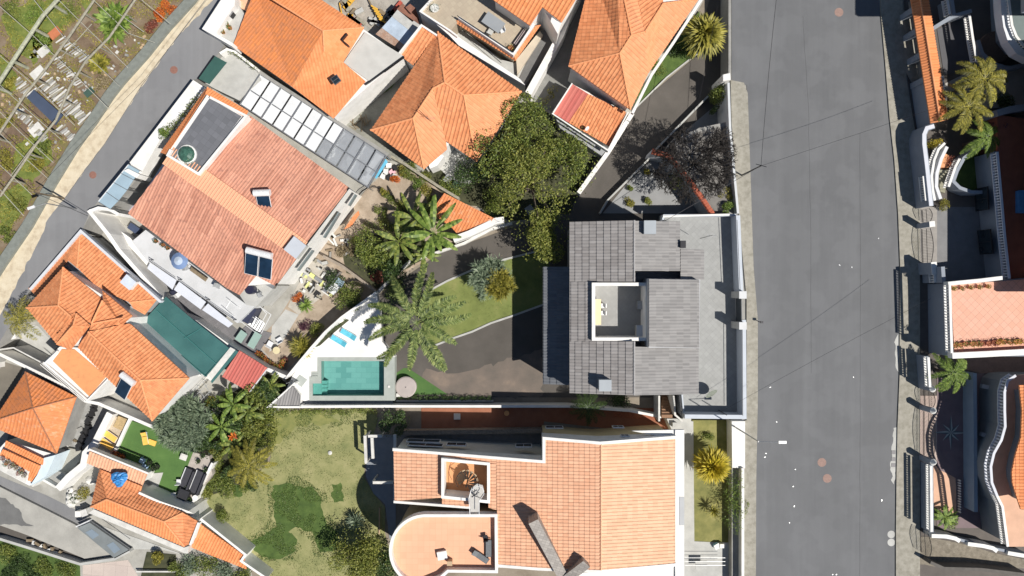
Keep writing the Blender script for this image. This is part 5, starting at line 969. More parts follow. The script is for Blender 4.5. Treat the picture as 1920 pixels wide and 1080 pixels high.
q=MB(); q.prism(px([(586,719),(603,719),(603,742),(586,742)],ZD-.35),0,None); 
for i in range(4): q.prism(px([(603,714+i*7),(613,714+i*7),(613,720+i*7),(603,720+i*7)],ZD-.45-.1*i),0,None)
q.build("pool_steps",plain("step_tiles",(.30,.50,.45),.08,2,.4),b)
q=MB()
for i in range(3): q.prism(px([(584,697+i*4),(596,697+i*4),(596,700+i*4),(584,700+i*4)],ZD+.05+.04*i),ZD-.1,None)
q.build("ladder_treads",COP,b)
wm,wt,wb=new_mat("pool_water"); wx=N(wt,"ShaderNodeBsdfTransparent"); wx.inputs[0].default_value=(.60,.84,.83,1); wg=N(wt,"ShaderNodeBsdfGlossy"); wg.inputs[1].default_value=.03; wf=N(wt,"ShaderNodeFresnel"); wf.inputs[0].default_value=1.33; ws=N(wt,"ShaderNodeMixShader")
wn_=noise(wt,pos(wt),2.0,3); wbmp=N(wt,"ShaderNodeBump"); wbmp.inputs["Strength"].default_value=.12; wbmp.inputs["Distance"].default_value=.05; wt.links.new(wn_,wbmp.inputs["Height"]); wt.links.new(wbmp.outputs[0],wg.inputs["Normal"]); wt.links.new(wbmp.outputs[0],wf.inputs["Normal"])
wt.links.new(wf.outputs[0],ws.inputs[0]); wt.links.new(wx.outputs[0],ws.inputs[1]); wt.links.new(wg.outputs[0],ws.inputs[2]); wt.links.new(ws.outputs[0],wt.nodes["Material Output"].inputs[0])
q=MB(); q.poly(px([(601,676),(721,676),(721,743),(585,743),(585,718),(601,718)],ZD-.12)); q.build("water",wm,b)
q=MB(); q.prism(px([(560,751),(736,751),(736,761),(560,761)],.9),0,None); q.build("service_trench",plain("trench_grey",(.17,.19,.22),.1,1,.7),b)
k=thing("pool_cabin","small triangular hut with grey ribbed roof at the pool corner","hut",P(545,752,0)); roof(k,[[(549,724,3.0),(563,742,3.0),(562,761,2.7),(508,761,2.7)]],T_GREY2,p=.3,row=5,amp=.04); walls(k,[(547,726),(561,742),(560,760),(512,760)],2.6,0,.05); q=MB(); q.strip(px([(553,718),(503,763),(562,763)],2.9),.18,0); q.build("parapet",WHITE,k)
q=MB(); q.prism(px([(562,702),(576,712),(565,726),(551,716)],ZD+.04),ZD-.05,None); tag(q.build("shower_tray",plain("shower_stone",(.38,.41,.39),.1,2,.7)),"square grey green shower tray set in the white pool deck","shower tray"); k=thing("outdoor_shower","dark outdoor shower panel beside the grey green tray","shower",P(554,710,ZD)); q=MB(); q.tube(P(548,714,ZD),P(548,714,ZD)+Vector((0,0,2.0)),.06); q.build("column",GREYP,k); q=MB(); q.tube(P(548,714,ZD)+Vector((0,0,2)),P(548,714,ZD)+Vector((.6,.3,2.05)),.04); q.build("shower_arm",DARKM,k)
TQ=plain("turquoise_fabric",(.10,.50,.66),.12,3,.7,c2=(.16,.60,.75)); lounger("turquoise sun lounger on the white deck, the one nearer the curved hedge",635,639,ZD,R(-30),TQ,WHITEM,"turquoise sun loungers",L=2.0); lounger("turquoise sun lounger on the white deck, the one nearer the big palm",653,627,ZD,R(-30),TQ,WHITEM,"turquoise sun loungers",L=2.0)
pwall("curved_pool_wall",[(538,707),(560,680),(585,650),(610,622),(640,595),(672,572),(705,548)],2.5,0,.22,WHITE,None,label="white wall curving along the upper side of the pool deck",cat="wall")
k=flat("planter_strip",[(586,652),(590,648),(620,618),(650,598),(655,600),(625,625),(600,648)],ZD+.02,MT["mulch"],None,.1); k['kind']='structure'
hedge("planter_hedge","narrow green planting strip curving inside the pool deck wall",[(592,648),(615,624),(635,608),(650,600)],ZD,.35,.4,F_DARK,110,.12,31)
k=thing("hot_tub","round beige covered hot tub standing on green turf beside the pool","hot tub",P(763,724,0)); q=MB(); q.lathe((0,0,0),[(1.18,0),(1.2,.7),(1.22,.78),(1.1,.85),(.05,.9)],28); q.build("cover",plain("beige_cover",(.42,.37,.35),.08,1.2,.8),k,local=True); q=MB(); q.lathe((0,0,.9),[(.06,0),(.05,.08)],8); q.build("valve",DARKM,k,local=True); q=MB(); q.box((-.9,-.95,.35),(.5,.4,.7)); q.build("pump_box",WHITE2,k,local=True)
box_thing("pool_light","small white lamp cube on the pool coping","lamp",729,725,ZD+.03,(.25,.25,.12),0,WHITE,lid=False)
hedge("low_hedge","long low dark hedge along the boundary wall beside the hot tub",[(746,744),(800,745),(860,746),(920,748)],0,.9,.6,F_DARK,200,.13,41)
pwall("kerb_wall",[(742,752),(925,752)],.5,0,.12,WHITE2,None,label="thin white edging below the long low hedge",cat="kerb")
# ---- triangular small roof by the driveway
b=thing("triangular_shed","small shed with lichen covered triangular orange roof beside the driveway","shed",P(870,405,0)); roof(b,[[(833,362,2.9),(930,411,2.9),(862,443,2.4),(845,425,2.4),(807,398,2.5)]],T_OLR,p=.34,row=.4,amp=.04); walls(b,[(835,364),(928,411),(862,441),(810,398)],2.3,0,.1)
mb=MB(); mb.strip(px([(850,449),(880,438),(930,414),(945,412)],2.9),.7,0); mb.build("white_wall",WHITE,b)
pwall("driveway_wall",[(700,556),(735,520),(770,488),(800,480),(870,456),(920,430),(960,418)],.9,0,.3,WHITE2,None,label="pale curved wall between the banana garden and the driveway",cat="wall"); pwall("garden_wall",[(605,480),(640,498),(670,520),(704,546)],1.4,0,.3,plain("dirty_wall",(.30,.25,.20),.2,2,.9),None,label="dirty brown wall running between the cluttered yard and green garden",cat="wall")
mb=MB(); c=P(993,393,.03); mb.box(c,(.9,.9,.05),R(35)); tag(mb.build("drain_cover",GREYP),"square grey drain cover turned diagonally on the shaded driveway","drain cover")
# ---- salmon house
b=thing("salmon_house","very large house with pale salmon tiled roof, round terrace and white eaves","house",P(1010,950,0),"houses of the neighbourhood")
SG=dict(p=.36,row=.55,amp=.055,step=.04,rm=RIDGES)
def sz(x): return 9.5-(1126-x)*.0062
west=[[(1020,823),(1126,832),(1126,1069),(1010,1064),(933,1058),(931,857),(1020,864)],[(738,843),(829,849),(829,933),(740,939)],[(829,849),(931,857),(931,869),(829,861)],[(916,869),(931,869),(931,956),(916,952)],[(829,932),(882,941),(880,950),(829,945)]]
roof(b,[[(x,y,sz(x)) for x,y in p_] for p_ in west],T_SM,[[(1127,832,9.5),(1127,1069,9.5)]],**SG)
roof(b,[[(1128,832,9.5),(1265,822,8.3),(1265,1056,8.3),(1128,1069,9.5)]],tiles("pale_salmon_tiles",(.74,.43,.27),(.82,.52,.34),sa=.08,var=.25),name="east_roof",**SG)
walls(b,[(1020,823),(1126,832),(1268,822),(1268,1056),(1126,1068),(933,1058),(932,870),(1018,866)],8.2,0,.15,CREAM); q=MB(); q.prism(inset(px([(738,843,7.1),(1022,866,8.8),(1022,960,8.8),(882,951,8.0),(740,939,7.1)]),.15),0,5.9); q.build("wall",plain("pale_grey_render",(.58,.57,.52),.06,1,.8),b)
mb=MB(); mb.strip(px([(740,845,6.95),(829,850,7.5),(931,858,8.15)]),.15,5.8); mb.build("upper_wall",MT["pale_grey_render"],b); mb=MB(); mb.strip(px([(740,938,6.95),(829,945,7.5),(882,951,7.9)]),.15,5.8); mb.build("upper_wall",MT["pale_grey_render"],b)
mb=MB(); mb.strip(px([(736,843,7.25),(1020,866,9.0),(1020,822,9.0),(1126,831,9.65),(1268,820,8.5)]),.30,7.0 if 0 else 6.9); mb.build("verge_coping",WHITE,b); mb=MB(); mb.strip(px([(738,941,7.2),(882,952,8.05)]),.25,6.9); mb.build("verge_coping",WHITE,b); mb=MB(); mb.strip(px([(933,1061,8.4),(1010,1067,8.8),(1126,1072,9.6),(1268,1059,8.4)]),.3,7.0); mb.build("verge_coping",WHITE,b)
flat("east_eaves",[(1266,806),(1283,806),(1283,1100),(1266,1100)],8.2,WHITE,b,.4); flat("south_eaves",[(1060,1076),(1126,1073),(1266,1060),(1266,1110),(1060,1110)],8.0,WHITE,b,.4); flat("north_eaves",[(1185,808),(1266,806),(1266,820),(1250,821)],8.0,WHITE,b,.3)
for a_,c_,zt,h in (((1024,803),(1056,803),5.2,1.1),((1024,818),(1060,818),7.8,.9),((1150,802),(1170,802),6.2,.9),((1165,818),(1180,818),8.1,.7)): window(b,a_,c_,zt,h)
for a_,c_,zt in (((764,835),(829,838),5.4),((837,835),(873,836),5.4),((838,851),(925,858),5.9),((967,838),(997,838),5.5),((762,828),(824,830),3.9)): window(b,a_,c_,zt,1.3)
mb=MB(); mb.strip(px([(830,862),(916,870),(916,941),(830,932)],8.4),.3,5.5,None,True); mb.build("court_parapet",WHITE,b); flat("court_floor",[(830,862),(916,870),(916,941),(830,932)],6.0,plain("orange_court_tiles",(.62,.30,.14),.1,1,.8),b,.2)
def circ(cx,cy,r,a0,a1,n): return [(cx+r*math.cos(R(a0+(a1-a0)*i/n)),cy-r*math.sin(R(a0+(a1-a0)*i/n))) for i in range(n+1)]
rt=[(930,967),(795,967)]+circ(798,1033,66,95,262,20)+[(826,1083),(840,1071),(931,1072)]
flat("round_terrace",rt,8.0,pavers("salmon_terrace_tiles",(.76,.40,.25),(.80,.44,.28),(.66,.33,.2),.62,0,1,.02,wear=.1),b,.2); walls(b,[(x,y) for x,y in rt],7.85,0,.05,TAN)
mb=MB(); mb.strip(px(rt,8.75),.3,7.7,None,True); mb.build("terrace_parapet",WHITE,b); mb=MB(); mb.prism(px(circ(755,1040,30,0,0,1)+[],8),7) if False else None
k=thing("spiral_stair","black and orange spiral staircase in the sunken court of the salmon roof","staircase",P(882,898,6.0)); c=P(878,896,6.0)
for i in range(12):
    a=R(200-i*24); z=6.2+i*.2; q=MB(); d=Vector((math.cos(a),math.sin(a),0)); e=Vector((math.cos(a+.3),math.sin(a+.3),0)); v0=Vector((c.x,c.y,z)); q.face([v0+d*.1,v0+d*1.2,v0+e*1.2,v0+e*.1]); q.face([v0+d*.1-Vector((0,0,.05)),v0+e*.1-Vector((0,0,.05)),v0+e*1.2-Vector((0,0,.05)),v0+d*1.2-Vector((0,0,.05))]); q.build("tread",TAN,k)
q=MB(); q.tube((c.x,c.y,6),(c.x,c.y,9.3),.07); q.build("centre_post",DARKM,k); q=MB(); q.path([Vector((c.x+1.25*math.cos(R(210-i*16)),c.y+1.25*math.sin(R(210-i*16)),7.1+i*.13)) for i in range(18)],.03); q.build("handrail",DARKM,k)
k=thing("stair_bridge","pale grey landing bridge from the spiral stair to the round terrace","bridge",P(892,935,8)); q=MB(); q.prism(px([(882,960),(899,960),(899,935),(908,922),(905,910),(895,907),(884,915),(880,930)],9.2),9.05,None); q.build("deck",plain("bridge_stone",(.50,.48,.45),.1,2,.8),k)
q=MB(); q.path([v+Vector((0,0,.8)) for v in px([(882,960),(880,930),(884,915),(895,907),(905,910),(908,922),(899,935),(899,960)],9.2)],.035); q.build("railing",WHITEM,k)
for i in range(4): q=MB(); q.strip(px([(888,929),(888+12*math.cos(R(i*50-20)),929-12*math.sin(R(i*50-20)))],9.6),.07,9.55); q.build("spoke",DARKM,k)
lounger("dark slatted deck chair standing against the right parapet of the round terrace",916,1028,8,R(90),plain("grey_slats",(.14,.15,.16),.2,6,.7),DARKM,"dark deck chairs",L=1.9,wd=.65); lounger("dark slatted deck chair lying diagonally on the round terrace",901,1044,8,R(145),MT["grey_slats"],DARKM,"dark deck chairs",L=1.9,wd=.65)
chair("dark metal chair in the right corner of the round terrace",910,1008,8,R(100),DARKM); box_thing("white_table","white square low table on the round terrace","table",829,1042,8,(.95,.8,.45),R(10),WHITE,WHITE); box_thing("terrace_box","small tan box on the lower parapet of the round terrace","box",843,1057,8.1,(.5,.4,.8),0,TAN)
STN=pavers("stone_cladding",(.28,.255,.235),(.38,.35,.32),(.20,.185,.17),.26,R(20),1.6,.03,wear=.3)
k=thing("stone_chimney","tall slanting stone clad chimney fin rising above the salmon roof","chimney",P(1030,1030,8.8))
def fin(a,b_,w_,th,zb):
    A=P(*a);B=P(*b_); u=(B-A).to_2d().normalized(); nn=Vector((-u.y,u.x,0))*w_/2; q=MB(); q.face([A+nn,A-nn,B-nn,B+nn]); A2=Vector((A.x,A.y,zb));B2=Vector((B.x,B.y,zb)); q.face([A-nn,A+nn,A2+nn,A2-nn]); q.face([B+nn,B-nn,B2-nn,B2+nn]); q.face([A+nn,B+nn,B2+nn,A2+nn]); q.face([B-nn,A-nn,A2-nn,B2-nn]); return q
fin((1000,978,11.2),(1068,1105,9.2),1.05,0,8.3).build("stone_fin",STN,k); fin((1100,1058,10.6),(1055,1092,9.5),.95,0,8.3).build("stone_fin",STN,k)
# white pergola west of the salmon house
b=thing("garden_pergola","white concrete pergola frame in the shade beside the salmon house","pergola",P(705,870,0))
for l in ([(684,817),(686,868)],[(697,820),(699,860)],[(690,818),(716,818)],[(699,905),(740,905)],[(740,815),(740,945)]): q=MB(); q.strip(px(l,3.0),.3,2.7); q.build("beam",WHITE2,b)
for p_ in ((685,818),(686,868),(715,818),(699,903),(739,904)): c=P(*p_,2.7); q=MB(); q.tube((c.x,c.y,0),c,.12,n=8); q.build("post",WHITE2,b)
sheet("pergola_terrace",[(690,815),(742,815),(742,1010),(730,1010),(722,945),(700,925),(686,893)],.03,plain("slate_terrace",(.22,.24,.27),.15,1,.7)); pwall("lawn_edge",[(711,952),(711,1002)],.3,0,.12,TAN,None,label="short tan edging strip between dry lawn and the round terrace",cat="kerb")
# east garden of salmon house
flat("front_path",[(1283,790),(1300,790),(1302,1015),(1370,1018),(1372,1110),(1283,1110)],1.8,LGREY,None,1.8,kind="structure"); flat("front_lawn",[(1298,788),(1388,788),(1388,1018),(1300,1015)],1.75,G_EG,None,1.7,kind="structure")
mb=MB(); mb.prism(px([(1372,790),(1397,790),(1397,878),(1373,877)],3.6),0,None); tag(mb.build("gate_shelter",WHITE),"long flat white block beside the pavement below the parking terrace","shelter")
pwall("street_parapet",[(1393,878),(1393,1110)],4.0,0,.3,WHITE,None,label="white parapet between the front garden and the pavement",cat="wall")
mb=MB(); mb.prism(px([(1274,932),(1283,932),(1283,985),(1274,985)],8.24),8.21,None); tag(mb.build("vent_plate",plain("grey_plate",(.45,.46,.47),.05)),"grey rectangular plate on the white eaves of the salmon roof","plate")
box_thing("white_stand","blue and white parasol base near the bottom of the front garden","garden item",1345,1025,1.8,(.6,.5,.5),R(30),plain("sky_blue",(.3,.55,.8),.1),WHITE); box_thing("white_ball_lamp","yellowish white round topped lamp box near the front garden stair","lamp",1354,1024,1.8,(.4,.4,.6),0,WHITE)
k=thing("front_railing","thin steel railing frame at the bottom of the front garden","railing",P(1320,1050,1.8)); q=MB()
for y in (1046,1053,1060): q.strip(px([(1284,y),(1360,y)],2.8),.04,2.76)
q.build("rail",STEEL,k); q=MB(); q.prism(px([(1304,1052),(1326,1052),(1326,1067),(1304,1067)],2.7),2.62,None); q.build("landing_plate",LGREY,k)
box_thing("round_well","round mossy planter on the pale block below the parking terrace","planter",1266,797,2.4,(.5,.5,.5),0,F_YG if 0 else LGREY,LGREY)
flat("pale_block",[(1250,785),(1296,785),(1296,812),(1262,812)],2.4,LGREY,None,2.4,kind="structure")
# ================= villas and walls east of the street (level of the street)
BW=plain("shade_tinted_villa_paint",(.27,.30,.35),.06,1,.8); SALP=pavers("salmon_pavers",(.70,.36,.25),(.74,.40,.29),(.40,.22,.17),.62,R(45),1,.03,wear=.1); SALPLAIN=plain("salmon_screed",(.62,.38,.26),.12,.8,.8)  # BW is a light wall paint darkened and blued to hold shade
def vthing(name,label,cat,x,y): return thing(name,label,cat,P(x,y,ZS))
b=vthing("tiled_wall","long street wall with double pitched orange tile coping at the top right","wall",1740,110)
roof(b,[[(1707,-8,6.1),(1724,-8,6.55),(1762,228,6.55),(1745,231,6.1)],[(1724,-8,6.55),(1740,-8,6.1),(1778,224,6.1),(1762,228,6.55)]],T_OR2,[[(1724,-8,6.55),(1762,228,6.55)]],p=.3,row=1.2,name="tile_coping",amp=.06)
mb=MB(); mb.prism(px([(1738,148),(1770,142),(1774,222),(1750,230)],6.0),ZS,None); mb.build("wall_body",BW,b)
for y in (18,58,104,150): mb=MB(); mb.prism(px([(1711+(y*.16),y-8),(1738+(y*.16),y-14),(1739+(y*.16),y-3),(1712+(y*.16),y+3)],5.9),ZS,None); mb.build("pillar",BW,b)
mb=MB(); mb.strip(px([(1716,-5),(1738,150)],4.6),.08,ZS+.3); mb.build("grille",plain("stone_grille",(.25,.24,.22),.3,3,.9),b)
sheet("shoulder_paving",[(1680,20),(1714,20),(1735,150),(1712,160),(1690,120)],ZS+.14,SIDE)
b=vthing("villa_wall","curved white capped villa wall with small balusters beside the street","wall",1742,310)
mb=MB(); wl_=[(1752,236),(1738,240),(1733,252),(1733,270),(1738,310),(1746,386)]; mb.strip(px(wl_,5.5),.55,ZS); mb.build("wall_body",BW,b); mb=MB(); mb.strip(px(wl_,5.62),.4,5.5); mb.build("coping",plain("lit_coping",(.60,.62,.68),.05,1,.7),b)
balustrade("short white balustrade in front of the curved villa wall",[(1732,330),(1737,376)],ZS+1.6,.8,.26,.07)
balustrade("curved white balustrade of the villa stair, outer one",[(1772,268),(1760,280),(1752,300),(1747,330),(1749,355),(1753,376)],ZS+1.2,.9,.26)
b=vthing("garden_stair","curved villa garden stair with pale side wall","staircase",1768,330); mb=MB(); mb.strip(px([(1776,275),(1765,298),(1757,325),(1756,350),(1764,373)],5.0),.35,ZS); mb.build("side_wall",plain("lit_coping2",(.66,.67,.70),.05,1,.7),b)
for i in range(8): mb=MB(); mb.prism(px([(1760+i*.4,318+i*5.2),(1779-i*.9,319+i*5.4),(1778-i*.9,324+i*5.4),(1760+i*.4,323+i*5.2)],4.2-.12*i),ZS,None); mb.build("step",plain("mossy_step",(.28,.27,.20),.2,3,.9),b)
flat("stair_landing",[(1768,285),(1780,292),(1778,314),(1763,314)],4.3,plain("orange_landing",(.72,.33,.16),.08,1,.8),b,1.2)
balustrade("balustrade along the inner side of the villa garden stair",[(1800,297),(1792,312),(1784,335),(1779,350)],ZS+1.2,.9,.28)
for i in range(2): pot("red flowering plant beside the villa stair landing",1782-i*2,298+i*9,.25,ZS+1,None,F_RED,"red plants by the villa stair",i)
b=vthing("crescent_planter","crescent shaped pale wall around a dark sunken lawn","wall",1830,330); mb=MB(); mb.strip(px([(1862,272),(1830,280),(1808,296),(1795,320),(1788,340),(1800,352),(1822,360),(1850,360)],4.8),.35,ZS); mb.build("wall_body",BW,b); sheet("sunken_lawn",[(1862,275),(1830,283),(1808,300),(1790,340),(1822,358),(1850,358),(1866,330)],ZS+.05,LAWNG)
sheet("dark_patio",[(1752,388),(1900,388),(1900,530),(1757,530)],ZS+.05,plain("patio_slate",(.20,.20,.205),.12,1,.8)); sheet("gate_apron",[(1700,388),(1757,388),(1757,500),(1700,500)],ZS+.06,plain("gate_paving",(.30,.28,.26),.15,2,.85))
balustrade("long white balustrade on the raised villa terrace seen in the shade",[(1870,285),(1877,360),(1884,440),(1893,522)],ZS+3.2,.95,.3,.09,MT["lit_coping"])
b=vthing("villa_terrace_wall","tall shade-tinted villa wall carrying the long shaded balustrade","wall",1880,400); mb=MB(); mb.strip(px([(1868,284),(1875,360),(1882,440),(1891,524)],6.2),.5,ZS); mb.build("wall_body",BW,b)
for (a_,c_) in (((1871,430),(1876,475)),((1866,350),(1868,392))): window(b,(a_[0]-14,a_[1]),(c_[0]-14,c_[1]),5.6,2.0,fr=DARKM)
flat("red_terrace",[(1871,284),(1895,524),(2100,524),(2100,250),(1870,215)],5.9,plain("dark_red_screed",(.30,.10,.06),.15,1,.8),None,2.8,kind="structure")
box_thing("blue_cover","blue sheet covered object at the right edge of the dark red terrace","cover",1918,378,5.9,(.9,2.4,.5),0,plain("blue_sheet",(.10,.30,.60),.2,2,.5))
# gate with wavy top
def wavy_gate(label,x0,y0,x1,y1,h,bars,orn=0,mat=None):
    k=thing("iron_gate",label,"gate",P((x0+x1)/2,(y0+y1)/2,ZS)); A=P(x0,y0,ZS+h);B=P(x1,y1,ZS+h); A.z=ZS;B.z=ZS; L=(B-A).length
    f=lambda t:h*(.78+.22*math.sin(PI*t))
    q=MB(); q.path([A.lerp(B,i/16)+Vector((0,0,f(i/16))) for i in range(17)],.035); q.tube(A+Vector((0,0,.15)),B+Vector((0,0,.15)),.03); q.tube(A+Vector((0,0,h*.45)),B+Vector((0,0,h*.45)),.03); q.build("frame",mat or DARKM,k)
    for i in range(bars+1):
        t_=i/bars; c=A.lerp(B,t_); q=MB(); q.tube(c,c+Vector((0,0,f(t_))),.016,n=4); q.build("bar",mat or DARKM,k)
    for i in range(orn): t_=(i+.5)/orn; c=A.lerp(B,t_)+Vector((0,0,h*.65)); u=(B-A).normalized(); q=MB(); q.path([c+u*.12*math.cos(j*PI/4)+Vector((0,0,.12*math.sin(j*PI/4))) for j in range(9)],.014,3); q.build("ornament",mat or DARKM,k)
    return k
wavy_gate("thin dark wavy topped gate leaf above the first villa pillar",1747,390,1749,414,1.9,9); wavy_gate("thin dark wavy topped double gate between the two villa pillars",1749,427,1751,492,2.1,22)
wavy_gate("ornate iron gate leaf above the cone topped pillar of the star patio",1753,736,1754,766,2.0,12,8); wavy_gate("long ornate white topped iron gate beside the star patio",1754,778,1754,866,2.2,34,26)
wavy_gate("wide barred gate at the bottom of the lower villa wall",1745,1004,1748,1048,2.1,16)
for l,x,y,h in (("upper villa gate pillar with white block cap beside the wavy gate",1748,420,2.6),("lower villa gate pillar with long white cap beside the dark patio",1752,503,2.6)): box_thing("gate_pillar",l,"pillar",x,y,ZS,(.55,.55 if y<450 else 1.3,h),R(5),BW,WHITE)
for l,x,y in (("white cone topped pillar above the pink gate apron",1752,730),("white cone topped pillar between the two ornate gates",1753,771),("white cone topped pillar at the lower end of the long ornate gate",1753,868)):
    k=thing("gate_pillar",l,"pillar",P(x,y,ZS+2.6)-Vector((0,0,2.6)),"cone topped pillars"); q=MB(); q.box((0,0,1.15),(.5,.5,2.3)); q.build("shaft",BW,k,local=True); q=MB(); q.lathe((0,0,2.3),[(.38,0),(.3,.1),(.05,.5)],8); q.build("cap",WHITE,k,local=True)
# middle terrace block
b=vthing("salmon_terrace","raised villa terrace paved with salmon diamond tiles","terrace",1850,600)
flat("terrace_floor",[(1782,534),(1880,527),(2100,510),(2100,655),(1790,662)],7.0,SALP,b,.15); walls(b,[(1780,532),(1880,525),(2100,508),(2100,668),(1782,668)],6.85,ZS,0,BW)
mb=MB(); mb.strip(px([(1786,667),(1850,664),(2100,650)],7.7),.62,6.9); mb.strip(px([(1778,532),(1840,526),(1880,521)],7.7),.4,6.9); mb.build("coping_wall",WHITE,b)
balustrade("long white balustrade along the street edge of the salmon terrace",[(1781,535),(1783,600),(1785,662)],7.0,.95,.30,.08,WHITE)
pwall("street_base_wall",[(1768,500),(1770,530)],6.5,ZS,.4,BW,None,label="shade-tinted wall piece above the salmon villa terrace",cat="wall"); balustrade("short white balustrade above the salmon villa terrace",[(1752,512),(1754,530)],ZS+1.6,.9,.28)
rr=random.Random(17)
for i in range(13): pot("flower pot with yellow or red plants on the lower edge of the salmon terrace",1792+i*10.2+rr.uniform(-2,2),647-i*.6+rr.uniform(-1,1),.26,7.0,TERRA,(F_YEL,F_RED,F_YG,F_MED)[rr.randrange(4)],"flower pots on the salmon terrace",i,h=.3)
for i in range(5): pot("flower pot with green plant at the upper edge of the salmon terrace",1788+i*16,541-i*1.0,.2,7.0,TERRA,(F_YG,F_MED)[i%2],"pots at the upper edge",i,h=.25)
mb=MB(); mb.strip(px([(1740,668),(1744,728)],5.0),.4,ZS); tag(mb.build("street_wall",BW),"shaded villa wall with white railing beside the young palm","wall"); balustrade("white balustrade on the wall beside the young palm",[(1741,670),(1744,726)],ZS+2.0,.8,.28)
sheet("villa_ramp",[(1790,672),(1925,660),(1925,700),(1840,700),(1800,690)],ZS+.07,plain("brown_ramp",(.24,.16,.13),.2,2,.85))
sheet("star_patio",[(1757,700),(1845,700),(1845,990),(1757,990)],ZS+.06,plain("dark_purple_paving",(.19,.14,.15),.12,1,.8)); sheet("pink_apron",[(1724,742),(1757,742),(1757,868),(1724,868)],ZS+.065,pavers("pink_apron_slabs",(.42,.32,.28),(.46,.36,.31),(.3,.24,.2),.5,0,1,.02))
k=thing("paving_star","eight pointed pale and dark compass star set in the shaded patio","paving star",P(1783,811,ZS)); c=P(1783,811,ZS+.075)
for i in range(8):
    a=i*PI/4; Lr=(2.05 if i%2==0 else 1.35); q1=MB(); q2=MB(); tip=c+Vector((math.cos(a)*Lr,math.sin(a)*Lr,0)); w1=c+Vector((math.cos(a+PI/8)*.5,math.sin(a+PI/8)*.5,0)); w2=c+Vector((math.cos(a-PI/8)*.5,math.sin(a-PI/8)*.5,0))
    if i%2: 
        for v_ in (tip,w1,w2): v_.z-=.004
    q1.face([c,w2,tip]); q2.face([c,tip,w1]); q1.build("pale_ray",plain("pale_star_stone",(.40,.44,.42),.06,1,.7),k); q2.build("dark_ray",plain("dark_star_stone",(.11,.13,.14),.06,1,.7),k)
b=vthing("balcony_villa","villa with curved balustraded balcony and orange roof at the right edge","house",1890,850)
cur=[(1925,702),(1905,704),(1890,714),(1884,735),(1884,770),(1885,800),(1878,825),(1864,850),(1858,875),(1860,905),(1870,930),(1880,950),(1884,980),(1890,1025)]
flat("balcony_floor",cur+[(2100,1025),(2100,702)],7.6,SALPLAIN,b,.2); walls(b,cur+[(2100,1025),(2100,702)],7.4,ZS,.25,plain("shade_darkened_facade",(.25,.26,.27),.06,1,.8))  # facade colour darkened to put its shade into the paint
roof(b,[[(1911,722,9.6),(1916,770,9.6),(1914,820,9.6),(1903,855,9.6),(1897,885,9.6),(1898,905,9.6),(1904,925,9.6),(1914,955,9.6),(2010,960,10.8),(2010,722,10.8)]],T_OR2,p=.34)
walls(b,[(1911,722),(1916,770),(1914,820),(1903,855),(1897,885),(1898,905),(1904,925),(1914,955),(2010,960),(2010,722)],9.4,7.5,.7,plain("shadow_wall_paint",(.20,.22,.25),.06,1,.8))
balustrade("curved balustrade of the villa balcony with blue shade",cur[1:11],7.6,.95,.34,.10,MT["lit_coping"]); balustrade("straight lit balustrade at the lower end of the villa balcony",cur[10:],7.6,.95,.26,.08,WHITE)
mb=MB(); mb.strip(px([(1842,724),(1873,730),(1873,822),(1862,822),(1841,814)],4.6),.45,4.2); mb.build("window_surround",plain("grey_surround",(.36,.38,.41),.05,1,.8),b); mb=MB(); mb.strip(px([(1828,700),(1830,960)],4.8),.4,ZS); mb.build("low_wall",plain("blue_low_wall",(.25,.33,.42),.05,1,.8),b)
b=vthing("lower_villa_wall","lower street wall with lit white baluster row beside the salmon patch","wall",1745,930); mb=MB(); mb.strip(px([(1746,872),(1747,998)],4.7),.45,ZS); mb.build("wall_body",BW,b); balustrade("long sunlit white balustrade on the lower street wall",[(1746,874),(1747,997)],ZS+1.7,.85,.26,.075,WHITE)
sheet("salmon_patch",wob([(1750,868),(1760,880),(1792,896),(1793,962),(1775,962),(1750,950)],1,8),ZS+.09,SALPLAIN); 
for i in range(13): mb=MB(); c=P(1797,900+i*4.9,ZS+.1); mb.lathe(c,[(.1,0),(.1,.35),(.02,.42)],6); tag(mb.build("bollard",WHITE),"tiny white post in the row beside the salmon patch","post","tiny white posts")
b=vthing("scalloped_wall","low wall with stepped wavy white coping at the bottom right","wall",1830,1020)
for pts in ([(1747,1005),(1775,1006),(1792,1010),(1800,1015)],[(1815,1020),(1845,1024),(1862,1028),(1870,1034)],[(1890,1037),(1925,1043)]): mb=MB(); mb.strip(px(pts,4.6),.42,ZS); mb.build("coping",WHITE,b)
mb=MB(); mb.strip(px([(1747,1003),(1800,1012),(1870,1030),(1925,1040)],4.3),.3,ZS); mb.build("wall_body",BW,b)
sheet("gravel_drive",wob([(1722,1006),(1745,1008),(1800,1018),(1870,1038),(1925,1050),(1925,1066),(1840,1064),(1760,1062),(1722,1058)],2,10),ZS+.06,ground_mix("brown_gravel",[(.3,(.20,.175,.135)),(.6,(.33,.29,.23)),(.8,(.45,.42,.36))],2.2,8,fs=16,fine=(.5,1.1)))
pwall("bottom_wall",[(1745,1055),(1770,1066),(1840,1068),(1925,1078)],4.6,ZS,.35,plain("dark_wall",(.12,.11,.10),.2,2,.9),None,label="dark garden wall along the bottom right edge",cat="wall")
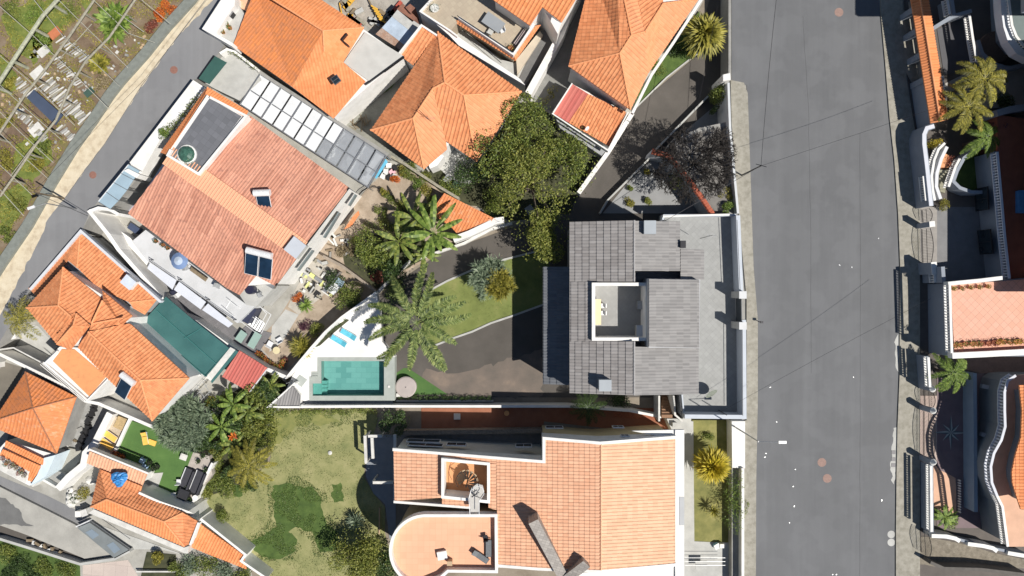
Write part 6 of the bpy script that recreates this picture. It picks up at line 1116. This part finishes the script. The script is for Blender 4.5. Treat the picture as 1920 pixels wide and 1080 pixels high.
# tall villas mostly beyond the right edge of the picture, only balconies seen; slabs added to cast shade
b=vthing("upper_villa","villa with curved balcony and long balustrades at the top right corner","house",1900,60)
flat("balcony_floor",[(1882,-40),(1884,20),(1888,50),(1896,75),(1910,95),(1935,108),(2100,108),(2100,-40)],7.0,plain("teal_floor",(.16,.20,.20),.1,1,.8),b,.2); mb=MB(); mb.strip(px([(1880,-40),(1884,20),(1888,50),(1896,75),(1910,95),(1935,108)],7.5),.75,6.4); mb.build("balcony_wall",plain("balcony_white",(.70,.72,.76),.05,1,.7),b)
balustrade("curved white balustrade inside the balcony of the upper villa",[(1890,-20),(1894,20),(1898,48),(1906,68),(1922,88)],7.0,.95,.3,.08,WHITE)
walls(b,[(1900,-40),(1905,60),(1925,85),(2100,90),(2100,-40)],6.8,ZS,.1,BW)
mb=MB(); mb.prism([(75,14,0),(61,14,0),(61,45,0),(75,45,0)],ZS,16.4); mb.build("tower_wall",BW,b); mb=MB(); mb.prism([(75,25.6,0),(47.4,25.6,0),(47.4,45,0),(75,45,0)],16.4,17); mb.build("shade_caster_slab",BW,b); mb=MB(); mb.prism([(61,12,0),(53.4,12,0),(53.4,25.4,0),(61,25.4,0)],9.5,10.0); mb.build("shade_caster_panel",BW,b)  # unseen overhanging slabs added to throw shade on street and patio
balustrade("shaded balustrade across the dark patio of the upper villa",[(1818,28),(1824,70),(1832,116)],ZS+1.6,.9,.27,.075,WHITE); balustrade("short lit balustrade at the top of the upper villa patio",[(1776,-4),(1781,26)],ZS+1.6,.9,.27,.075,WHITE)
mb=MB(); mb.strip(px([(1750,53),(1787,30),(1822,20)],5.0),.4,ZS); mb.strip(px([(1784,-5),(1789,28)],5.2),.4,ZS); mb.strip(px([(1834,75),(1842,100),(1860,118),(1890,128),(1925,120)],4.6),.4,ZS); tag(mb.build("patio_wall",BW),"white patio walls stepping around the dark upper villa patio","wall")
mb=MB(); mb.strip(px([(1870,212),(1895,205),(1925,200)],6.3),.7,ZS); tag(mb.build("white_ledge",BW),"white ledge on the wall above the dark red terrace","wall")
sheet("villa_floor",[(1757,55),(1820,25),(1840,130),(1770,140)],ZS+.07,plain("shade_black_floor",(.09,.09,.10),.1,1,.7)); sheet("pale_patio",[(1845,120),(1925,125),(1925,200),(1800,205),(1765,160)],ZS+.07,plain("pale_villa_paving",(.42,.40,.37),.1,1,.8))  # villa floor coloured near black to stand in for deep shade
k=thing("round_stair","round brown slatted floor below the curved balcony of the upper villa","deck",P(1865,75,ZS)); q=MB(); q.prism(px(circ(1868,88,30,0,350,20),ZS+.6),ZS,None); q.build("deck",plain("brown_slats",(.16,.11,.085),.3,5,.8),k)
b=vthing("east_villa","tall villa just beyond the right edge that shades the dark patios","house",1935,400); mb=MB(); mb.prism([(75,-1.5,0),(61,-1.5,0),(61,13.4,0),(75,13.4,0)],ZS,10); mb.build("wall",BW,b); mb=MB(); mb.prism([(75,-1.5,0),(53.7,-1.5,0),(53.7,15.0,0),(75,15,0)],10,10.5); mb.build("shade_caster_slab",BW,b)  # slab stretched far past the wall, unseen, to shade the patios
# ================= vegetation
tree("tree","large olive green tree, the tallest crown of the clump behind the grey house","tree",1000,345,4.4,8.2,F_OLIVE,0,19,340,.25,3,.8,1.25,None,.27); tree("tree","dark green tree beside the central hip roof house","tree",942,290,3.6,7,F_MED,0,14,430,.27,4); tree("tree","yellowish tree closest to the corner of the grey house","tree",1022,438,2.9,6.8,F_OLIVE,0,12,420,.25,5,.8,1.15)
tree("tree","fresh green tree between the clump and the driveway wall","tree",1068,300,3.0,5,F_MED,0,13,380,.24,6,.6,1.3); tree("tree","mid green crown at the top of the tree clump","tree",985,232,3.1,6,F_MED,0,12,400,.25,7); bush("shrub","green shrub filling the gap left of the tree clump","shrub",885,330,2.4,F_DARK,0,2.6,380,.2,8,None,1,0,8); bush("shrub","olive shrub below the back patio of the central house","shrub",850,350,1.6,F_MED,0,1.6,300,.18,9)
bush("shrub","low green shrub at the lower rim of the tree clump","shrub",925,380,2.2,F_MED,0,1.8,300,.2,10,None,1,0,7)
bare_tree("bare_tree","large leafless grey tree spreading over the red capped wall",1318,296,4.6,7.2,ZS-1.5,11,13,7); bush("ivy","green ivy clump growing at the base of the bare tree","shrub",1275,335,1.6,F_OLIVE,1.5,1.4,240,.16,12,None,.6)
for l,x,y,r,m in (("yellow green shrub beside the low courtyard wall",1183,376,.9,F_YG),("small green shrub on the low courtyard wall",1183,351,.5,F_MED),("pale olive shrub in the triangular courtyard",1218,375,.7,F_OLIVE),("small shrub by the courtyard wall below the bare tree",1212,322,.6,F_YG)): bush("shrub",l,"shrub",x,y,r,m,0,.8,150,.14,int(x))
bush("shrub","bright green shrub at the top end of the parking terrace wall","shrub",1367,391,.8,F_BRIGHT,ZS,.9,180,.15,14); bush("shrub","flowering shrub beside the pavement below the bare tree","shrub",1360,362,.9,F_YG,ZS-.5,.9,170,.13,15)
bush("shrub","round dense shrub at the top of the street wall","shrub",1343,177,1.35,F_MED,0,3.6,330,.17,16,None,1.1,0,7); bush("shrub","small dark shrub below the round street wall shrub","shrub",1340,208,.6,F_DARK,0,2.6,150,.13,17)
spiky("palm_tree","yellowish short palm between the orange roof and the street","palm tree",1322,62,2.7,4.2,F_YG,0,420,.34,2,None,-20,80,1,0,.35,.25,.2); bush("shrub","dark green shrubs under the yellowish short palm","shrub",1275,90,1.7,F_DARK,.3,1.0,300,.18,18,None,1.6,R(55),6); bush("shrub","grassy green shrub on the bed beside the orange roof","shrub",1237,130,1.2,F_MED,.3,.7,240,.15,19,None,2,R(50),6)
hedge("shrub_row","row of small green shrubs between the two orange houses at the top",[(1043,160),(1030,178),(1020,195)],0,1.2,1.0,F_YG,170,.15,20); 
palm("palm_tree","big plume palm with bushy grey green fronds beside the pool",781,606,6.3,7.5,F_PALM,0,15,100,.70,.14,.30,5,.20,.8); 
banana("banana_plant","giant leaved green plant with long leaves beside the triangular shed",812,437,4.1,4.6,F_BRIGHT,0,15,.62,3,None,"tree",.32); banana("banana_plant","giant leaved plant left of the tallest one in the walled garden",748,452,3.6,3.6,F_MED,0,13,.55,5,None,"tree",.35); banana("banana_plant","dark giant leaved plant at the top of the walled garden",775,408,3.2,3.2,F_MED,0,12,.5,7,None,"tree",.35)
banana("banana_plant","drooping giant leaved plant nearest the driveway wall",795,478,2.6,2.8,F_MED,0,10,.45,9,None,"tree",.4)
tree("tree","bushy green tree at the left side of the walled garden","tree",700,465,2.7,4,F_MED,0,12,360,.22,21); tree("tree","dark leafy tree in the lower corner of the walled garden","tree",735,500,2.2,3.4,F_DARK,0,9,320,.22,22); bush("shrub","orange red shrub in the shade of the walled garden","shrub",703,523,1.1,F_RED,0,1.1,200,.16,23)
for i,(x,y,r,m) in enumerate(((690,430,1.2,F_MED),(720,425,1.3,F_OLIVE),(745,425,1.3,F_MED),(765,470,1.3,F_DARK),(780,430,1.2,F_MED),(800,415,1.2,F_DARK),(670,450,.9,F_OLIVE),(715,400,.9,F_MED),(690,490,1.2,F_MED),(752,318,.9,F_YG),(768,330,1.0,F_MED),(785,345,.9,F_BRIGHT),(800,358,1.0,F_YG),(812,378,.9,F_MED),(728,372,.9,F_MED),(745,386,1.0,F_OLIVE),(760,400,1.1,F_DARK),(722,360,.6,F_YG),(800,395,1.0,F_BRIGHT),(740,332,.7,F_ORA),(770,312,.9,F_MED),(800,335,.9,F_OLIVE))): bush("shrub","small mixed shrub in the garden strip below the central hip roof house","shrub",x,y,r,m,0,.9,170,.14,60+i,"small shrubs of the garden strip")
spiky("dragon_tree","blue green dragon tree with many spiky heads on the small lawn","tree",918,518,1.0,3.2,F_BLUE,0,60,.09,6,None,0,85,26,2.0,.15,.2); spiky("dragon_tree","yellow green lower half of the spiky clump beside the blue green dragon tree","tree",938,533,.95,3.7,F_YG,0,70,.10,61,None,0,85,16,1.35,.15,.14); bush("shrub","yellowish undergrowth around the dragon tree","shrub",935,535,1.6,F_YG,0,.8,260,.14,24,None,1,0,7); spiky("agave","small grey green agave below the dragon tree","agave",905,556,.7,.5,F_BLUE,0,60,.08,7)
bush("shrub","shaded green shrub under the big palm above the pool deck","shrub",745,545,1.7,F_PALM,0,1.6,260,.2,25); bush("shrub","green shrub with pale blossoms at the top of the curved pool wall","shrub",655,553,1.7,F_MED,0,2.4,320,.18,26,None,1,0,7); bush("shrub","second dark shrub beside the curved pool wall","shrub",668,575,1.0,F_DARK,0,2.0,200,.17,27)
bush("shrub","dark shrub behind the glass roofs of the cluttered yard","shrub",630,528,1.5,F_DARK,0,1.6,250,.18,28); bush("shrub","olive shrub by the shaded bed above the pool wall","shrub",590,622,1.2,F_OLIVE,0,1.1,200,.15,29); bush("shrub","dark purple tinged shrub in the dirt garden","shrub",573,610,.8,F_PURP,0,.8,140,.14,30)
spiky("yucca","spiky green yucca leaning over the lower end of the pool wall","yucca",565,650,1.5,1.6,F_YG,0,110,.09,8,None,-5,70,3,.5); spiky("yucca","green flax plant beside the glass yard","yucca",573,572,1.1,.9,F_BRIGHT,0,70,.12,9,None,5,60); bush("shrub","orange leaved shrub at the foot of the long white facade","shrub",558,556,.7,F_ORA,0,.8,140,.13,31)
rr=random.Random(44)
for i in range(15): pot("potted succulent in the row of pots around the small round table",485+i*3.6+rr.uniform(-1,1),663+i*3.0-(max(0,i-10)*8)+rr.uniform(-2,2),.26,0,(BLACK,TERRA)[i%2],(F_ORA,F_YG,F_RED,F_OLIVE)[i%4],"pots around the small round table",i)
table("round cream table in the dirt garden",518,657,0,0,.85,.85,plain("cream_top",(.66,.58,.36),.06,1,.7),rnd_=True); chair("white garden chair left of the round cream table",506,645,0,R(60),WHITEM,"chairs by the round cream table",.65); chair("white garden chair above the round cream table",524,638,0,R(120),WHITEM,"chairs by the round cream table",.65)
# cluttered yard
sheet("clutter_yard",[(588,482),(640,515),(600,560),(560,590),(540,575),(555,540)],.03,plain("clutter_slabs",(.42,.39,.34),.2,1,.85)); sheet("side_path",[(510,612),(535,580),(560,590),(530,640),(505,660)],.03,LGREY)
for i in range(46):
    x=rr.uniform(566,632); y=rr.uniform(488,560); 
    if y>500+(x-566)*.35+50: continue
    mb=MB(); c=P(x,y,.25); mb.box(c,(rr.uniform(.3,1.1),rr.uniform(.12,.5),rr.uniform(.2,.6)),rr.choice((R(-35),R(55),rr.random()*3))); tag(mb.build("stored_item",(BLACK,STEEL,WHITE2,WOODG,plain("lime_box",(.60,.62,.25),.1),LGREY)[i%6]),"small stored item in the cluttered yard beside the long white facade","clutter","stored items in the cluttered yard")
k=thing("cold_frame","white cold frame panels behind the clutter yard fence","cold frame",P(622,548,0)); q=MB(); q.prism(px([(613,545),(628,530),(640,540),(625,553)],.9),.8,None); q.build("panel",WPAN,k); q=MB(); q.prism(px([(628,530),(634,520),(646,528),(640,540)],.85),.75,None); q.build("clear_panel",GLB,k); q=MB(); q.strip(px([(612,546),(637,510)],1.2),.06,0); q.build("frame_post",STEEL,k)
for i in range(16):
    x=rr.uniform(612,650); y=rr.uniform(440,480)
    mb=MB(); c=P(x,y,.2); mb.box(c,(rr.uniform(.4,1.2),rr.uniform(.1,.3),.25),rr.random()*3); tag(mb.build("rubble_piece",(CONC,WHITE2,WOOD)[i%3]),"rubble piece heaped beside the upper end of the long white facade","rubble","rubble heap by the white facade")
bush("shrub","dry straw coloured shrub between rubble and green garden","shrub",650,470,1.0,F_CANE,0,.7,200,.15,33,None,2,R(70),6)
roofp=MB(); roofp.prism(px([(662,405),(672,395),(674,402),(658,425),(645,430)],1.6),1.5,None); tag(roofp.build("tile_canopy",T_OLR),"narrow orange tiled canopy at the foot of the white facade","canopy")
# south west greenery
spiky("silvery_shrub","large round silvery green spiky shrub over the green turf","shrub",338,797,1.0,3.6,F_BLUE,0,70,.075,12,None,-10,85,70,3.0,.1,.15)
banana("banana_plant","banana plant beside the red ribbed shed",437,758,2.5,3.2,F_BRIGHT,0,11,.5,13); banana("banana_plant","banana plant below the red ribbed shed",465,772,2.3,3.0,F_MED,0,10,.45,14); banana("banana_plant","banana plant at the right of the silvery shrub",415,800,2.6,3.2,F_BRIGHT,0,11,.5,15); banana("banana_plant","banana plant with orange flower above the drooping palm",440,832,2.4,2.8,F_MED,0,10,.45,16); banana("banana_plant","banana plant beside the small pool hut",508,722,2.0,2.6,F_MED,0,9,.4,17)
for i,(x,y,r,m,l) in enumerate(((487,755,2.3,F_MED,"leafy green tree between shed and pool hut"),(480,800,2.6,F_OLIVE,"olive green tree at the top left of the dry lawn"),(430,790,1.8,F_DARK,"dark tree between the banana plants"),(500,735,1.4,F_DARK,"dark tree tucked behind the pool hut"),(395,830,1.6,F_DARK,"dark tree at the edge of the turf terrace"))): tree("tree",l,"tree",x,y,r,3.4,m,0,10,330,.22,70+i)
for i,(x,y,r,m) in enumerate(((400,880,1.3,F_OLIVE),(395,905,1.2,F_MED),(410,855,1.3,F_OLIVE),(480,840,1.3,F_MED),(388,925,.9,F_OLIVE),(500,780,1.2,F_MED),(505,820,1.1,F_OLIVE))): bush("shrub","mixed shrub on the overgrown bank west of the dry lawn","shrub",x,y,r,m,0,.9,230,.16,80+i,"shrubs of the overgrown bank",1,0,6)
sheet("bank_soil",wob([(385,935),(400,850),(395,800),(430,740),(500,700),(545,720),(515,770),(510,820),(500,870),(440,912)],5,9),.02,MT["mulch"])
r2=random.Random(9)
for i in range(34):
    x=r2.uniform(398,508); y=r2.uniform(745,915)
    if y>985-(x*.15) or (x-466)**2+(y-874)**2<500: continue
    bush("shrub","mixed shrub on the overgrown bank west of the dry lawn","shrub",x,y,r2.uniform(.7,1.4),(F_OLIVE,F_MED,F_YG,F_MED,F_DARK)[i%5],0,r2.uniform(.8,1.8),190,.17,300+i,"shrubs of the overgrown bank",1,0,5)
palm("palm_tree","yellow green drooping palm at the left side of the dry lawn",466,874,3.3,4.6,F_YG,0,14,44,.55,.09,.5,19,.25,.35,None,.16); mb=MB(); rosette(mb,P(436,818,3),.6,20,.2,rr); tag(mb.build("orange_blossom",F_ORA),"orange blossom cluster among the banana leaves","flower")
tree("tree","big round yellowish green tree at the bottom of the dry lawn","tree",668,1046,3.1,4.6,F_OLIVE,0,17,480,.22,90,.7); tree("tree","dark lower crown beside the round terrace","tree",722,1062,1.8,3.6,F_DARK,0,9,300,.22,91)
bush("shrub","small round dark shrub alone on the left of the dry lawn","shrub",416,966,.95,F_MED,0,1.4,260,.14,92,None,1,0,6); spiky("agave","spiky grey green agave in front of the big round tree","agave",668,978,1.35,.9,F_BLUE,0,90,.10,21,None,5,75)
hedge("boundary_hedge","long low hedge under the white boundary wall beside the lawn",[(518,772),(570,770),(640,771),(704,771)],0,.8,.8,F_MED,200,.15,93); tree("tree","shaded small tree at the corner of the lawn and terracotta yard","tree",738,792,1.7,3,F_DARK,0,8,300,.2,94)
palm("palm_tree","dark palm standing in shade below the grey roof",1103,764,2.4,3.2,F_DARK,0,14,24,.45,.055,.5,23,.3,.3,None,.14); bush("shrub","shaded shrubs behind the dark palm","shrub",1160,750,1.5,F_DARK,0,1.2,220,.17,95,None,.5)
palm("palm_tree","young yellow green palm at the left edge beside the lane",37,598,2.7,6.4,F_YG,0,11,24,.55,.07,.55,25,.3,.35,None,.14)
spiky("yellow_palm","bright yellow round palm in the front garden of the salmon house","palm tree",1336,874,2.15,3.2,F_YEL,1.75,800,.20,26,None,-15,88,1,0,.25,.14,.2)
hedge("garden_hedge","dark green hedge along the white street parapet",[(1377,888),(1374,930),(1377,985)],1.75,3.4,1.8,F_BRIGHT,300,.16,96); bush("shrub","bright green shrub in the parapet hedge","shrub",1383,940,1.2,F_MED,1.75,2.0,240,.15,97,None,1.8,0,6); spiky("agave","reddish tinged yucca below the yellow palm","agave",1338,957,1.2,.9,F_YG,1.75,80,.07,27,None,5,80); bush("shrub","small shrub above the yellow palm in the front garden","shrub",1328,822,.8,F_MED,1.75,.7,150,.14,98)
palm("palm_tree","young palm with arching fronds on the villa wall below the salmon terrace",1787,700,2.7,3.0,F_BRIGHT,ZS,10,40,.5,.09,.55,28,.35,.3,None,.16)
palm("palm_tree","leaning green palm above the patio of the upper villa, upper one",1845,148,3.3,5.2,F_YG,ZS,14,44,.55,.09,.55,29,.35,.3,None,.18); palm("palm_tree","yellow fronded palm beside the tile coped wall, lower one",1815,200,3.3,4.4,F_YG,ZS,14,44,.55,.09,.5,30,.35,.3,None,.18); palm("palm_tree","yellow green palm drooping over the crescent planter",1850,258,2.6,3.8,F_BRIGHT,ZS,9,40,.5,.09,.6,31,.3,.3,None,.16)
bush("shrub","purple leaved shrub between the villa palms","shrub",1853,232,1.3,F_PURP,ZS,3.2,260,.15,99); bush("shrub","yellow flowering shrub at the curved villa wall","shrub",1752,272,.8,F_YEL,ZS,1.6,170,.14,100); bush("shrub","pale yellow shrub at the foot of the villa garden stair","shrub",1768,383,.85,F_YG,ZS,1.0,170,.13,101); bush("shrub","dark shrub under the upper villa palm","shrub",1895,190,1.5,F_DARK,ZS,1.5,220,.17,102)
banana("banana_plant","bright green broad leaved shrub behind the lower street balustrade",1772,970,1.7,1.5,F_BRIGHT,ZS,14,.35,33,None,"shrub"); bush("shrub","leafy base of the broad leaved shrub at the lower street wall","shrub",1775,972,1.2,F_BRIGHT,ZS,.9,220,.17,103)
for i,(x,y,r,m) in enumerate(((352,1058,1.6,F_BLUE),(385,1062,1.8,F_MED),(420,1072,1.6,F_BLUE),(335,1072,1.3,F_MED),(300,1045,.9,F_YG),(450,1078,1.3,F_MED))): bush("shrub","grey green shrub of the thicket below the tiled extension","shrub",x,y,r,m,0,1.2,260,.17,110+i,"thicket below the tiled extension",1,0,6)
sheet("dark_bed",[(262,1090),(275,1035),(330,1040),(332,1090)],.06,MT["mulch"]); pwall("bed_edge",[(255,1072),(332,1072)],.5,0,.15,WHITE2,None,label="white edging of the dark bed at the bottom edge",cat="kerb")
for i,(x,y) in enumerate(((12,1040),(40,1055),(80,1062),(20,1070),(120,1068),(60,1078))): bush("shrub","low green shrub on the grass bank at the bottom left","shrub",x,y,1.3,(F_MED,F_DARK)[i%2],0,.7,260,.15,120+i,"shrubs of the grass bank",1,0,6)
F_LG=foliage("lush_blades",(.04,.08,.015),(.09,.15,.03),(.15,.22,.05))
for l,rg,z,n,m,s_ in (("lush_tufts",[(500,898),(560,892),(612,925),(618,965),(648,1005),(655,1048),(590,1045),(575,1003),(556,998),(568,1020),(548,1050),(480,1052),(455,1018),(495,988),(505,970)],.02,5200,F_LG,.14),("lush_tufts",[(505,772),(650,766),(690,790),(560,812),(525,835),(500,860)],.02,2600,F_LG,.11),("grass_tufts",lawnB,.012,9000,F_GR,.10),("grass_tufts",lawnA,.012,2500,F_GR,.08),("fallen_leaves",[(940,480),(1060,480),(1060,400),(960,420)],.02,300,F_CANE,.1)): tufts(l,rg,z,n,m,random.Random(n),s_)
# ================= vegetable garden
level(4.0)
rr=random.Random(77)
tufts('weeds',[(0,0),(340,0),(255,105),(185,190),(125,270),(40,410),(0,460)],.03,12000,F_YG,random.Random(5),.17)
G_ROW=ground_mix("dug_rows",[(.3,(.17,.115,.075)),(.6,(.25,.18,.12)),(.85,(.34,.27,.2))],1.6,fs=18,fine=(.5,1.1)); G_GG=ground_mix("garden_grass",[(.3,(.12,.17,.03)),(.6,(.24,.28,.06)),(.85,(.36,.35,.12))],1.4,9,fs=22,fine=(.5,1.1))
for i,(x,y,l,w_) in enumerate(((142,55,110,16),(120,78,120,13),(165,38,100,12),(100,112,120,12),(82,128,110,10),(60,160,95,11),(38,195,100,12),(20,225,100,11),(15,300,80,10),(5,330,70,10))):
    sheet("dug_row",wob([(x,y),(x+l*.77,y+l*.64),(x+l*.77-w_*.64,y+l*.64+w_*.77),(x-w_*.64,y+w_*.77)],4,8,i),.016+.004*(i%2),G_ROW)
for i,pts in enumerate(([(0,30),(60,0),(110,0),(140,25),(90,90),(60,120),(20,80)],[(60,60),(100,60),(95,100),(60,110)],[(0,100),(40,150),(20,180),(0,170)],[(30,270),(90,240),(100,300),(60,340),(20,330)],[(0,370),(40,340),(60,370),(20,430),(0,440)],[(150,0),(180,0),(165,25)])): sheet("garden_grass",wob(pts,9,8,i+20),.026,G_GG)

def pole(label,pts,z,r,mat,name="trellis_pole",cat="trellis pole",group=None):
    q=px(pts,z); t=thing(name,label,cat,(q[0].x,q[0].y,0),group); m_=MB(); m_.path(q,r,7); m_.build("beam",mat,t)
    L=sum((b_-a_).length for a_,b_ in zip(q,q[1:])); 
    for a_,b_ in zip(q,q[1:]):
        k_=max(1,int((b_-a_).length/4.5))
        for i in range(k_): c=a_.lerp(b_,(i+.4)/k_); m2=MB(); m2.tube((c.x,c.y,0),(c.x,c.y,z),r*.9,n=6); m2.build("post",mat,t)
MOSS=plain("mossy_wood",(.36,.37,.28),.35,3,.9)
pole("thickest mossy trellis pole crossing the upper left corner of the garden",[(112,-5),(80,30),(40,90),(0,152),(-20,180)],2.3,.20,MOSS)
pole("second long wooden trellis pole of the vegetable garden",[(178,-2),(130,68),(85,130),(45,180),(0,248),(-20,275)],2.2,.13,WOODG); pole("third long wooden trellis pole running towards the retaining wall",[(255,-3),(205,70),(160,115),(130,165),(105,225),(68,270),(35,318),(0,368)],2.2,.12,WOODG)
wires=[[(105,-5),(150,40),(240,127)],[(60,-5),(120,70),(180,120),(225,162)],[(-5,8),(60,65),(130,130),(205,205)],[(-5,100),(70,165),(140,235)],[(-5,155),(50,205),(115,262)],[(170,-5),(240,62),(290,80)],[(-5,205),(40,250),(100,305)],[(-5,245),(40,290),(90,335)],[(260,-5),(320,45)],[(-5,305),(60,365)],[(-5,350),(45,405)],[(215,20),(270,60)]]
for w_ in wires: q=px(w_,2.1); line_path("trellis_wire","thin pale trellis wire stretched over the vegetable garden","wire",q,.035,plain("pale_wire",(.45,.44,.38),.1),"trellis wires")
pole("short trellis pole beside the retaining wall",[(172,45),(145,75),(112,110)],2.0,.05,WOODG,group="short trellis poles"); pole("short trellis pole in the lower part of the garden",[(65,270),(20,330)],2.0,.05,WOODG,group="short trellis poles")
sheet("bed_soil",wob([(0,260),(60,190),(120,240),(60,330),(0,390)],6),.012,SOIL)
mb=MB(); mb.prism(px([(63,168),(117,215),(103,234),(50,183)],.5),.3,None); tag(mb.build("tarpaulin",plain("slate_tarp",(.06,.08,.13),.1,1,.6)),"dark slate blue rectangular cover on the garden bed","cover")
def planks(x0,y0,x1,y1,n,l,label,ang):
    for i in range(n):
        t_=i/(n-1); x=x0+(x1-x0)*t_+rr.uniform(-1.5,1.5); y=y0+(y1-y0)*t_+rr.uniform(-1.5,1.5); m_=MB(); c=P(x,y,.12+.04*rr.random()); m_.box(c,(l*rr.uniform(.5,1.1),rr.uniform(.09,.2),.06),ang+rr.uniform(-.12,.12)); tag(m_.build("plank",(WHITE2,WOODG,CONC,LGREY)[i%4]),label,"plank",label+"s")
planks(85,155,160,225,34,2.0,"weathered plank laid across the long garden bed",R(38)); planks(30,150,60,175,10,1.6,"pale plank left of the slate cover",R(38)); planks(112,240,140,262,10,1.4,"plank near the lower garden corner",R(38)); planks(115,75,165,115,14,1.4,"plank by the upper garden trellis",R(38)); planks(105,110,150,160,14,1.3,"plank in the middle garden bed",R(30)); planks(35,210,85,262,20,1.0,"scattered plank in the stony garden bed",R(45))
for i in range(90):
    x,y=rr.choice(((45,215),(60,240),(90,275),(130,140),(165,170),(260,80),(225,100),(70,95),(20,190),(100,150),(200,130)))[0:2]; x+=rr.gauss(0,11); y+=rr.gauss(0,11)
    if y>120+(250-x)*1.15 or x<0: continue
    m_=MB(); c=P(x,y,.08); r_=rr.uniform(.1,.4); m_.box(c,(r_,r_*.7,.12),rr.random()*3); tag(m_.build("stone",(WHITE2,LGREY,CONC,TAN)[i%4]),"loose pale stone lying on the garden soil","stone","loose stones in the garden")
for l,x,y,w_,h_ in (("pale sheet lying near the thick trellis pole",82,96,1.3,.9),("cream sack in the middle garden bed",72,138,1.6,1.2),("white panel on the stony garden bed",68,243,1.5,1.1),("dark green cloth by the retaining wall",167,173,1.1,.7),("reddish soil heap cloth in the upper garden",103,62,1.4,.9)):
    m_=MB(); c=P(x,y,.1); m_.box(c,(w_,h_,.12),R(40)); tag(m_.build("garden_sheet",{"dark":plain("dark_cloth",(.05,.10,.08),.2,3,.8),"reddi":TERRA}.get(l[:4],TERRA if l[:4]=="redd" else WHITE2)),l,"sheet")
spiky("garden_plant","large bright green leafy plant in the upper vegetable garden","plant",212,42,1.9,1.4,F_BRIGHT,0,60,.42,41,None,0,60,4,.8); spiky("garden_plant","yellow green leafy plant in the middle of the vegetable garden","plant",187,122,1.3,1.0,F_YG,0,40,.35,42,None,0,60,2,.4)
for i,(x,y,r,m,l) in enumerate(((318,10,1.3,F_ORA,"orange flowering bush by the top of the garden"),(300,28,.9,F_ORA,"small orange flowering bush beside the retaining wall"),(285,50,.9,F_RED,"reddish bush by the retaining wall"),(192,155,.9,F_CANE,"pale flowering bush at the garden edge"),(240,62,.9,F_CANE,"pale dry bush in the upper garden"),(20,155,.9,F_YG,"yellow green weed clump at the left edge"),(10,230,.9,F_YG,"weed clump at the left edge below the pole"),(10,300,1.4,F_YG,"yellow weed clump in the lower garden"),(85,275,1.0,F_MED,"green weeds at the lower garden corner"),(35,380,1.3,F_OLIVE,"olive weeds by the lower retaining wall"),(20,15,1.2,F_MED,"green weeds in the top left corner"),(60,30,1.4,F_BRIGHT,"bright weeds in the top left garden"),(130,20,1.4,F_MED,"green patch between the first poles"),(75,72,1.2,F_BRIGHT,"bright green patch under the thick pole"),(15,440,1.0,F_MED,"weeds at the lowest garden tip"),(70,310,1.0,F_YG,"yellow green weeds near the retaining wall"))): bush("weed_clump",l,"plant",x,y,r,m,0,.35,230,.14,140+i,None,1,0,6)
level(0)
# ================= poles, wires, lamps
WM=DARKM
k=thing("utility_pole","dark utility pole with cross arm at the street edge beside the bare tree","pole",P(1390,329,ZS)); c=P(1390,329,ZS); q=MB(); q.tube(c,c+Vector((0,0,6.3)),.09,.07,8); q.build("pole_shaft",DARKM,k); q=MB(); q.tube(c+Vector((-.5,.2,6)),c+Vector((.6,-.1,6)),.04); q.build("cross_arm",DARKM,k)
tp=c+Vector((0,0,6.1)); wire("power line running up along the left side of the wide street",tp,P(1460,-40,10),.3,.024)
wire("power line from the street pole towards the villas",tp,P(1760,200,9),.5,.016); wire("thin wire crossing the lower part of the street",P(1352,772,6),P(1745,560,8.6),.4,.014)
wire("cable crossing the driveway from the street pole down past the grey house",tp,P(1150,470,7),.4,.025); wire("cable spanning the driveway beside the orange tiled house",P(1350,-10,7),P(1296,270,6.5),.3)
lamp("street lamp with long arm reaching over the street beside the parking terrace",1465,828,ZS,8.0,1,0,2.3); lamp("street lamp beside the sandy verge of the lane with white lantern",62,390,4,5.0,-.85,-.3,1.6)
k=thing("utility_pole","utility pole on the sandy verge of the lane","pole",P(120,372,4)); c=P(120,372,4); q=MB(); q.tube(c,c+Vector((0,0,5)),.11,.08,8); q.build("pole_shaft",WOOD,k); line_path("power_line","cable from the lane pole to the white wall corner","wire",[c+Vector((0,0,4.9)),P(165,405,5)],.03,WM); line_path("power_line","cable along the lane towards the top of the picture","wire",[c+Vector((0,0,4.9)),P(270,150,9.3),P(395,-10,9.6)],.015,WM)
k=thing("warning_post","small dark post standing on the street pavement","post",P(1428,604,ZS)); q=MB(); q.tube(P(1428,604,ZS+.9)-Vector((0,0,.9)),P(1428,604,ZS+.9),.05); q.build("shaft",DARKM,k); q=MB(); q.box(P(1428,604,ZS+.95),(.3,.25,.2)); q.build("head",DARKM,k)
mb=MB(); c=P(619,849,.1); mb.lathe(c,[(.22,-.1),(.25,.05),(.1,.12)],10); tag(mb.build("garden_stone",WHITE2),"single round pale object lying on the dry lawn","stone")
